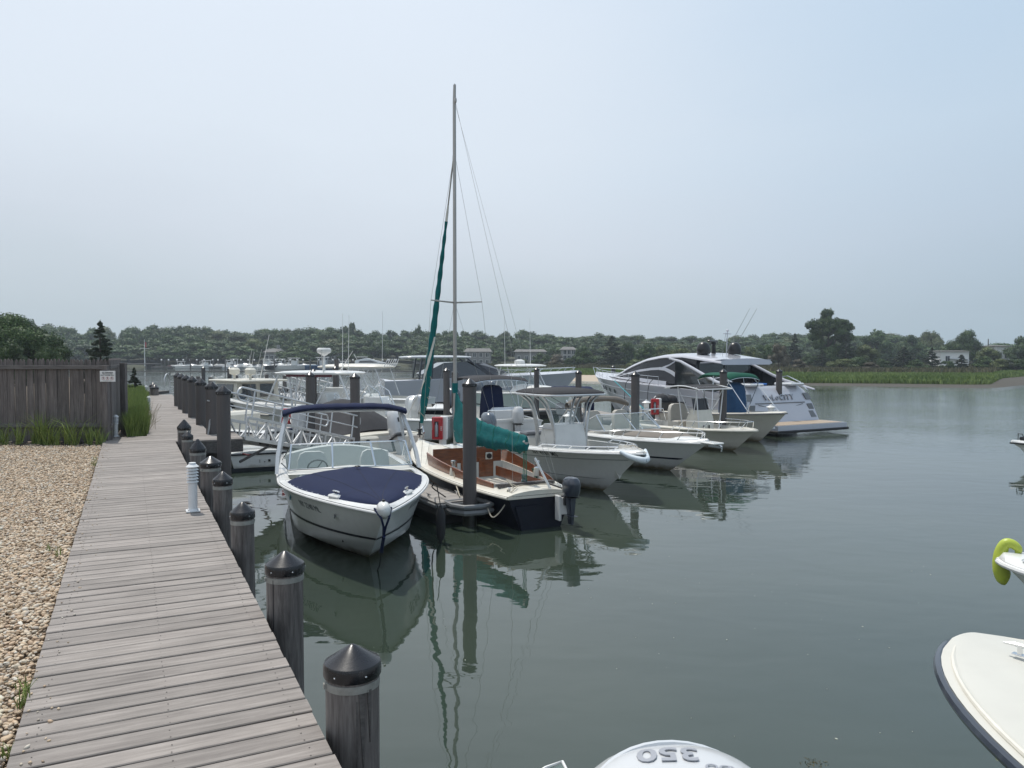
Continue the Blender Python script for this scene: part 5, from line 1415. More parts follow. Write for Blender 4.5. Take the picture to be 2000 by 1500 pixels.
def cleat(parent, x, y, z, rz=0, s=1.0):
    m = MB(Matrix.Translation((x,y,z)) @ Matrix.Rotation(rz,4,'Z') @ Matrix.Scale(s,4)); 
    m.tube([(-.10,0,.045),(-.05,0,.05),(.05,0,.05),(.10,0,.045)],[.006,.011,.011,.006],7); m.box((-.025,0,.022),(.02,.02,.05)); m.box((.025,0,.022),(.02,.02,.05)); m.box((0,0,.003),(.12,.035,.006),b=.002)
    m.build('cleat', M['steel'], parent)
def rope(name, label, pts, r, mat, n=24, cat='rope'):
    """smooth line through the points"""
    P=[Vector(p) for p in pts]; out=[]
    if len(P)==2: P=[P[0],(P[0]+P[1])/2,P[1]]
    Q=[P[0]*2-P[1]]+P+[P[-1]*2-P[-2]]; seg=max(2,n//(len(P)-1))
    for i in range(1,len(Q)-2):
        for k in range(seg):
            t=k/seg; a,b,c,d=Q[i-1],Q[i],Q[i+1],Q[i+2]
            out.append(.5*((2*b)+(-a+c)*t+(2*a-5*b+4*c-d)*t*t+(-a+3*b-3*c+d)*t**3))
    out.append(P[-1]); m=MB(); m.tube(out,r,6)
    o=m.build(name,M[mat])
    return tag(o,label,cat)
def loc2w(t, p): 
    return Matrix.Translation(t.location) @ Matrix.Rotation(t.rotation_euler.z,4,'Z') @ Vector(p)
def fender(label, p, top, L=.55, r=.10, mat='rubber', cat='fender'):
    t = thing('boat_fender', label, cat, p)
    m = MB(); m.lathe([(.02,-L/2-.05),(.03,-L/2-.02),(r*.75,-L/2+.03),(r,-L/2+.10),(r,L/2-.10),(r*.75,L/2-.03),(.03,L/2+.02),(.02,L/2+.06)],16); m.build('fender_body', M[mat], t)
    m = MB(); m.tube([(0,0,L/2+.05),(top[0]-p[0],top[1]-p[1],top[2]-p[2])],.008,6); m.build('fender_line', M['rope_dark'], t)
    return t
BH = math.pi + FA      # bows pointing out of the slips towards the camera side

# ------------------------------------------------------------------ A: navy covered bowrider in front
LA=7.0; HA = Hull(LA,2.46,.98,.92,over=1.45,p=1.62,q=.97,tm=.52,sw=.94,chine=.80,chz=.10,bowch=.22,keel=-.42,flare=.30,sheer=1.6,pc=2.1)
hA = math.pi+R(-18.5)
A = boat('speedboat','white bowrider speedboat with navy bow cover and navy folded sunshade','speedboat',HA,bow_xy(752,1003,.96,LA,hA),hA,w=.17,t0=.04,t1=.54,floor=.30,rub='white',rub_r=.020,crown=.06)
m = HA.band(lambda t:.40+.02*t, lambda t:.44+.02*t, off=.006, t0=.05); m.build('hull_stripe', M['navy_hull'], A)
m = MB()
for sd in (1,-1):
    m.tube([HA.S(x,.955,sd)+Vector((.004,sd*.004,0)) for x in HA.ts(24)], .006, 5)
m.build('rub_rail_insert', M['black'], A)
# bow cover
def coverA():
    m = MB(); n=22; NV=16; rows=[]
    for i in range(n+1):
        t=.545+(.985-.545)*i/n; p=HA.S(t,1,1); b=max(.02,p.y-.07)
        if i==0: b-=.06
        row=[]
        for j in range(NV+1):
            v=j/NV*2-1; u=i/n
            dk=p.z+.06*(1-(v*b/max(p.y,.02))**2)+.012
            z=dk+.008+.035*(1-abs(v)**6)*min(1,6*(1-u)+.1)+ .09*max(0,1-((u-.10)/.5)**2 if u<.60 else 0)*max(0,1-abs(v)*1.15) + .003*math.sin(v*9+u*13)
            if abs(v)>.98: z-=.02
            row.append((p.x, v*b, z))
        rows.append(row)
    m.add([q for r in rows for q in r],[(i*(NV+1)+j,(i+1)*(NV+1)+j,(i+1)*(NV+1)+j+1,i*(NV+1)+j+1) for i in range(n) for j in range(NV)])
    return m
cv = coverA().build('bow_cover', M['navy_cloth'], A, ang=60)
m = MB()
for sd in (1,-1):
    for i in range(16):
        t=.56+.40*i/15; p=HA.S(t,1,1); m.ball((p.x,sd*(max(.05,p.y-.075)),p.z+.030),.008,6,4)
m.build('snap', M['steel'], cv, kind='stuff')
def cover_pt(u,v):
    t=.545+.44*u; p=HA.S(t,1,1); b=max(.02,p.y-.07); dk=p.z+.06*(1-(v*b/max(p.y,.02))**2)+.012
    return (p.x, v*b, dk+.0095+.035*(1-abs(v)**6)*min(1,6*(1-u)+.1)+.09*max(0,1-((u-.10)/.5)**2 if u<.60 else 0)*max(0,1-abs(v)*1.15)+.003*math.sin(v*9+u*13))
for v0,v1 in ((0,0),(-.62,-.18),(.62,.18)):
    m=MB(); m.tube([cover_pt(.02+.93*k/20, v0+(v1-v0)*k/20) for k in range(21)],.0022,4); m.build('seam', M['rope_dark'], cv)
m = MB(); m.ball((LA*.60,0,1.20),.05,12,6,(1,1,.3)); m.build('cover_pole_tip', M['black'], cv)
m = MB(); m.tube([HA.S(.975,1,1)+Vector((0,.0,.02)),(LA+.015,.05,.90),(LA-.03,.015,.78),(LA-.14,0,.62)],.016,6); m.tube([HA.S(.975,1,-1)+Vector((0,0,.02)),(LA+.015,-.05,.90),(LA-.03,-.015,.78),(LA-.14,0,.62)],.016,6)
m.tube([(LA-.10,0,.64),(LA-.28,0,.44),(LA-.34,0,.36)],.024,6); m.build('cover_strap', M['navy_cloth'], A)
m = MB(); m.ball((LA-.34,0,.37),.035,8,6); m.tube([(LA-.33,0,.36),(LA-.62,.02,.12),(LA-.95,.02,-.1)],.010,6); m.build('bow_eye_line', M['rope_dark'], A)
m = MB(); m.loft([[(LA-.12+.17*s_*math.cos(g), .095*s_*math.sin(g), .99+dz*.85) for g in [6.283*k/20 for k in range(20)]] for s_,dz,u in ((.55,-.13,1),(.9,-.06,1),(1.0,.0,1),(.9,.06,1),(.6,.105,1),(.25,.125,1),(.05,.13,1))]); m.build('bow_cap', M['gel'], A, ang=60)
m = MB(); m.box((LA-.12,0,1.11),(.06,.04,.03),b=.01); m.build('bow_light', M['black'], A)
for sd in (1,-1):
    p=HA.S(.83,1,sd); m=MB(); m.box((p.x,sd*(abs(p.y)-.13),p.z+.045),(.26,.13,.05),rz=-sd*.55,b=.02); m.build('cleat_pad', M['gel'], A)
    cleat(A,p.x,sd*(abs(p.y)-.13),p.z+.07,-sd*.45)
# windshield: three front panes and a wing on each side
def windshield(parent, base, top, splits, mat='glass', fr=.013, frame='steel', wings=True):
    """base/top: lists of points from port wing end round to starboard wing end"""
    g = MB()
    for i in range(len(base)-1):
        a,b,c,d = [Vector(x) for x in (base[i],base[i+1],top[i+1],top[i])]
        n=(b-a).cross(d-a).normalized()*.006; q=[a,b,c,d]
        gl = MB(); gl.add(q+[x+n for x in q],[(0,1,2,3),(7,6,5,4),(0,4,5,1),(1,5,6,2),(2,6,7,3),(3,7,4,0)]); gl.build('windshield_pane', M[mat], parent, ang=None)
    f = MB(); f.tube(top,fr,7); f.tube(base,fr*.9,7)
    for i in splits: f.bar(base[i],top[i],fr*2.4,fr*2.0,.004)
    f.build('windshield_frame', M[frame], parent)
xw=LA*.525
base=[(xw-1.5,1.14,1.03),(xw-.30,1.06,1.07),(xw+.06,.36,1.12),(xw+.06,-.36,1.12),(xw-.30,-1.06,1.07),(xw-1.5,-1.14,1.03)]
top =[(xw-1.55,1.12,1.08),(xw-.62,1.00,1.47),(xw-.34,.33,1.50),(xw-.34,-.33,1.50),(xw-.62,-1.00,1.47),(xw-1.55,-1.12,1.08)]
windshield(A,base,top,[1,2,3,4])
m = MB(); m.grid(lambda u,v: (xw-.62+.5*u+.28*(1-abs(v-.5)*2)**.7*u, (v-.5)*2.16, 1.015+.055*(1-abs(v-.5)*2)), 4, 12); m.build('dashboard', M['liner'], A)
# seats, helm, swim rail etc
def seat(parent, x, y, floor, w=.55, mat='upholstery', h=.55, back=.55):
    m = MB(); m.box((x,y,floor+h*.5),(.5,w,h),b=.04); m.build('seat', M[mat], parent)
    m = MB(); m.loft([[(x-.26+dx,y-w/2*k,floor+z),(x-.12+dx,y-w/2*k,floor+z),(x-.12+dx,y+w/2*k,floor+z),(x-.26+dx,y+w/2*k,floor+z)] for z,k,dx in ((h*.6,1,0),(h+.05,1.02,0),(h+back*.6,.98,-.03),(h+back*.9,.80,-.05),(h+back,.5,-.05))]); m.build('backrest', M[mat], parent, ang=50)
seat(A,xw-1.35,-.58,.30,h=.5,back=.42); seat(A,xw-1.35,.58,.30,h=.5,back=.42)
m = MB(); m.slab(lambda u,v: (.62+.35*math.sin(v*math.pi)*0+.28*u, (v-.5)*2.1, 1.02+.16*math.sin(v*math.pi)), 3, 14, .40); m.build('stern_lounge', M['upholstery'], A)
T=Matrix.Translation((xw-.72,-.55,1.03)) @ Matrix.Rotation(R(-60),4,'Y'); m=MB(T); m.tube([(.17*math.cos(g),.17*math.sin(g),0) for g in [6.283*k/18 for k in range(18)]],.015,6,closed=True)
for g in (.5,2.6,4.7): m.tube([(0,0,0),(.17*math.cos(g),.17*math.sin(g),0)],.01,5)
m.build('steering_wheel', M['black'], A)
# tower and sunshade
m = MB()
for sd in (1,-1):
    m.loft([[(x+dx,sd*y+dy,z) for dx,dy in ((-.075,-.03),(.075,-.03),(.075,.03),(-.075,.03))] for x,y,z in ((3.1,1.25,.98),(2.9,1.23,1.25),(2.65,1.16,1.6),(2.45,1.08,1.88),(2.35,1.0,2.0))])
    m.tube([(2.15,1.2*sd,1.0),(2.25,1.10*sd,1.6),(2.35,1.02*sd,1.95)],.025,8)
m.box((2.35,0,2.0),(.14,2.02,.06),b=.02); m.build('tower', M['gel_grey'], A)
m = MB()
def bz(u,v):
    e=abs(v-.5)*2; y=(v-.5)*2.24; g=u*2*math.pi
    r1=.20; r2=.062
    zc=2.08-.11*e**4.0; return (2.45+r1*math.cos(g)+.04*math.sin(v*30)*.15, y, zc+r2*math.sin(g)*(1-.15*math.sin(v*22)**2))
m.grid(bz,14,26); m.build('folded_sunshade', M['navy_cloth'], A, ang=60)
hull_text(A,HA,'NY 2240 ML',.135,M['ink_grey'],LA*.72,.74,-1)
hull_text(A,HA,'NY 2240 ML',.135,M['ink_grey'],LA*.765,.76,1)
m = MB(); p=HA.S(.625,.78,-1); m.box((p.x,p.y-.002,p.z),(.12,.012,.09),rz=.03); p=HA.S(.69,.72,-1)
m.build('sticker', M['ink_teal'], A)
p=HA.S(.86,.70,-1); q=HA.S(.88,.70,-1); m=MB(); m.ball((p.x,p.y-.002,p.z-.03),.07,16,6,(1,.12,.45)); o=m.build('emblem', M['ink_grey'], A)
m = MB(); p=HA.S(.90,.05,-1); m.ball(p,.022,8,6,(1,.6,1)); m.build('through_hull', M['black'], A)

# ------------------------------------------------------------------ B: wooden cockpit sailboat
LB=6.7; HB=Hull(LB,2.05,.86,.60,over=1.1,p=1.9,tm=.45,sw=.62,chine=.55,chz=-.12,bowch=.25,keel=-.5,flare=.1,sheer=1.4,pc=1.7)
hB=R(-25.5); sB=(.50,13.35)
B = boat('sailboat','small navy hulled sailboat with varnished cockpit and teal boom cover','sailboat',HB,sB,hB,hull_mat='navy_hull',deck_mat='gel_old',w=.21,t0=.085,t1=.50,floor=.22,rub='gel_old',rub_r=.026,crown=.07)
# mahogany coaming
def coam(t0,t1,h0,h1,inset,x_off=0):
    for sd in (1,-1):
        m=MB(); n=14; vs=[]
        for i in range(n+1):
            u=i/n; t=t0+(t1-t0)*u; p=HB.S(t,1,1); y=p.y-inset; hh=h0+(h1-h0)*u
            vs+= [(p.x,sd*y,p.z-.32),(p.x,sd*(y+.035+.05*u),p.z+hh),(p.x,sd*(y+.012+.05*u),p.z+hh+.006),(p.x,sd*(y-.024),p.z-.32)]
        m.add(vs,[(i*4+a,(i+1)*4+a,(i+1)*4+(a+1)%4,i*4+(a+1)%4) for i in range(n) for a in range(4)]+[(0,1,2,3),(n*4+3,n*4+2,n*4+1,n*4)]); m.build('coaming', M['varnish'], B)
coam(.10,.52,.12,.28,.20)
pb=HB.S(.50,1,1); zb_=pb.z
m=MB(); m.box((pb.x+.02,0,.64),(.035,1.56,.84),b=.004); m.build('cabin_bulkhead', M['varnish'], B)
for y_ in (-.42,0,.42):
    m=MB(); m.box((pb.x-.008,y_,.62),(.012,.34,.42),b=.004); m.build('bulkhead_panel', M['varnish'], B)
m=MB(); m.box((pb.x-.02,-.48,.86),(.02,.16,.15),b=.01); m.build('instrument_box', M['gel_old'], B); 
m=MB(Matrix.Translation((pb.x-.035,-.48,.86)) @ Matrix.Rotation(math.pi/2,4,'Y')); m.lathe([(.06,-.01),(.058,.012)],18); m.build('instrument', M['black'], B)
# seats
for sd in (1,-1):
    m=MB(); m.box((pb.x*.55+.15,sd*.36,.40),(2.0,.34,.05),b=.015); m.build('cockpit_seat', M['gel_old'] if sd<0 else M['grey_vinyl'], B)
    m=MB(); m.box((pb.x*.55+.15,sd*.52,.58),(2.1,.02,.20)); m.build('seat_back', M['varnish'], B)
# cabin top and coach roof
def cab(u,v):
    t=.505+.30*u; p=HB.S(t,1,1); b=(p.y-.30)*(1-.25*u**2); e=abs(v-.5)*2; y=(v-.5)*2*b
    z=p.z+ (.30-.20*u)*(1-e**5) + .02
    return (p.x,y,z)
m=MB(); m.grid(cab,10,16); m.build('coach_roof', M['gel_old'], B, ang=50)
m=MB(); m.box((pb.x+.45,0,zb_+.335),(.75,.55,.03),b=.01); m.build('hatch', M['gel'], B)
MX=pb.x+ .75; MZ=8.70
m=MB(); m.loft([[(MX+.055*math.cos(g)*k+dx,.035*math.sin(g)*k,z) for g in [6.283*i/14 for i in range(14)]] for z,k,dx in ((1.02,1.1,0),(5.0,1.05,.0),(8.6,.95,0),(8.95,.8,-.02),(MZ,.35,-.04))]); mast=m.build('mast', M['mast'], B, ang=50)
m=MB(); m.box((MX,0,1.03),(.22,.18,.05),b=.01); m.build('mast_step', M['steel'], B)
m=MB(); m.tube([(MX-.02,0,MZ-.05),(MX-.02,0,MZ+.28)],.006,5); m.ball((MX-.06,0,MZ-.1),.05,8,6,(1,.6,1.5)); m.build('masthead_fitting', M['mast'], B)
SPZ=4.2
m=MB(); 
for sd in (1,-1): m.tube([(MX,0,SPZ),(MX-.12,sd*.60,SPZ+.03)],[.022,.014],8)
m.build('spreader', M['mast'], B)
m=MB()
for sd in (1,-1):
    cp=HB.S(.56,1,sd); cp=(cp.x,cp.y-sd*.06,cp.z+.02)
    m.tube([(MX,sd*.03,7.35),(MX-.12,sd*.60,SPZ+.03),cp],.0035,4); m.tube([(MX,sd*.03,SPZ-.1),(cp[0]-.3,cp[1],cp[2])],.003,4)
    bs=(.05,sd*.35,.62)
m.tube([(MX-.04,0,MZ-.08),(1.2,0,3.2)],.0035,4); m.tube([(1.2,0,3.2),(.25,.42,.66)],.003,4); m.tube([(1.2,0,3.2),(.25,-.42,.66)],.003,4)
m.tube([(MX-.04,.02,MZ-.1),(.15,-.45,.64)],.003,4)
m.build('standing_rigging', M['strap'], B)
# furled headsail
fs0=Vector((LB-.15,0,.98)); fs1=Vector((MX+.07,0,7.35)); n=70
m=MB(); rr=[]; pts=[]
for i in range(n+1):
    u=i/n; pts.append(fs0.lerp(fs1,.06+.94*u)+Vector((-.05*math.sin(math.pi*u),0,0)))
    r_ = .092*min(1,u*7+.22)*max(0,1-(u/.86))**.9 + .020 + .007*math.sin(i*1.4)
    rr.append(r_)
cut=int(n*.80)
m.tube(pts[:cut],rr[:cut],12); m.build('furled_jib', M['teal_cloth'], B, ang=60)
m=MB(); m.tube(pts[cut-1:cut+4],[.03,.032,.03,.026,.022],8); m.build('sail_head', M['white_cloth'], B)
m=MB(); m.tube(pts[cut:],.017,7); m.tube([pts[-1],(MX+.06,0,7.45)],.02,6); m.build('forestay_foil', M['mast'], B)
m=MB(); vs=[]; fs=[]; k0=6   # white band winding round the furled sail
for i in range(k0,cut-30):
    u=(i-k0); g=.35*u*.42; r_=rr[i]*1.04+.002; t=(fs1-fs0).normalized(); a=t.orthogonal().normalized(); b=t.cross(a)
    wv=.34 if u<22 else .16
    for g2 in (g-wv,g,g+wv): vs.append(pts[i]+(a*math.cos(g2)+b*math.sin(g2))*r_)
fs=[(3*i+j,3*i+3+j,3*i+4+j,3*i+1+j) for i in range(len(vs)//3-1) for j in range(2)]
m.add(vs,fs); m.build('sail_band', M['white_cloth'], B)
m=MB(); m.lathe([(.07,0),(.08,.02),(.04,.04),(.04,.12),(.08,.14),(.07,.16)],14,c=tuple(fs0+Vector((0,0,.06)))); m.tube([fs0,fs0+Vector((0,0,.4))],.014,6); m.build('furling_drum', M['black'], B)
m=MB()
for k in range(5):
    i=2+k*3; m.tube([pts[i]+Vector((.085*math.cos(g),.085*math.sin(g),.10*math.sin(g))) for g in [6.283*j/12 for j in range(12)]],.007,5,closed=True)
m.tube([pts[14],(fs0.x-.6,.5,1.6),(fs0.x-1.2,.7,.9)],.006,5)
m.build('sheet', M['rope'], B)
# boom with teal cover
bz0=Vector((MX-.06,0,1.36)); bz1=Vector((.55,0,1.46))
m=MB(); m.tube([bz0,bz1],.045,10); bo=m.build('boom', M['mast'], B)
m=MB(); rings=[]; N=26
for i in range(N+1):
    u=i/N; c=bz0.lerp(bz1,u); 
    zt=lerp_pts([(0,2.30),(.06,2.08),(.14,1.92),(.25,1.78),(.45,1.67),(1,1.57)],u); zb=lerp_pts([(0,1.10),(.06,1.10),(.25,1.13),(.55,1.17),(.9,1.24),(1,1.30)],u)+.015*math.sin(u*19)
    wd=.115*(1-.2*u)*(.40+.60*min(1,u*5))*(1 if i<N else .6); rings.append([(c.x+(.07 if u<.02 else 0), wd*math.sin(g)*(1 if math.cos(g)<-.1 else .55)*(1+.20*math.sin(i*1.9+g*3)), (zt+zb)/2+(zt-zb)/2*math.cos(g)*(1 if abs(math.cos(g))>.9 else .96)+.012*math.sin(i*2.3+g*2)) for g in [6.283*k/18 for k in range(18)]])
m.loft(rings); bcov=m.build('boom_cover', M['teal_cloth'], B, ang=60)
for i_ in (6,11,16,21,24):
    m=MB(); c_=Vector(rings[i_][0])*0
    for q_ in rings[i_]: c_+=Vector(q_)/len(rings[i_])
    m.tube([c_+(Vector(q_)-c_)*1.025 for q_ in rings[i_]],.006,5,closed=True); m.build('tie', M['rope_green'], bcov)
m=MB(); m.lathe([(.064,2.2),(.068,2.42)],14,c=(MX,0,0)) ; m.build('mast_collar', M['teal_cloth'], B)
m=MB()
for dy in (-.02,.02,0): m.tube([bz1+Vector((-.02+.08,dy,-.05)),(.62,dy*2,.72)],.008,6)
m.build('mainsheet', M['rope_green'], B)
m=MB(); m.lathe([(.05,0),(.055,.03),(.035,.06),(.05,.12),(.045,.14)],14,c=(.66,0,.72)); m.bar((.66,-.56,.70),(.66,.56,.70),.05,.04,.004); m.build('traveller', M['ink_grey'], B)
# winches, coil, tiller, trims
for sd,x_ in ((1,2.15),(-1,1.55)):
    pw=HB.S(x_/LB,1,sd); m=MB(); m.lathe([(.085,0),(.07,.13),(.06,.16)],14,c=(x_,pw.y-sd*.20,pw.z+.03)); m.build('winch_base', M['gel_old'], B)
    m=MB(); m.lathe([(.055,.16),(.04,.18),(.04,.24),(.058,.26),(.058,.29),(.02,.30)],16,c=(x_,pw.y-sd*.20,pw.z+.03)); m.build('winch', M['steel'], B)
pw=HB.S(1.55/LB,1,-1)
m=MB()
for k in range(9):
    a=.02*k; m.tube([(1.55+.03*math.sin(k*2.1)+.09*math.cos(g)*.5, pw.y+.24+.018*math.sin(k*1.3)+.02*math.cos(g), pw.z+.17+.0-.26*(1-math.cos(g))*.5*(.8+.05*k)) for g in [6.283*j/14 for j in range(14)]],.008,5,closed=True)
m.build('rope_coil', M['rope_green'], B)
m=MB(); m.box((.55,0,.70),(.05,1.15,.07),b=.01); m.build('aft_coaming', M['beam'], B)
m=MB(); m.tube([(.12,-.40,.69),(.30,-.25,.72),(.2,.1,.73),(.35,.25,.72),(.2,.40,.70),(.1,.52,.66)],.009,6,sm=4); m.tube([(.2,.40,.69),(.36,.48,.82),(.42,.40,.76),(.3,.30,.71)],.009,6,sm=4); m.build('loose_line', M['rope'], B)
for y_ in (-.50,.50): cleat(B,.22,y_,.665,0,.9)
m=MB(); m.loft([[(-.02,-.05,.45),(-.02,.05,.45),(-.14,.03,.47),(-.14,-.03,.47)],[(-.02,-.05,-.35),(-.02,.05,-.35),(-.42,.02,-.35),(-.42,-.02,-.35)]]); 
m=MB(); m.prism([(-.01,-.62),(-.01,-.22),(-.10,-.22),(-.10,-.62)],.02,.50); 
m=MB(); m.box((-.13,-.28,.36),(.16,.05,.44),b=.01); m.box((-.13,-.52,.36),(.16,.04,.44),b=.01); m.box((-.19,-.40,.40),(.035,.26,.30),b=.008); m.build('motor_bracket', M['gel'], B)
m=MB(); m.plate([(-.02,.50,.42),(-.02,.0,.42),(-.02,-.06,.10),(-.02,.04,-.1),(-.02,.36,-.1)],.018,(-1,0,0)); m.build('locker_panel', M['navy_hull'], B)
m=MB(); m.tube([(.05,-.22,.67),(.30,-.04,1.20)],.022,8); m.build('tiller_pole', M['white'], B)
m=MB(); m.tube([(-.12,-.36,.70),(.18,-.22,.76)],.018,8); m.build('tiller_handle', M['black'], B)
ob=outboard(B,-.22,-.40,.60,.60,'dark_cowl',leg_mat='dark_cowl'); ob.scale=(.72,.66,.52)
ob.location.z=.60
hull_text(B,HB,'SAMANTHA',.17,M['ink_red'],1.0,.34,1)
w0=loc2w(B,(.25,.52,.68)); p9=DP[917]
rope('mooring_line','cream mooring line from the sailboat stern to the finger dock end',[w0,w0+Vector((-.05,-.1,-.25)),Vector((p9.x+.42,p9.y-.32,.22)),Vector((p9.x+.30,p9.y-.15,.40))],.012,'rope')
w1=loc2w(B,(2.15,.78,.98)); rope('mooring_line','cream mooring line from the sailboat winch down to the finger dock',[w1,w1+Vector((.02,-.25,-.3)),Vector((p9.x-.2,p9.y+.35,.46))],.011,'rope')

# ------------------------------------------------------------------ C: white centre console with aluminium top
LC=6.9; HC=Hull(LC,2.4,1.02,.80,over=1.35,p=2.6,q=.9,tm=.42,sw=.93,chine=.80,chz=.12,bowch=.26,keel=-.35,flare=.55,sheer=1.7,pc=1.9)
hC=BH+R(-1)
Cb=boat('centre_console_boat','white centre console boat with round black topped aluminium frame and registration numbers','motorboat',HC,bow_xy(1257,884,1.02,LC,hC),hC,w=.24,t0=.05,t1=.88,floor=.36,rub='white',crown=.03)
m=HC.band(lambda t:HC.sz(t)-.20-.0*t, lambda t:HC.sz(t)-.185, off=.004); m.build('knuckle_line', M['ink_grey'], Cb)
m=HC.band(-.02,.10,off=.005,t1=.98); m.build('bottom_paint', M['black_bottom'], Cb)
m=HC.band(.30,.312,off=.004); m.build('spray_line', M['ink_grey'], Cb)
console(Cb,LC*.54,0,.36,w=.86,l=.85,h=1.02)
m=MB(); m.loft([[(LC*.54+.43,.0+(.26*math.cos(g)),.62+.16*max(0,math.sin(g))) for g in [6.283*k/20 for k in range(20)]],[(LC*.54+.46,.0+(.24*math.cos(g)),.62+.14*max(0,math.sin(g))) for g in [6.283*k/20 for k in range(20)]]]); m.build('console_cushion', M['grey_vinyl'], Cb)
canopy(Cb,LC*.54-1.05,LC*.54+.75,1.75,2.16,'dark_cloth',.05,.10,'t_top_canvas')
m=MB(); cx=LC*.54-.15
m.tube([(cx+.92*(1 if math.cos(g)>0 else -1)*abs(math.cos(g))**.4,.9*(1 if math.sin(g)>0 else -1)*abs(math.sin(g))**.4,2.10) for g in [6.283*k/32 for k in range(32)]],.026,8,closed=True)
for sd in (1,-1):
    m.tube([(LC*.54+.38,sd*.42,.40),(LC*.54+.36,sd*.46,1.3),(LC*.54+.32,sd*.60,1.85),(LC*.54+.38,sd*.80,2.09)],.030,9,sm=5); m.tube([(LC*.54+.28,sd*.42,1.28),(LC*.54+.15,sd*.60,1.85),(LC*.54+.05,sd*.84,2.09)],.026,8,sm=5)
    m.tube([(LC*.54-.50,sd*.44,.40),(LC*.54-.46,sd*.48,1.3),(LC*.54-.50,sd*.62,1.85),(LC*.54-.62,sd*.84,2.09)],.030,9,sm=5); m.tube([(LC*.54-.40,sd*.44,.9),(LC*.54-.34,sd*.52,1.4),(LC*.54-.3,sd*.66,1.9),(LC*.54-.3,sd*.86,2.09)],.026,8,sm=5)
    m.tube([(LC*.54+.36,sd*.45,1.28),(LC*.54-.46,sd*.47,1.28)],.018,7)
m.build('t_top_frame', M['alu'], Cb)
m=MB(); m.box((LC*.54-1.15,0,.70),(.45,.95,.65),b=.06); m.build('leaning_post', M['gel'], Cb)
m=MB(); m.box((LC*.54-1.15,0,1.06),(.42,.95,.10),b=.04); m.build('cushion', M['grey_vinyl'], Cb)
m=MB()
for sd in (1,-1):
    q=HC.rail_pts(.60,.86,8,.28,.0,sd); m.slab(lambda u,v,q=q,sd=sd: (q[min(8,int(u*8))].x, sd*max(.02,HC.y_at(q[min(8,int(u*8))].x,.58)-.12-.36*v), .60), 8, 3, .05)
m.build('bow_seat', M['cushion_tan'], Cb)
m=MB(); m.box((LC*.69,.12,.83),(.16,.2,.14),b=.01); m.build('seat_hatch', M['ink_grey'], Cb)
bow_rail(Cb,HC,.62,.93,.10,14,4,closed=False,inset=.14)
hull_text(Cb,HC,'NY 4161 MS',.14,M['ink_black'],LC*.66,HC.sz(.66)-.10,-1,bold=.012,space=1.1)
hull_text(Cb,HC,'NY 4161 MS',.12,M['ink_black'],LC*.70,HC.sz(.7)-.11,1,bold=.012,space=1.1)
p=HC.S(.56,.86,1); m=MB(); m.box((p.x,-p.y-.006,HC.sz(.6)-.12),(.08,.01,.08),rz=-.05); m.build('sticker', M['ink_pink'], Cb)
hull_text(Cb,HC,'ROBALO',.20,M['ink_black'],LC*.30,.58,-1,space=.9)
m=MB()
for k in range(12):
    g=.9+4.4*k/11
p=HC.S(.20,.75,1); m.tube([(p.x+.12*math.cos(g),-p.y-.012,.60+.14*math.sin(g)) for g in [1.0+3.2*k/12 for k in range(13)]],[.004+.010*math.sin(math.pi*k/12) for k in range(13)],5); m.build('crescent_emblem', M['ink_black'], Cb)
outboard(Cb,-.12,0,.72,1.05,'grey_cowl')
cleat(Cb,LC*.88,.32,1.03,.5); cleat(Cb,LC*.88,-.32,1.03,-.5)
w=loc2w(Cb,(LC-.02,0,1.0)); 
bf=thing('bow_fender','white v shaped inflatable bow fender hung under the centre console bow','fender',w,Cb.rotation_euler.z); bf.scale=(.82,.82,.82)
m=MB()
for sd in (1,-1):
    m.tube([(-.42,sd*.40,.02),(-.22,sd*.28,-.08),(.02,sd*.11,-.15),(.07,-sd*.01,-.17)],[.04,.065,.08,.085],14,sm=5)
m.build('tube', M['skin_white'], bf, ang=60)
rope('bow_line','thin white line lying in a loop on the centre console foredeck',[loc2w(Cb,(LC*.88,.32,1.08)),loc2w(Cb,(LC*.92,.18,1.10)),loc2w(Cb,(LC*.90,.02,1.10)),loc2w(Cb,(LC*.94,-.1,1.10)),loc2w(Cb,(LC*.93,.12,1.10)),loc2w(Cb,(LC-.05,.12,1.0))],.007,'rope')

# ------------------------------------------------------------------ D: tan covered cuddy
LD=6.5; HD=Hull(LD,2.35,.88,.80,over=1.35,p=2.5,q=.9,tm=.42,sw=.93,chine=.80,chz=.12,bowch=.26,keel=-.35,flare=.5,sheer=1.6)
hD=BH+R(-2)
Db=boat('bowrider','white bowrider with taupe bow cover and wraparound windshield behind the centre console','speedboat',HD,bow_xy(1385,866,.86,LD,hD),hD,w=.20,t0=.05,t1=.63,floor=.32,rub='white',crown=.08)
m=HD.band(.34,.39,off=.005,t0=.55,t1=.98); m.build('stripe', M['navy_hull'], Db); m=HD.band(-.02,.09,off=.005,t1=.98); m.build('bottom_paint', M['black_bottom'], Db)
m=MB()
m.grid(lambda u,v: (LD*(.63+.28*u), (v-.5)*2*max(.02,(HD.S(.63+.28*u,1,1).y-.22)), HD.sz(.63+.28*u)+.06+.16*(1-(abs(v-.5)*2)**2.2)*math.sin(math.pi*min(1,u*.9+.25))**.7),14,12); m.build('bow_cover', M['tan_cloth'], Db, ang=60)
xw=LD*.62
base=[(xw-1.9,1.0,.90),(xw-.55,.98,.95),(xw+.10,.42,1.02),(xw+.10,-.42,1.02),(xw-.55,-.98,.95),(xw-1.9,-1.0,.90)]
top=[(xw-2.0,.98,.97),(xw-1.05,.92,1.36),(xw-.55,.38,1.42),(xw-.55,-.38,1.42),(xw-1.05,-.92,1.36),(xw-2.0,-.98,.97)]
windshield(Db,base,top,[1,2,3,4])
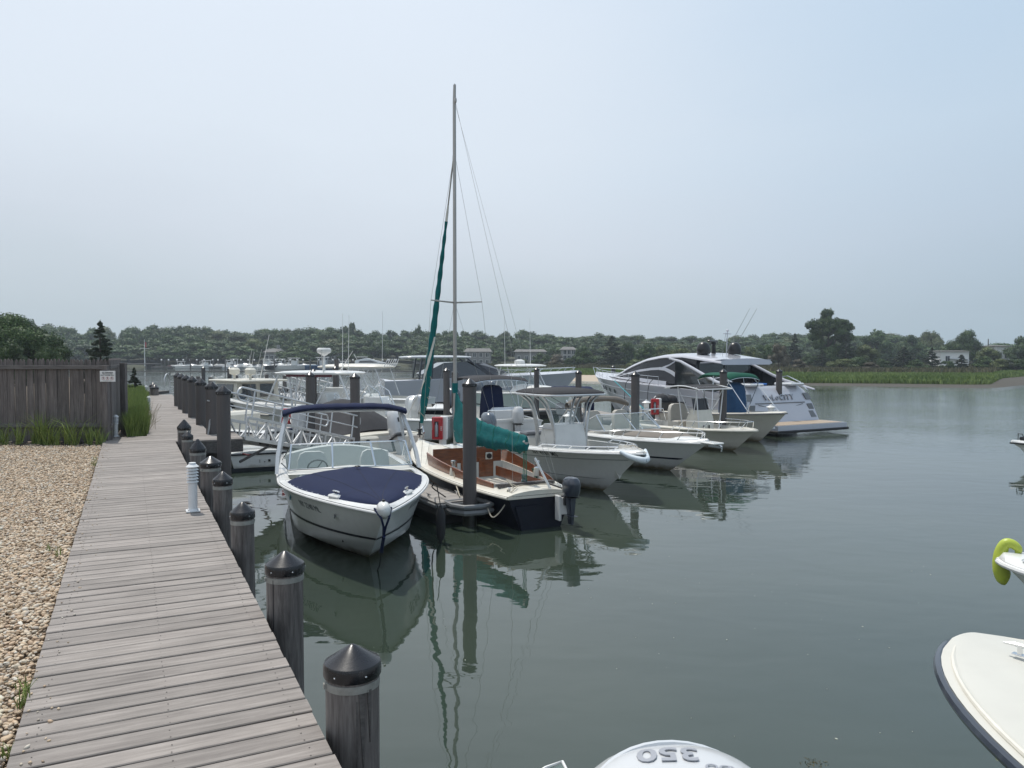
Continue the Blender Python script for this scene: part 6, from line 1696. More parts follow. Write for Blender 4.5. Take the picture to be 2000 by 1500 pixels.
seat(Db,xw-1.6,.5,.32,mat='cushion_tan'); seat(Db,xw-1.6,-.5,.32,mat='cushion_tan')
m=MB()
for sd in (1,-1): m.tube([(1.0,sd*1.05,.85),(1.9,sd*1.02,1.65)],.016,6); m.tube([(2.6,sd*1.05,.85),(1.6,sd*1.02,1.72)],.016,6)
m.build('shade_frame', M['steel'], Db)
m=MB(); m.grid(lambda u,v: (1.75+.12*math.cos(6.283*u), (v-.5)*2.2, 1.74+.09*math.sin(6.283*u)*(1+.12*math.sin(v*17))-.18*(abs(v-.5)*2)**3), 10, 20); m.build('folded_sunshade', M['tan_cloth'], Db, ang=60)
bow_rail(Db,HD,.60,.99,.22,16,5,closed=True,inset=.10)
m=MB(); m.box((LD+.10,0,.88),(.5,.34,.05),b=.02); m.build('pulpit', M['gel'], Db)
m=MB(); m.tube([(LD+.1,0,.9),(LD+.45,0,.82),(LD+.42,0,.70)],.02,7); m.box((LD+.2,.02,.80),(.42,.06,.05)); m.build('anchor', M['steel'], Db)
rope('mooring_line','white mooring line drooping from the tan covered boat bow to the pile',[loc2w(Db,(LD*.86,-.35,.93)),loc2w(Db,(LD*.8,.9,.72)),Vector((DP[1241].x+.12,DP[1241].y-.1,.45))],.010,'rope')

# ------------------------------------------------------------------ E: small T-top skiff
LE_=5.4; HE=Hull(LE_,2.0,.74,.62,over=.85,p=2.7,q=.85,tm=.45,sw=.95,chine=.82,chz=.08,bowch=.25,keel=-.25,flare=.35)
hE=BH+R(-4)
E=boat('centre_console_boat','small cream centre console skiff with open white pipe top frame','motorboat',HE,bow_xy(1478,840,.74,LE_,hE),hE,hull_mat='hull_cream',deck_mat='gel_old',w=.16,t0=.05,t1=.84,floor=.28,rub='gel_old',rub_r=.035,crown=.03)
console(E,LE_*.55,0,.28,w=.72,l=.62,h=.95,screen_mat='dark_glass_soft',mat='gel_old')
for y_ in (-.12,.12):
    m=MB(); m.box((LE_*.55+.315,y_,.62),(.012,.05,.22),b=.004); m.build('cushion_stripe', M['navy_hull'], E)
m=MB(); m.tube([(LE_*.55-.9+1.6*u,sd*.75,1.94+.10*math.sin(3.14*u)) for sd in (1,) for u in [k/8 for k in range(9)]]+[(LE_*.55-.9+1.6*u,-.75,1.94+.10*math.sin(3.14*u)) for u in [1-k/8 for k in range(9)]],.020,8,closed=True)
for u in (.2,.4,.6,.8): m.tube([(LE_*.55-.9+1.6*u,-.75,1.94+.10*math.sin(3.14*u)),(LE_*.55-.9+1.6*u,.75,1.94+.10*math.sin(3.14*u))],.014,6)
for sd in (1,-1):
    m.tube([(LE_*.55+.42,sd*.42,.28),(LE_*.55+.45,sd*.62,2.0)],.020,8); m.tube([(LE_*.55-.35,sd*.40,.28),(LE_*.55-.40,sd*.62,2.0)],.020,8); m.tube([(LE_*.55+.1,sd*.38,1.1),(LE_*.55+.45,sd*.58,1.9)],.014,6); m.tube([(LE_*.55-.1,sd*.38,1.1),(LE_*.55-.40,sd*.58,1.9)],.014,6)
m.build('top_frame', M['white_paint'], E)
m=MB(); m.slab(lambda u,v: (LE_*.55-.75+1.3*u,(v-.5)*1.3,1.97+.10*math.sin(3.14*u)),8,4,.05); m.build('stowed_top', M['dark_cloth'], E)
seat(E,LE_*.55-.85,0,.28,w=.8,mat='cushion_tan')
bow_rail(E,HE,.55,.96,.24,14,4,closed=True,inset=.08)
outboard(E,-.12,0,.62,.95,'gel_old')
m=MB(); m.tube([(.5,.75,.62),(.5,.6,1.1),(.5,-.6,1.1),(.5,-.75,.62)],.02,7); m.build('stern_rail', M['steel'], E)
m=HE.band(-.02,.07,off=.005,t1=.97); m.build('bottom_paint', M['black_bottom'], E)
rope('mooring_line','grey line from the cream skiff bow to the pile',[loc2w(E,(LE_*.93,-.2,.82)),loc2w(E,(LE_*.8,.55,.6)),Vector((DP[1413].x+.12,DP[1413].y-.1,.5))],.009,'rope')

# ------------------------------------------------------------------ F: white boat with green shade and blue covered console
LF=6.2; HF=Hull(LF,2.25,1.10,.85,over=1.1,p=2.4,q=.9,tm=.42,sw=.93,chine=.78,chz=.14,bowch=.30,keel=-.3,flare=.55)
hF=BH+R(-3)
F_=boat('centre_console_boat','cream hulled boat with tall blue console cover and bottle green sunshade','motorboat',HF,bow_xy(1537,806,1.10,LF,hF),hF,hull_mat='hull_cream',deck_mat='gel_old',w=.18,t0=.05,t1=.88,floor=.42,rub='grey_rub',crown=.03)
m=MB(); rings=[]
for z,k in ((.50,1.0),(.9,.99),(1.35,.95),(1.75,.9),(1.95,.8),(2.05,.5),(2.07,.1)):
    rings.append([(LF*.60+.42*k*(1 if math.cos(g)>0 else -1)*abs(math.cos(g))**.5*(1+.03*math.sin(7*g+z*4)), .44*k*(1 if math.sin(g)>0 else -1)*abs(math.sin(g))**.5*(1+.03*math.sin(9*g+z*5)), z) for g in [6.283*k2/28 for k2 in range(28)]])
m.loft(rings); m.build('console_cover', M['blue_cloth'], F_, ang=60)
bimini(F_,2.7,4.3,1.5,2.34,'green_cloth',drop=.16,foot=(3.6,.92,1.0))
for sd in (1,-1):
    m=MB(); m.tube([(LF*.84,sd*.75,1.05),(LF*.66,sd*.7,2.2)],.014,6); m.build('shade_brace', M['steel'], F_)
m=HF.band(-.02,.16,off=.006,t1=.99); m.build('bottom_paint', M['black_bottom'], F_); cleat(F_,LF*.88,.35,1.08,.4)
outboard(F_,-.12,0,.75,1.0,'white_cowl')

# ------------------------------------------------------------------ G: sports motor yacht
hG=R(-29); HG=Hull(12.7,4.2,2.05,1.55,x0=.9,over=1.9,p=2.6,q=.95,tm=.40,sw=.97,chine=.82,chz=.15,bowch=.75,keel=-.4,flare=.75,sheer=1.0,pc=2.0)
Gs=(11.0,30.7)
Gb=boat('motor_yacht','large silver motor yacht with arched smoked windows and black radar domes','yacht',HG,Gs,hG,hull_mat='gel_lav',deck_mat='gel_lav',rub=None,crown=.20,open_=False)
Ht=13.6
Gb.scale=(.97,.97,.97)
for k in (.50,.78):
    m=MB()
    for sd in (1,-1): m.tube([HG.S(t,k,sd)+Vector((0,sd*.012,0)) for t in HG.ts(20)],.022,6)
    m.build('hull_moulding', M['gel_grey'], Gb)
for tt in (.74,.80,.86,.90):     # oval portholes
    pp=HG.S(tt,.62,1); q1=HG.S(tt+.02,.62,1); az_=math.atan2(q1.y-pp.y,q1.x-pp.x)
    m=MB(Matrix.Translation(pp+Vector((0,.012,0))) @ Matrix.Rotation(az_,4,'Z') @ Matrix.Rotation(R(-14),4,'X') @ Matrix.Rotation(-math.pi/2,4,'X')); m.lathe([(.15,-.01),(.15,.012),(.11,.014)],18); f=m.build('porthole', M['steel'], Gb)
    m=MB(Matrix.Translation(pp+Vector((0,.016,0))) @ Matrix.Rotation(az_,4,'Z') @ Matrix.Rotation(R(-14),4,'X') @ Matrix.Rotation(-math.pi/2,4,'X')); m.lathe([(.11,0),(.11,.018)],18); m.build('porthole_glass', M['dark_glass'], f)
pp=HG.S(.36,.55,1); m=MB(); m.ball(pp,.20,16,6,(1.3,.12,.8)); m.build('hull_vent', M['dark_glass'], Gb)
# superstructure: (x, half width base, z base, half width top, z top)
def sect(x):
    """outline of cabin in the y-z plane at x"""
    tab_w=[(2.2,1.55),(4,1.75),(7,1.75),(9,1.5),(10.6,.9),(11.6,.25)]
    tab_z=[(2.2,3.02),(3.2,3.14),(4.4,3.28),(5.8,3.26),(7.0,3.10),(8.2,2.82),(9.4,2.46),(10.6,2.24),(11.8,2.12)]
    return lerp_pts(tab_w,x), lerp_pts(tab_z,x)
roof=MB(); rows=[]; nx=30
XS=[2.2+(11.6-2.2)*i/nx for i in range(nx+1)]
prof=[(1.0,-.06),(.985,.0),(.93,.06),(.80,.10),(.55,.135),(.28,.15),(0,.155)]
for x in XS:
    w_,z_=sect(x); r=[]
    for a,b in prof: r.append((x,a*w_,z_-.15+b))
    for a,b in prof[-2::-1]: r.append((x,-a*w_,z_-.15+b))
    r.append((x,-.9*w_,z_-.27)); r.append((x,.9*w_,z_-.27)); rows.append(r)
roof.loft(rows); roof.build('roof', M['gel_lav'], Gb, ang=45)
# glass body below the roof
def side_pts(x,k):
    w_,z_=sect(x); zb=HG.sz(x/Ht)+.12; bw=min(HG.S(x/Ht,1,1).y-.30, w_+.28); return (bw+(w_*.95-bw)*k, zb+(z_-.22-zb)*k)
g_=MB(); rows=[]
for x in [3.6+(11.4-3.6)*i/20 for i in range(21)]:
    a=side_pts(x,0); b=side_pts(x,1); rows.append([(x,a[0],a[1]),(x,b[0],b[1]),(x,-b[0],b[1]),(x,-a[0],a[1])])
g_.loft(rows); g_.build('cabin_glass', M['dark_glass_soft'], Gb)
# painted sweeping frames over the glass: upper window band above, lower window below
def sweep(pts,w0,w1,name,mat='gel_lav'):
    for sd in (1,-1):
        m=MB(); vs=[]; n=len(pts)
        for i,(x_,k_) in enumerate(pts):
            u=i/(n-1); hw=(w0+(w1-w0)*u)/2
            xa,ka=pts[max(0,i-1)]; xb,kb=pts[min(n-1,i+1)]; dx,dz=xb-xa,(kb-ka)*1.0; l_=math.hypot(dx,dz); nx_,nz_=-dz/l_,dx/l_
            if nx_*1.0+nz_*2.0<0: nx_,nz_=-nx_,-nz_
            for dk in (-hw,hw):
                x=x_+nx_*dk; a=side_pts(x,max(-.1,min(1,k_+nz_*dk)))
                vs+=[(x,sd*(a[0]+.03),a[1]),(x,sd*(a[0]-.02),a[1])]
        fs=[]
        for i in range(n-1):
            o=i*4; fs+=[(o,o+4,o+6,o+2),(o,o+1,o+5,o+4),(o+2,o+6,o+7,o+3)]
        m.add(vs,fs); m.build(name, M[mat], Gb)
sweep([(10.6,.30),(9.6,.50),(8.6,.57),(7.6,.59),(6.6,.59),(5.8,.58)],.16,.10,'side_frame')
sweep([(5.8,.60),(5.3,.72),(4.9,.88)],.07,.05,'side_frame')
sweep([(6.0,.585),(5.6,.56),(5.1,.44),(4.6,.26),(4.1,.04),(3.8,-.08)],.12,.16,'side_frame')
sweep([(11.3,.0),(10.8,.02),(9.5,.04),(8.2,.06),(7.4,.05),(6.5,.02),(5.4,.0)],.26,.16,'side_frame')
# front fill
sweep([(10.9,.3),(10.3,.22),(9.6,.16),(8.9,.10)],.6,.05,'side_frame')
# aft: coaming wing falling to the stern
for sd in (1,-1):
    m=MB(); P=[(4.6,1.98,3.0),(3.8,1.98,2.72),(2.9,2.0,2.36),(2.0,2.04,2.05),(1.4,2.06,1.92),(1.2,2.06,1.80),(2.0,2.06,1.62),(4.6,2.02,1.66)]
    m.plate([(x,sd*y,z) for x,y,z in P],.03,(0,-sd,0)); 
    m.build('aft_side_glass', M['dark_glass'], Gb, ang=None)
    m=MB(); m.tube([(x,sd*(y+.01),z) for x,y,z in [(5.0,1.97,3.02),(4.2,1.98,2.88),(3.4,1.99,2.58),(2.6,2.0,2.27),(1.9,2.05,2.03),(1.1,2.06,1.86),(.3,2.02,1.70)]],[.05,.06,.07,.07,.07,.06,.04],8); m.build('wing', M['gel_lav'], Gb)
    m=MB(); m.tube([(2.3,sd*1.9,2.15),(1.7,sd*1.95,2.25),(1.0,sd*1.95,2.0),(.55,sd*1.95,1.62)],.022,7); m.build('hand_rail', M['steel'], Gb)
m=MB(); m.box((3.6,0,2.25),(.10,3.0,1.2),b=.02); m.build('aft_door', M['dark_glass'], Gb)
m=MB(); m.box((3.53,0,2.25),(.05,.06,1.2)); m.build('door_post', M['ink_grey'], Gb)
# roof underside spoiler
m=MB(); m.loft([[(3.4,-1.6,2.80),(3.4,1.6,2.80),(3.4,1.6,2.86),(3.4,-1.6,2.86)],[(2.35,-1.5,2.86),(2.35,1.5,2.86),(2.2,1.5,2.99),(2.2,-1.5,2.99)]]); m.build('roof_overhang', M['gel_lav'], Gb)
# domes, radar, aerials
for y_,lab in ((.95,'port'),(-.95,'starboard')):
    m=MB(); m.lathe([(.27,0),(.30,.04),(.30,.26),(.27,.38),(.20,.48),(.10,.54),(.01,.56)],20,c=(3.9,y_,3.22)); m.build('radar_dome', M['black'], Gb, ang=50)
m=MB(); m.lathe([(.10,0),(.08,.40),(.12,.42),(.12,.52)],10,c=(4.1,.15,3.24)); m.build('radar_mast', M['black'], Gb)
m=MB(); m.box((4.1,.2,3.80),(.12,1.25,.10),rz=.5,b=.03); m.build('radar_bar', M['black'], Gb)
m=MB(); m.tube([(3.9,-.45,3.2),(3.88,-.48,4.3)],.02,6); m.ball((3.88,-.48,4.3),.07,8,5,(1,1,.7)); m.box((3.9,-.48,4.15),(.1,.4,.03)); m.build('light_mast', M['gel_lav'], Gb)
m=MB()
for y_,tx,ty in ((-.35,-.1,-1.35),(-.70,-.1,-1.45)): m.tube([(3.8,y_,3.3),(3.8+tx,y_+ty,5.35)],[.014,.006],5)
m.tube([(3.9,-.2,3.2),(3.9,-.4,4.2)],.008,5)
m.build('aerial', M['ink_grey'], Gb)
# rails along the side deck and pulpit
m=MB()
for sd in (1,-1):
    up=HG.rail_pts(.38,1.0,20,.10,.42,sd); m.tube(up,.017,6)
    lo=HG.rail_pts(.38,1.0,20,.08,.0,sd)
    for i in range(0,21,2): m.tube([lo[i],up[i]],.012,5)
m.tube([(Ht-.15,0,2.47),(Ht+.25,0,2.52),(Ht+.0,0,2.05)],.017,6)
m.build('side_rail', M['steel'], Gb)
# transom, garage door, steps, name, platform
m=MB(); m.loft([[(-.02,-2.02,.30),(-.02,2.02,.30),(.9,2.02,.30),(.9,-2.02,.30)],[(.30,-1.92,1.10),(.30,1.92,1.10),(1.0,1.98,1.10),(1.0,-1.98,1.10)],[(.62,-1.75,1.66),(.62,1.75,1.66),(1.2,1.9,1.66),(1.2,-1.9,1.66)],[(.85,-1.6,1.86),(.85,1.6,1.86),(1.4,1.8,1.86),(1.4,-1.8,1.86)]]); m.build('transom', M['gel_lav'], Gb)
def TR(y,z): return (-.05+.40*(z-.30)/.80 if z<1.10 else .27+.32*(z-1.1)/.56, y, z)
m=MB(); m.tube([TR(-1.45,1.18),TR(1.45,1.18)],.018,6); m.tube([TR(-1.3,1.12),TR(-.6,.98),TR(.6,.98),TR(1.3,1.12)],.014,6); m.build('garage_seam', M['ink_grey'], Gb)
for sd in (1,-1):
    for zz,ww in ((1.42,.34),(.98,.32),(.68,.30)):
        a=[TR(sd*1.60,zz-.13),TR(sd*(1.60+ww),zz-.13),TR(sd*(1.50+ww),zz+.13),TR(sd*1.52,zz+.13)]
        m=MB(); m.plate(a,.02,(-1,0,.4)); m.build('side_step', M['ink_grey'], Gb, ang=None)
Mt=Matrix.Translation((.405,0,1.40)) @ Matrix(((0,0,-.87,0),(-1,0,0,0),(0,1,0,0),(0,0,0,1))) 
rotT=Matrix.Translation(TR(0,1.40)) @ Matrix.Translation((-.015,0,0)) @ Matrix(((0,math.sin(R(30)),-math.cos(R(30)),0),(-1,0,0,0),(0,math.cos(R(30)),math.sin(R(30)),0),(0,0,0,1)))
text('lettering','V e L o C i T Y', .34, M['ink_silver'], Gb, rotT, ext=.02, bold=.02, shear=.15, space=.85)
m=MB(); m.slab(lambda u,v: (-1.35+1.3*u, (v-.5)*(4.0+.25*math.sin(u*2)), .42), 6, 10, .30); m.build('swim_platform', M['gel_lav'], Gb)
m=MB(); m.slab(lambda u,v: (-1.22+1.1*u, (v-.5)*3.7, .432), 4, 8, .01); m.build('teak_pad', M['teak'], Gb)
m=MB(); m.tube([(-.05,2.08,.18),(-1.36,2.05,.18),(-1.40,0,.18),(-1.36,-2.05,.18),(-.05,-2.08,.18)],.05,8); m.build('platform_bumper', M['rubber'], Gb)
m=MB(); m.box((1.6,.3,1.92),(.5,1.3,.08),b=.03); m.build('blue_towel', pbr('bright_blue_towel',(.03,.14,.42),.8), Gb)
m=MB()
for sd in (1,-1): m.box((.95,sd*1.2,1.93),(1.0,.8,.12),b=.05)
m.build('sun_pad', M['gel_grey'], Gb)
pT=loc2w(Gb,(8.6,2.15,1.85))
rope('mooring_line','turquoise line hanging from the yacht side deck to the dock',[pT,Vector((at(1283,30.8),30.8,DZ))],.016,'rope_blue')
rope('mooring_line','thin dark line from the yacht side deck forward to the half hidden pile',[pT,Vector((DP[1247].x,DP[1247].y,2.1))],.008,'rope_dark')
for xx,lab in ((7.6,'dark rope hanging over the yacht side near the middle'),(5.9,'dark rope hanging over the yacht side near the cockpit')):
    rope('fender_line',lab,[loc2w(Gb,(xx,1.95,2.0)),loc2w(Gb,(xx+.05,2.18,1.7)),loc2w(Gb,(xx+.1,2.22,.9))],.014,'rope_dark')
# ------------------------------------------------------------------ H: grey shade boat with navy console cover
hH=FA+R(4); LH=6.0; HH=Hull(LH,2.3,1.0,.78,over=1.0,p=2.3,tm=.42,sw=.93,chine=.8,chz=.12)
s=(at(1005,26.6),26.6)
Hb=boat('centre_console_boat','white boat with charcoal sunshade and tall navy console cover','motorboat',HH,s,hH,w=.2,t0=.05,t1=.85,floor=.38,rub='white')
m=MB(); m.loft([[(1.9+.36*k*(1 if math.cos(g)>0 else -1)*abs(math.cos(g))**.5, .1+.40*k*(1 if math.sin(g)>0 else -1)*abs(math.sin(g))**.5, z) for g in [6.283*j/24 for j in range(24)]] for z,k in ((.75,1.05),(1.2,1.0),(1.6,.92),(1.85,.85),(1.95,.6),(1.97,.1))]); m.build('console_cover', M['navy_cloth'], Hb, ang=60)
m=MB(); m.box((.95,-.1,.95),(.3,1.2,.5),b=.08); m.build('bench', M['gel_grey'], Hb)
bimini(Hb,1.2,3.4,2.1,2.22,'dark_cloth',drop=.12,foot=(2.1,1.1,.85)); outboard(Hb,-.1,0,.72,.9,'white_cowl')
m=MB(); m.tube([(.2,1.0,.8),(.2,.9,1.15),(.2,-.9,1.15),(.2,-1.0,.8)],.018,7); m.build('stern_rail', M['steel'], Hb)
# ------------------------------------------------------------------ I: pale green express boat with hardtop
LI=8.0; HI=Hull(LI,2.7,1.35,1.0,over=1.2,p=2.3,tm=.42,sw=.93,chine=.8,chz=.12,bowch=.4)
hI=BH+R(-6); s=(at(955,44.5),44.5)
I_=boat('express_boat','pale green hulled boat with white hardtop and two tall aerials','motorboat',HI,s,hI,hull_mat='gel_green',w=.2,t0=.05,t1=.5,floor=.5,rub='white')
m=HI.band(.30,.36,off=.006); m.build('stripe', M['navy_hull'], I_); m=HI.band(-.02,.08,off=.006); m.build('bottom_paint', M['black_bottom'], I_)
m=MB(); m.grid(lambda u,v: (LI*(.48+.36*u),(v-.5)*2*max(.05,HI.S(.48+.36*u,1,1).y-.3)*(1-.25*u),HI.sz(.48+.36*u)+.06+.38*(1-u)**.5*(1-(abs(v-.5)*2)**4)),10,12); m.build('cuddy', M['gel'], I_, ang=50)
xw=LI*.54
windshield(I_,[(xw-1.4,1.05,1.35),(xw-.3,.98,1.45),(xw+.15,.4,1.52),(xw+.15,-.4,1.52),(xw-.3,-.98,1.45),(xw-1.4,-1.05,1.35)],[(xw-1.5,1.0,1.75),(xw-.75,.88,1.98),(xw-.4,.35,2.02),(xw-.4,-.35,2.02),(xw-.75,-.88,1.98),(xw-1.5,-1.0,1.75)],[1,2,3,4],frame='white_paint')
canopy(I_,xw-2.2,xw+.1,2.3,2.55,'gel',.08,.08,'hardtop')
m=MB()
for sd in (1,-1): m.tube([(xw-.1,sd*1.05,1.35),(xw-.9,sd*.95,2.5)],.03,7); m.tube([(xw-1.9,sd*1.1,1.2),(xw-1.4,sd*1.0,2.5)],.03,7); m.tube([(xw-.9,sd*1.05,1.3),(xw-1.9,sd*1.0,2.5)],.022,7)
m.build('hardtop_frame', M['white_paint'], I_)
m=MB(); m.lathe([(.28,0),(.30,.05),(.28,.18),(.1,.24)],18,c=(xw-1.1,0,2.62)); m.build('radar', M['gel'], I_)
m=MB()
for y_ in (-.95,.7): m.tube([(xw-1.1,y_,2.6),(xw-1.15,y_,5.1)],[.016,.008],5)
m.build('aerial', M['white'], I_)
# clear curtain
m=MB(); m.slab(lambda u,v: (xw-1.9+.0*u,(u-.5)*2.0,1.4+1.1*v),4,4,.01); m.build('curtain', M['vinyl'], I_)
outboard(I_,-.15,.4,.95,1.0,'grey_cowl'); outboard(I_,-.15,-.4,.95,1.0,'grey_cowl')
# ------------------------------------------------------------------ K: boat under a charcoal cover, white outboard
LK_=5.8; HK=Hull(LK_,2.35,1.12,.86,over=1.1,p=2.2,tm=.42,sw=.95,chine=.8,chz=.12,bowch=.3)
hK=R(-40); s=(at(757,20.9),20.9)
K_=boat('covered_boat','white boat under a tall charcoal cover with angular white outboard at the stern','motorboat',HK,s,hK,w=.2,t0=.10,t1=.7,floor=.4,rub='white',deck_mat='gel_old')
def ck(u,v):
    t=.10+.62*u; p=HK.S(t,1,1); e=(v-.5)*2; hmax=.80*math.sin(math.pi*min(1,.012+u*.92))**.62
    prof=max(0,1-abs(e)**1.7); return (p.x, e*(p.y+.01), p.z-.04+.05+hmax*prof*(1+.02*math.sin(u*15)))
m=MB(); m.grid(ck,18,20); m.build('boat_cover', M['dark_cloth'], K_, ang=70)
m=MB(); m.box((-.22,0,.30),(.5,1.9,.10),b=.03); m.box((.0,.72,.62),(.35,.75,.5),b=.05); m.box((.0,-.72,.62),(.35,.75,.5),b=.05); m.build('stern_platform', M['gel_old'], K_)
ob=outboard(K_,-.30,.0,.80,1.05,'white_cowl',tilt=R(24),style=1)
m=MB(); m.box((-.46,.0,.35),(.02,.10,.12),b=.01); m.build('badge', M['ink_black'], ob)
m=MB(); m.ball((-.19,.72,.78),.05,14,5,(.15,1.2,.6)); m.build('badge', M['ink_black'], K_)
m=MB(); m.tube([(.1,1.08,.9),(-.1,1.05,1.05),(-.25,1.0,.9),(-.2,.98,.6)],.022,7); m.tube([(.1,-1.08,.9),(-.1,-1.05,1.05),(-.25,-1.0,.9),(-.2,-.98,.6)],.022,7); m.build('grab_rail', M['steel'], K_)
# ------------------------------------------------------------------ L: white hardtop fishing boat behind it
LL=7.6; HL=Hull(LL,2.6,1.3,.95,over=1.2,p=2.3,tm=.42,sw=.94,chine=.8,chz=.12,bowch=.35)
hL=BH+R(-8); s=(at(690,29.5),29.5)
L_=boat('fishing_boat','white fishing boat with wide white hardtop and maroon electronics strip','fishing boat',HL,s,hL,w=.24,t0=.05,t1=.85,floor=.5,rub='white')
L_.rotation_euler.z = math.pi/2-R(-75); L_.location=(at(795,28.5),28.5,0)
canopy(L_,2.0,5.1,2.1,2.42,'gel',.09,.07,'hardtop')
m=MB()
for sd in (1,-1):
    for a_,b_,r_ in (((2.3,.9,2.36),(1.7,1.0,1.0),.03),((2.6,.9,2.36),(3.3,.85,1.2),.03),((4.8,.9,2.36),(5.4,.95,1.1),.035),((4.4,.85,2.36),(4.3,.8,1.0),.04),((4.05,.85,2.36),(4.2,.8,1.0),.03)):
        m=MB(); m.tube([(a_[0],sd*a_[1],a_[2]),(b_[0],sd*b_[1],b_[2])],r_,7); m.build('hardtop_leg', M['white_paint'], L_)
m=MB(); m.box((3.5,.98,2.30),(1.9,.05,.09),b=.01); m.build('electronics_strip', M['darkred'], L_)
console(L_,3.4,0,.5,w=1.1,l=1.0,h=1.15); m=MB(); m.box((2.4,0,1.0),(.5,1.2,.9),b=.06); m.build('leaning_post', M['gel'], L_)
m=MB(); m.lathe([(.05,0),(.03,.55),(.05,.56),(.25,.68),(.27,.72),(.27,.80),(.22,.86)],16,c=(3.3,.2,2.48)); m.build('radar', M['gel'], L_)
m=MB(); 
for a,b in (((3.0,.8,2.45),(2.2,2.4,3.25)),((3.0,-.5,2.45),(1.4,1.6,3.2))): m.tube([a,b],[.022,.012],6)
m.tube([(2.7,-.6,2.45),(2.65,-.6,4.6)],[.014,.007],5); m.tube([(3.1,-.9,2.45),(3.1,-.95,4.7)],[.014,.007],5)
m.build('outrigger', M['white'], L_)
outboard(L_,-.15,.35,.95,1.0,'white_cowl'); outboard(L_,-.15,-.35,.95,1.0,'white_cowl')
# second hardtop further back
LQ=8.2; HQ=Hull(LQ,2.7,1.35,1.0,over=1.2,p=2.3,tm=.42,sw=.94,chine=.8,chz=.12,bowch=.35)
Q_=boat('fishing_boat','white fishing boat with cream upper hardtop and fishing rod racks further back','fishing boat',HQ,(at(835,37),37),R(-78),w=.24,t0=.05,t1=.85,floor=.5,rub='white')
canopy(Q_,1.9,5.4,2.2,2.55,'gel_old',.10,.12,'hardtop')
m=MB()
for sd in (1,-1):
    for a,b in (((2.3,.95,2.48),(1.8,1.0,1.1)),((3.2,.9,2.48),(3.0,.8,1.1)),((2.6,.9,2.48),(3.4,.85,1.1)),((4.9,.95,2.48),(5.7,.95,1.2)),((4.2,.9,2.48),(4.8,.9,1.1)),((3.8,.9,2.48),(3.1,.85,1.6))): m.tube([(a[0],sd*a[1],a[2]),(b[0],sd*b[1],b[2])],.026,6)
m.build('hardtop_frame', M['white_paint'], Q_)
for k in range(6): m=MB(); m.tube([(1.95,-.8+.3*k,2.5),(1.75,-.8+.3*k,2.9)],.02,6); m.build('rod_holder', M['white_paint'], Q_)
m=MB(); m.tube([(2.2,.3,2.6),(2.15,.3,5.2)],[.014,.008],5); m.build('aerial', M['white_paint'], Q_); console(Q_,3.8,0,.5,w=1.1,l=1.0,h=1.15)
# ------------------------------------------------------------------ M: dark navy hull, twin grey outboards
LM=9.2; HM=Hull(LM,2.8,1.30,.95,over=1.5,p=2.2,tm=.42,sw=.94,chine=.8,chz=.1,bowch=.45,flare=.7)
hM=R(-97); s=(at(865,31.8),31.8)
M_=boat('sport_fishing_boat','long dark navy hulled boat with white deck and twin grey outboards','fishing boat',HM,s,hM,hull_mat='navy_hull',w=.25,t0=.05,t1=.80,floor=.5,rub='white',rub_r=.05,crown=.08)
outboard(M_,-.15,.42,1.0,1.1,'grey_cowl'); outboard(M_,-.15,-.42,1.0,1.1,'grey_cowl')
console(M_,4.4,0,.5,w=1.2,l=1.2,h=1.25); m=MB(); m.box((2.9,0,1.0),(.6,1.4,.95),b=.06); m.build('seat_box', M['gel'], M_)
m=MB(); m.box((LM*.88,0,1.42),(.5,.5,.28),b=.10); m.build('bow_locker', M['grey_cowl'], M_)
# ------------------------------------------------------------------ J: big lilac grey cruiser
LJ=13.5; HJ=Hull(LJ,3.9,1.95,1.5,over=1.6,p=2.4,tm=.42,sw=.95,chine=.84,chz=.15,bowch=.7,sheer=1.2)
J_=boat('sport_cruiser','large lilac grey sport cruiser with black cabin and flat grey hardtop','yacht',HJ,(at(745,49),49),R(74),hull_mat='gel_lav',deck_mat='gel_lav',w=.3,t0=.03,t1=.42,floor=.9,rub=None,crown=.12)
m=MB(); m.loft([[(2.4,-1.4,1.6),(2.4,1.4,1.6),(2.4,1.2,1.9),(2.4,-1.2,1.9)],[(3.6,-1.5,1.6),(3.6,1.5,1.6),(3.8,1.25,2.62),(3.8,-1.25,2.62)],[(5.6,-1.5,1.7),(5.6,1.5,1.7),(5.4,1.15,2.72),(5.4,-1.15,2.72)],[(7.6,-1.1,1.8),(7.6,1.1,1.8),(7.5,.95,1.9),(7.5,-.95,1.9)]]); m.build('cabin', M['dark_glass'], J_)
canopy(J_,1.2,5.7,3.0,3.02,'gel_grey',.12,.08,'hardtop')
m=MB()
for sd in (1,-1): m.bar((2.2,sd*1.3,1.6),(2.4,sd*1.3,3.0),.32,.10,.02); m.bar((3.0,sd*1.3,1.6),(3.1,sd*1.3,3.0),.26,.10,.02); m.bar((6.6,sd*1.1,1.9),(5.2,sd*1.3,3.0),.12,.10,.02)
m.build('hardtop_pillar', M['dark_cowl'], J_)
windshield(J_,[(5.2,1.3,1.75),(7.0,1.25,1.85),(8.3,.5,1.95),(8.3,-.5,1.95),(7.0,-1.25,1.85),(5.2,-1.3,1.75)],[(5.0,1.2,2.55),(6.1,1.1,2.55),(6.7,.4,2.6),(6.7,-.4,2.6),(6.1,-1.1,2.55),(5.0,-1.2,2.55)],[1,2,3,4],mat='dark_glass_soft',frame='dark_cowl')
bow_rail(J_,HJ,.55,.98,.35,14,6,inset=.1)
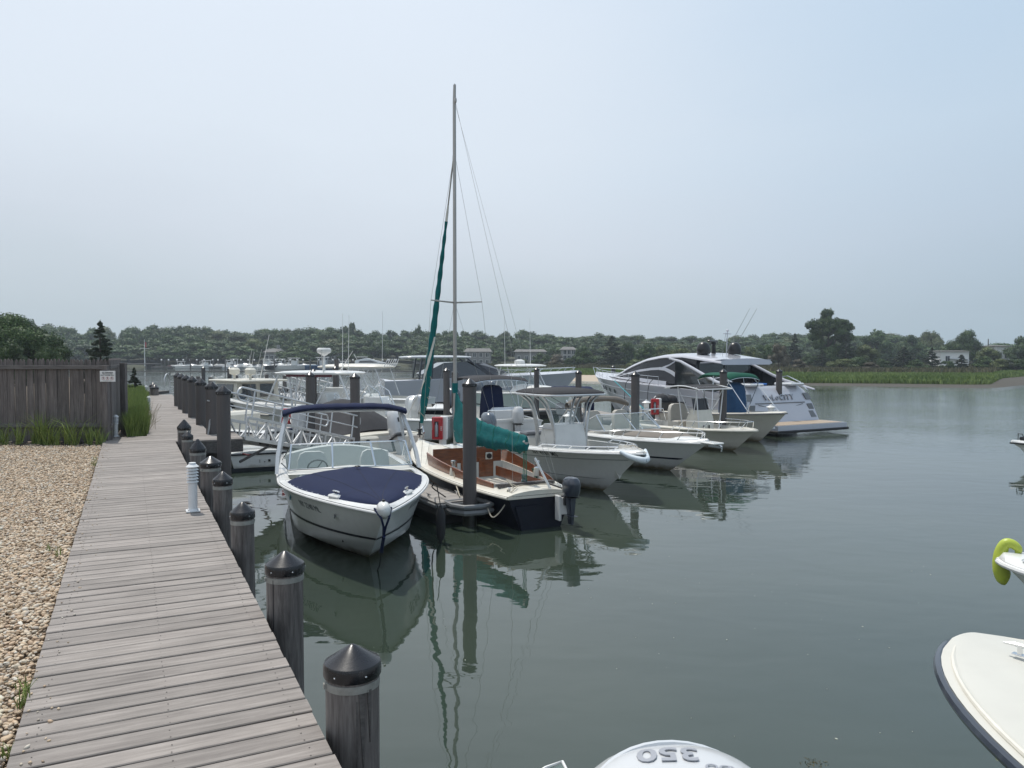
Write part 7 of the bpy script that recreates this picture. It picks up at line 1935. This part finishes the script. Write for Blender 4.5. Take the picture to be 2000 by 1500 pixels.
# ------------------------------------------------------------------ Q: small centre console with wheel in front of M
LR=6.2; HR=Hull(LR,2.3,1.05,.82,over=1.0,p=2.3,tm=.42,sw=.94,chine=.8,chz=.12)
Rb=boat('centre_console_boat','white centre console boat with steering wheel showing behind the sailboat jib','motorboat',HR,(at(790,24.6),24.6),R(-36),w=.2,t0=.05,t1=.85,floor=.45,rub='white')
Rb.location=(at(880,27.4),27.4,0); Rb.rotation_euler.z=math.pi/2-R(-80)
console(Rb,2.7,0,.45,w=.9,l=.9,h=1.1); m=MB(); m.tube([(2.2,.6,1.0),(2.5,.55,1.75),(2.9,.5,2.0),(3.2,.5,1.6),(3.4,.5,1.0)],.02,7); m.tube([(2.2,-.6,1.0),(2.5,-.55,1.75),(2.9,-.5,2.0),(3.2,-.5,1.6),(3.4,-.5,1.0)],.02,7); m.build('console_rail', M['steel'], Rb)
seat(Rb,1.6,0,.45,w=.9,mat='gel'); outboard(Rb,-.12,0,.75,.9,'grey_cowl')
# ------------------------------------------------------------------ N: pilothouse boat
LN=7.6; HN=Hull(LN,2.7,1.30,.85,over=1.0,p=2.2,tm=.42,sw=.94,chine=.8,chz=.12,bowch=.35)
N_=boat('pilothouse_boat','cream pilothouse fishing boat with square cabin windows and rods on the roof','fishing boat',HN,(at(580,29.5),29.5),R(-50),hull_mat='hull_cream',deck_mat='gel_old',w=.25,t0=.05,t1=.40,floor=.5,rub='grey_rub')
m=MB(); m.loft([[(2.7,-1.0,.9),(5.2,-1.0,.9),(5.2,1.0,.9),(2.7,1.0,.9)],[(2.7,-.98,1.30),(4.9,-.98,1.30),(4.9,.98,1.30),(2.7,.98,1.30)],[(2.75,-.92,2.0),(4.3,-.92,2.0),(4.3,.92,2.0),(2.75,.92,2.0)]]); pc_=m.build('pilothouse', M['gel_old'], N_, ang=25)
for sd in (1,-1):
    for x0_,x1_,xt0,xt1 in ((2.95,3.55,2.97,3.5),(3.62,4.65,3.57,4.2)):
        m=MB(); m.plate([(x0_,sd*.995,1.36),(x1_,sd*.995,1.36),(xt1,sd*.94,1.90),(xt0,sd*.94,1.90)],.012,(0,sd,0)); f=m.build('window', M['dark_glass'], pc_, ang=None)
for y_ in (-.72,.08):
    m=MB(); m.plate([(2.69,y_,1.38),(2.69,y_+.64,1.38),(2.735,y_+.62,1.90),(2.735,y_+.02,1.90)],.012,(-1,0,0)); m.build('window', M['dark_glass'], pc_, ang=None)
m=MB(); m.plate([(4.88,-.8,1.36),(4.88,.8,1.36),(4.36,.75,1.92),(4.36,-.75,1.92)],.012,(1,0,.8)); m.build('window', M['dark_glass'], pc_, ang=None)
m=MB(); m.box((3.45,0,2.04),(2.5,2.15,.08),b=.03); m.build('cabin_roof', M['gel_old'], N_)
for x_ in (2.7,3.9):
    m=MB(); m.lathe([(.05,0),(.05,.18),(.20,.22),(.22,.40),(.14,.48)],14,c=(x_,.35,2.08)); m.build('roof_seat', M['gel_old'], N_)
m=MB()
for x_,dx in ((2.6,-.5),(3.0,-.35),(3.3,-.5),(2.9,.1)): m.tube([(x_,.2,2.1),(x_+dx,.2,3.0+abs(dx)*.6)],[.012,.006],5)
m.tube([(3.2,-.4,2.1),(2.5,-.4,3.9)],[.02,.012],5); m.build('fishing_rod', M['white'], N_)
m=MB(); m.tube([(2.7,.8,1.0),(2.5,.8,1.25),(2.2,.85,1.2),(2.2,.9,.9)],.02,6); m.build('grab_rail', M['steel'], N_)
# ------------------------------------------------------------------ P: white console boat behind the gangway
LP=6.6; HP=Hull(LP,2.4,1.10,.85,over=1.1,p=2.3,tm=.42,sw=.94,chine=.8,chz=.12)
P_=boat('centre_console_boat','white fishing boat with blue banded grey outboard behind the aluminium gangway','motorboat',HP,(at(568,22.6),22.6),R(-62),w=.22,t0=.05,t1=.8,floor=.45,rub='navy_hull',deck_mat='gel')
outboard(P_,-.15,0,.85,1.15,'gel_grey'); console(P_,3.2,0,.45,w=.9,l=.9,h=.95,screen=True); m=MB(); m.box((2.2,0,.95),(.7,1.3,.75),b=.08); m.build('leaning_post', M['gel_old'], P_)
m=MB(); m.box((3.6,.1,1.55),(.08,.5,.26),b=.02); m.build('display', M['ink_grey'], P_)
m=MB(); m.box((-.1,0,.88),(.16,.30,.05)); m.build('motor_band', M['navy_cloth'], P_)
# ------------------------------------------------------------------ O: low skiff under the gangway
LO=4.6; HO=Hull(LO,1.75,.62,.48,over=.5,p=2.6,tm=.45,sw=.96,chine=.86,chz=.02,bowch=.2,keel=-.2,flare=.1)
pO=G(508,921,0.0)
O_=boat('skiff','low white skiff with square stern floating below the gangway','skiff',HO,(pO.x+.05,pO.y+.15),R(-24),w=.14,t0=.08,t1=.8,floor=.30,rub='navy_hull',rub_r=.022)
m=HO.band(-.05,.10,off=.006); m.box((-.012,0,.04),(.02,1.60,.12)); m.build('bottom_paint', M['black_bottom'], O_)
m=MB(); m.box((1.3,0,.42),(.5,1.2,.22),b=.03); m.box((3.2,0,.45),(.9,1.0,.12),b=.03); m.build('thwart', M['gel'], O_)
text('lettering','X  I7', .10, M['ink_black'], O_, Matrix.Translation((-.022,0,.28)) @ Matrix.Rotation(-math.pi/2,4,'Z') @ RX, ext=.001) if False else None
m=MB(); m.box((-.02,.10,.26),(.01,.012,.08)); m.box((-.02,-.02,.24),(.01,.03,.02)); m.box((-.02,-.14,.27),(.01,.06,.06)); m.build('hull_marks', M['ink_black'], O_, ang=None)
rope('hose','dark red hose drooping from the platform across the white skiff',[Vector((G(450,905,.5).x,pO.y-1.2,.62)),Vector((at(490,18.6),18.6,.62)),Vector((at(522,18.4),18.4,.85)),Vector((at(528,18.2),18.2,1.1))],.022,'red_hose')
# ------------------------------------------------------------------ grey inflatable with navy shade
s=(at(1108,31.2),31.2)
IN=thing('inflatable_boat','grey inflatable boat with navy sunshade and blue seat cover','inflatable boat',(s[0],s[1],0),math.pi/2-R(100)+0.0)
m=MB()
m.tube([(0,.75,.38),(1.2,.78,.38),(2.4,.74,.42),(3.1,.45,.52),(3.45,0,.62),(3.1,-.45,.52),(2.4,-.74,.42),(1.2,-.78,.38),(0,-.75,.38)],[.15,.21,.21,.20,.19,.20,.21,.21,.15],14); m.build('tube', M['inflatable'], IN, ang=60)
m=MB(); m.box((1.3,0,.22),(2.8,1.3,.12)); m.box((.15,0,.42),(.06,1.3,.45)); m.build('floor', M['gel_grey'], IN)
m=MB(); m.box((.9,0,.80),(.35,.8,.75),b=.06); m.build('seat_cover', M['navy_cloth'], IN)
m=MB(); m.tube([(.7,.42,.5),(.7,.42,1.15),(.7,-.42,1.15),(.7,-.42,.5)],.016,6); m.tube([(2.2,.5,.55),(2.2,.45,.95),(2.2,-.45,.95),(2.2,-.5,.55)],.016,6); m.build('seat_frame', M['steel'], IN)
bimini(IN,-.9,1.2,1.5,1.72,'navy_cloth',drop=.28,foot=(.6,.78,.55)); outboard(IN,-.1,0,.65,.75,'white_cowl')

# ------------------------------------------------------------------ right edge: cream bow close to the camera
hS=R(-18); LS=6.4; HS=Hull(LS,2.45,1.22,1.0,over=.95,p=2.8,q=.62,tm=.45,sw=.94,chine=.78,chz=.1,bowch=.3,flare=.5)
tp=G(1862,1234,1.25)
S_=boat('skiff_bow','cream boat bow with chrome cleat and dark rubber rub rail at lower right','motorboat',HS,(tp.x-LS*math.sin(hS)+.05,tp.y-LS*math.cos(hS)),hS,hull_mat='hull_cream',deck_mat='bone',open_=False,rub='dark_cowl',rub_r=.032,crown=.03)
cleat(S_,LS-.45,.02,1.26,R(20),1.15)
m=MB(); m.box((LS-.16,.05,1.232),(.16,.05,.012),rz=.3,b=.004); m.build('bow_plate', M['steel'], S_)
def inset_line(k_in,z,r,mat,name,t0=.55,t1=.985):
    m=MB()
    for sd in (1,-1):
        pts=[]
        for i in range(26):
            t=t0+(t1-t0)*i/25; p=HS.S(t,1,1); pts.append((p.x-k_in*1.0*(t-t0)/(t1-t0), sd*max(.02,p.y-k_in), z+HS.sz(t)))
        m.tube(pts,r,8)
    m.build(name,M[mat],S_)
inset_line(.045,.012,.016,'gel_old','deck_bead'); 
m=MB()
def panel(u,v):
    t=.45+.46*u; p=HS.S(t,1,1); b=max(.03,p.y-.26)*(1-.0*u); return (p.x-.22*u,(v-.5)*2*b,HS.sz(t)+.045+.012*(1-(abs(v-.5)*2)**6))
m.slab(panel,14,14,.05); m.build('deck_panel', M['bone'], S_, ang=60)
m=MB(); m.slab(lambda u,v: (4.4+1.0*u,(v-.5)*.9*(1-.3*u),1.262),4,4,.03); m.build('bow_cushion', M['cushion_tan'], S_)
# second bow with lime fender
hT=R(-62); LT=6.0; HT=Hull(LT,2.2,.98,.8,over=.8,p=2.6,q=.6,tm=.45,chine=.78,chz=.15,bowch=.35,flare=.5)
tp=G(1951,1090,.98)
T_=boat('boat_bow','white boat bow with chrome bow light at the right edge','motorboat',HT,(tp.x-LT*math.sin(hT),tp.y-LT*math.cos(hT)),hT,open_=False,rub='white',rub_r=.03,crown=.05)
m=MB(); 
for sd in (1,-1): m.tube([HT.S(x,.90,sd)+Vector((.01,sd*.012,0)) for x in HT.ts(24)],.014,6)
m.build('rub_rail_insert', M['black'], T_)
cleat(T_,LT-.35,.10,1.03,R(10)); p=HT.S(.93,1,1); m=MB(); m.ball((LT-.22,.22,1.03),.045,12,6,(1.2,.8,.4)); m.build('bow_light', M['steel'], T_)
fw=loc2w(T_,(LT+.05,-.05,.95))
LFt=thing('lime_fender','lime green moulded bow fender hooked over the white bow at right','fender',(fw.x+.14,fw.y+.02,.92),T_.rotation_euler.z); LFt.scale=(.85,.85,.92)
m=MB(); m.tube([(-.12,.03,.10),(-.125,.03,.16),(-.07,.02,.205),(.0,.01,.20),(.04,0,.11),(.045,0,0),(.035,0,-.10),(.01,0,-.18),(-.03,0,-.205)],[.028,.045,.052,.058,.070,.085,.09,.085,.06],16,sm=5); m.build('fender_body', M['lime'], LFt, ang=60)
m=MB(); m.tube([(-.12,.02,.07),(-.02,.015,.06),(.04,0,.06)],.028,10); m.build('fender_hook', M['lime'], LFt)
# far small bow at the right edge
hU=R(-85); HU=Hull(5.0,1.9,.62,.5,over=.6,p=2.4,tm=.45,chine=.8,chz=.08)
tp=G(1974,868,.55); U_=boat('small_boat_bow','small white boat bow just entering at the right edge on open water','motorboat',HU,(tp.x-5.0*math.sin(hU),tp.y-5.0*math.cos(hU)),hU,open_=False,rub='black',crown=.05)
m=MB(); m.box((4.7,0,.72),(.12,.08,.10),b=.02); m.tube([(4.7,.2,.6),(4.75,.1,.85),(4.75,-.1,.85),(4.7,-.2,.6)],.012,6); m.build('bow_rail', M['black'], U_)
# ------------------------------------------------------------------ white outboard cowl below the camera
ow=G(1305,1450,1.80)
OB=thing('outboard_motor','large white outboard cowl with silver numerals at the bottom edge','outboard motor',(ow.x,ow.y-.26,1.25),R(8)); OB.scale=(1.18,1.15,1.1)
def cowl(u,v):
    a=2*math.pi*u; k=math.sin(math.pi/2*min(1,v))**.62; e=.8
    cx=(1 if math.cos(a)>0 else -1)*abs(math.cos(a))**e; cy=(1 if math.sin(a)>0 else -1)*abs(math.sin(a))**e
    return (.34*k*cx,.40*k*cy-.02,.52-.62*(1-math.cos(math.pi/2*v))**1.15+.02)
m=MB(); m.grid(cowl,40,22); m.build('cowl', M['white_cowl'], OB, ang=70)
def cow_pt(x,y,lift=0):
    # height on the cowl above a plan position
    best=None
    r=math.hypot(x/.34,(y+.02)/.40); r=min(.995,r**1.0); 
    k=r/ (max(abs(x/.34),abs((y+.02)/.40),1e-6)/max(r,1e-6))**0.0
    v=2/math.pi*math.asin(min(1,r**(1/.62))); return .54-.62*(1-math.cos(math.pi/2*v))**1.15+lift
def cowl_text(body,size,x,y,rot,mat,ext):
    me=text_mesh(body,size,ext=ext,bold=.02,align='CENTER',shear=.1)
    T=Matrix.Translation((x,y,0)) @ Matrix.Rotation(rot,4,'Z')
    for v in me.vertices:
        p=T @ Vector((v.co.x,v.co.y,0)); v.co=(p.x,p.y,cow_pt(p.x,p.y,.004)+v.co.z)
    me.materials.clear(); me.materials.append(mat); link('lettering',me,OB)
cowl_text('350',.105,-.01,.10,R(172),M['silver_flat'],.0015)
cowl_text('VERADO',.040,.13,.005,R(168),M['silver_flat'],.001)
m=MB(); pts=[]
for i in range(17):
    a=R(200)-R(150)*i/16; x_=.24*math.cos(a)+.02; y_=.02+.17*math.sin(a); pts.append((x_,y_,cow_pt(x_,y_,.002)))
m.tube(pts,.010,6); m.build('cowl_groove', M['gel_grey'], OB)
m=MB(); m.loft([[(-.26,-.3,.02),(.26,-.3,.02),(.26,.30,.02),(-.26,.30,.02)],[(-.12,-.12,-.9),(.12,-.12,-.9),(.12,.12,-.9),(-.12,.12,-.9)],[(-.05,-.1,-1.3),(.05,-.1,-1.3),(.05,.1,-1.3),(-.05,.1,-1.3)]]); m.build('midsection', M['white_cowl'], OB)
# the boat it hangs on lies below the frame; only a corner of its acrylic wing shows
ws=G(1090,1483,1.40)
W_=thing('plastic_wing_screen','small tinted acrylic corner of a screen at the bottom edge','screen',(ws.x,ws.y-.12,1.40),R(10))
m=MB(); m.slab(lambda u,v: (-.12+.14*u,-.18+.22*v-.05*(1-u)*v,.0+.03*u),4,4,.008); m.build('panel', M['glass'], W_); m=MB(); m.tube([(-.12,.0,.002),(-.05,.03,.02),(.02,.04,.032),(.025,-.18,.03)],.006,6); m.tube([(.02,-.18,.03),(.02,-.2,-1.3)],.015,6); m.build('trim', M['white'], W_)

# ------------------------------------------------------------------ fender and lines by the speedboat
pf=loc2w(A,(LA*.70,1.17,.35)); 
fender('black cylinder fender hanging between the speedboat and the finger dock',(pf.x+.06,pf.y,.30),(pf.x,pf.y,.93),.50,.075)
rope('mooring_line','pair of dark lines from the speedboat rail to the finger dock',[loc2w(A,(LA*.72,1.08,.98)),Vector((p9.x-.7,p9.y+.45,.60)),Vector((p9.x-.45,p9.y+.25,.47))],.012,'rope_dark')

# ------------------------------------------------------------------ far marina
def mini(label, px, d, heading, L, hull_mat='gel', kind=0, name='moored_boat'):
    H=Hull(L,L*.32,L*.13,L*.10,over=L*.14,p=2.3,tm=.42,chine=.8,chz=.05,bowch=.3)
    t=thing(name,label,'boat',(at(px,d),d,0),math.pi/2-heading,'boats in the marina across the water')
    m=MB(); H.skin(m,n=12,nk=3); H.deck(m,.3,.49,.4901,.08,n=12); m.build('hull', M[hull_mat], t)
    if kind==0:
        m=MB(); m.grid(lambda u,v:(L*(.25+.5*u),(v-.5)*L*.22,L*.11+L*.07*math.sin(3.14*u)*(1-(abs(v-.5)*2)**3)),6,6); m.build('cabin', M['gel'], t)
        m=MB(); m.box((L*.42,0,L*.19),(L*.16,L*.18,L*.04),b=.05); m.build('windscreen', M['dark_glass'], t)
    elif kind==1:
        m=MB(); m.box((L*.42,0,L*.17),(L*.14,L*.12,L*.12),b=.1); m.build('console', M['gel'], t); m=MB(); m.box((L*.40,0,L*.30),(L*.28,L*.24,L*.015),b=.05); m.build('hardtop', M['gel'], t)
        m=MB()
        for x_ in (.3,.5):
            for sd in (1,-1): m.tube([(L*x_,sd*L*.09,L*.12),(L*x_,sd*L*.10,L*.3)],.05,5)
        m.build('frame', M['white_paint'], t)
    else:
        m=MB(); m.loft([[(L*.12,-L*.12,L*.12),(L*.12,L*.12,L*.12),(L*.12,L*.10,L*.20),(L*.12,-L*.10,L*.20)],[(L*.35,-L*.13,L*.12),(L*.35,L*.13,L*.12),(L*.35,L*.1,L*.25),(L*.35,-L*.1,L*.25)],[(L*.75,-L*.08,L*.14),(L*.75,L*.08,L*.14),(L*.74,L*.05,L*.15),(L*.74,-L*.05,L*.15)]]); m.build('cabin', M['gel'], t)
        m=MB()
        for sd in (1,-1): m.plate([(L*.2,sd*L*.128,L*.15),(L*.6,sd*L*.112,L*.155),(L*.45,sd*L*.105,L*.20),(L*.22,sd*L*.12,L*.19)],.03,(0,sd,0))
        m.build('window', M['dark_glass'], t)
        m=MB(); m.box((L*.25,0,L*.27),(L*.2,L*.2,L*.012),b=.05); m.tube([(L*.15,0,L*.2),(L*.08,0,L*.33)],.08,5); m.build('radar_arch', M['gel'], t)
    return t
P2=math.pi/2
for a in [('small white cruiser at the left end of the far marina',345,196,P2,7,'gel',0),('white open boat beside the left cruiser in the far marina',368,202,-1.2,6,'gel',1),
 ('red trimmed dark boat low in the far marina',330,206,P2,6,'darkred',0),('white sport boat right of the far marina dock end',402,200,-1.9,7,'gel',0),('white console boat with hardtop, left of centre in the far marina',424,198,-2.4,7,'gel',1),
 ('white cruiser in the middle left of the far marina',446,197,P2,8,'gel',0),('white console boat in the middle of the far marina',470,200,-2.2,7,'gel',1),('pale fishing boat with raised rods in the far marina',496,196,P2,8,'gel',1),
 ('white boat with low cabin behind the raised aerial in the far marina',520,200,1.9,8,'gel',0),('dark hulled low boat in the far marina',488,190,P2,7,'navy_hull',0),
 ('large white sport fishing boat with outriggers in the far marina',545,186,P2,9,'gel',1),('bright blue hulled motorboat in the far marina',598,178,P2,9.5,'blue_cloth',1),
 ('dark green hulled boat right of the blue one in the far marina',650,178,P2,6.5,'navy_hull',1),('white boat behind the blue hulled one in the far marina',625,192,P2,8,'gel',0),
 ('white boat with blue canvas at the left of the far marina',388,209,1.2,6,'gel',0),('small open white boat beside a lamp post in the far marina',411,208,-1.4,5.5,'gel',1),('white cruiser tucked behind the middle far boats',457,208,1.0,7,'gel',0),
 ('white boat with tall hardtop behind the middle far boats',482,209,-2.0,8,'gel',1),('cream cabin boat half hidden in the far marina',508,208,P2,7.5,'gel_old',2),('white boat stern on behind the sport fishing boat',534,206,.3,8,'gel',1),('white cruiser between the sport fishing boat and the blue hull',566,200,P2,7,'gel',0),
 ('white console boat behind the blue hulled boat',582,206,-1.2,7,'gel',1),('low grey runabout in the far marina',436,190,P2,5.5,'gel_grey',0),('white runabout at the front of the far marina',516,188,-P2,5.5,'gel',0),
 ('white motor yacht with swept dark windows right of the far marina',684,176,P2,11,'gel',2),('white boat with bimini behind the swept yacht in the far marina',700,196,-P2,8,'gel',0)]:
    mini(*a)
md=thing('marina_dock','long low dock along the far marina with white capped posts','dock',(at(350,205),205,0))
m=MB(); m.box((26,0,.35),(66,2,.3)); m.box((8,-9,.3),(22,1.2,.25)); m.build('deck', M['beam'], md)
m=MB(); m.lathe([(.14,-.5),(.14,2.0)],8); me_=m.mesh('post',M['beam']); m=MB(); m.lathe([(.15,2.0),(.22,2.04),(.22,2.28),(.05,2.4)],8); me2=m.mesh('post_light',M['white'])
for i in range(34):
    x_=-5+i*1.9+rnd.uniform(-.3,.3); o=link('post',me_,md,(x_,1.1,0)); q=link('post_light',me2,o)
m=MB(); m.box((0,0,1.1),(12,6,.25)); m.box((-4,0,.5),(.3,5,1.2)); m.box((4,0,.5),(.3,5,1.2)); o=m.build('boathouse_deck', M['beam'], loc=(at(265,208),208,0)); tag(o,'low grey dock platform under the far flagpole','dock')
m=MB(); m.lathe([(.16,-.8),(.15,2.6)],8); me3=m.mesh('mooring_post',M['beam'])
for i,px in enumerate((322,372,418,440,512,536,606,676,700)):
    o=link('mooring_post',me3,None,(at(px,172+(i%3)*8),172+(i%3)*8,0)); tag(o,'thin dark mooring post '+('left of the leftmost far white cruiser','beside the leftmost boats of the far marina','before the white console boat with hardtop','before the middle far white cruiser','before the low cabin boat with raised aerial','before the large sport fishing boat','left of the bright blue hulled boat','right of the dark green hulled boat','beside the swept far motor yacht')[i],'post','mooring posts of the far marina')

# ------------------------------------------------------------------ haze
hz=bpy.data.materials.new('summer_haze'); hz.use_nodes=True; n=hz.node_tree; n.nodes.clear()
o_=n.nodes.new('ShaderNodeOutputMaterial'); v_=n.nodes.new('ShaderNodeVolumePrincipled'); v_.inputs['Color'].default_value=(.80,.90,1.0,1); v_.inputs['Density'].default_value=.00048; v_.inputs['Anisotropy'].default_value=.2
n.links.new(v_.outputs[0],o_.inputs['Volume'])
m=MB(); m.box((0,200,12.5),(840,480,27)); hb=m.build('haze',hz,ang=None); tag(hb,kind='stuff')
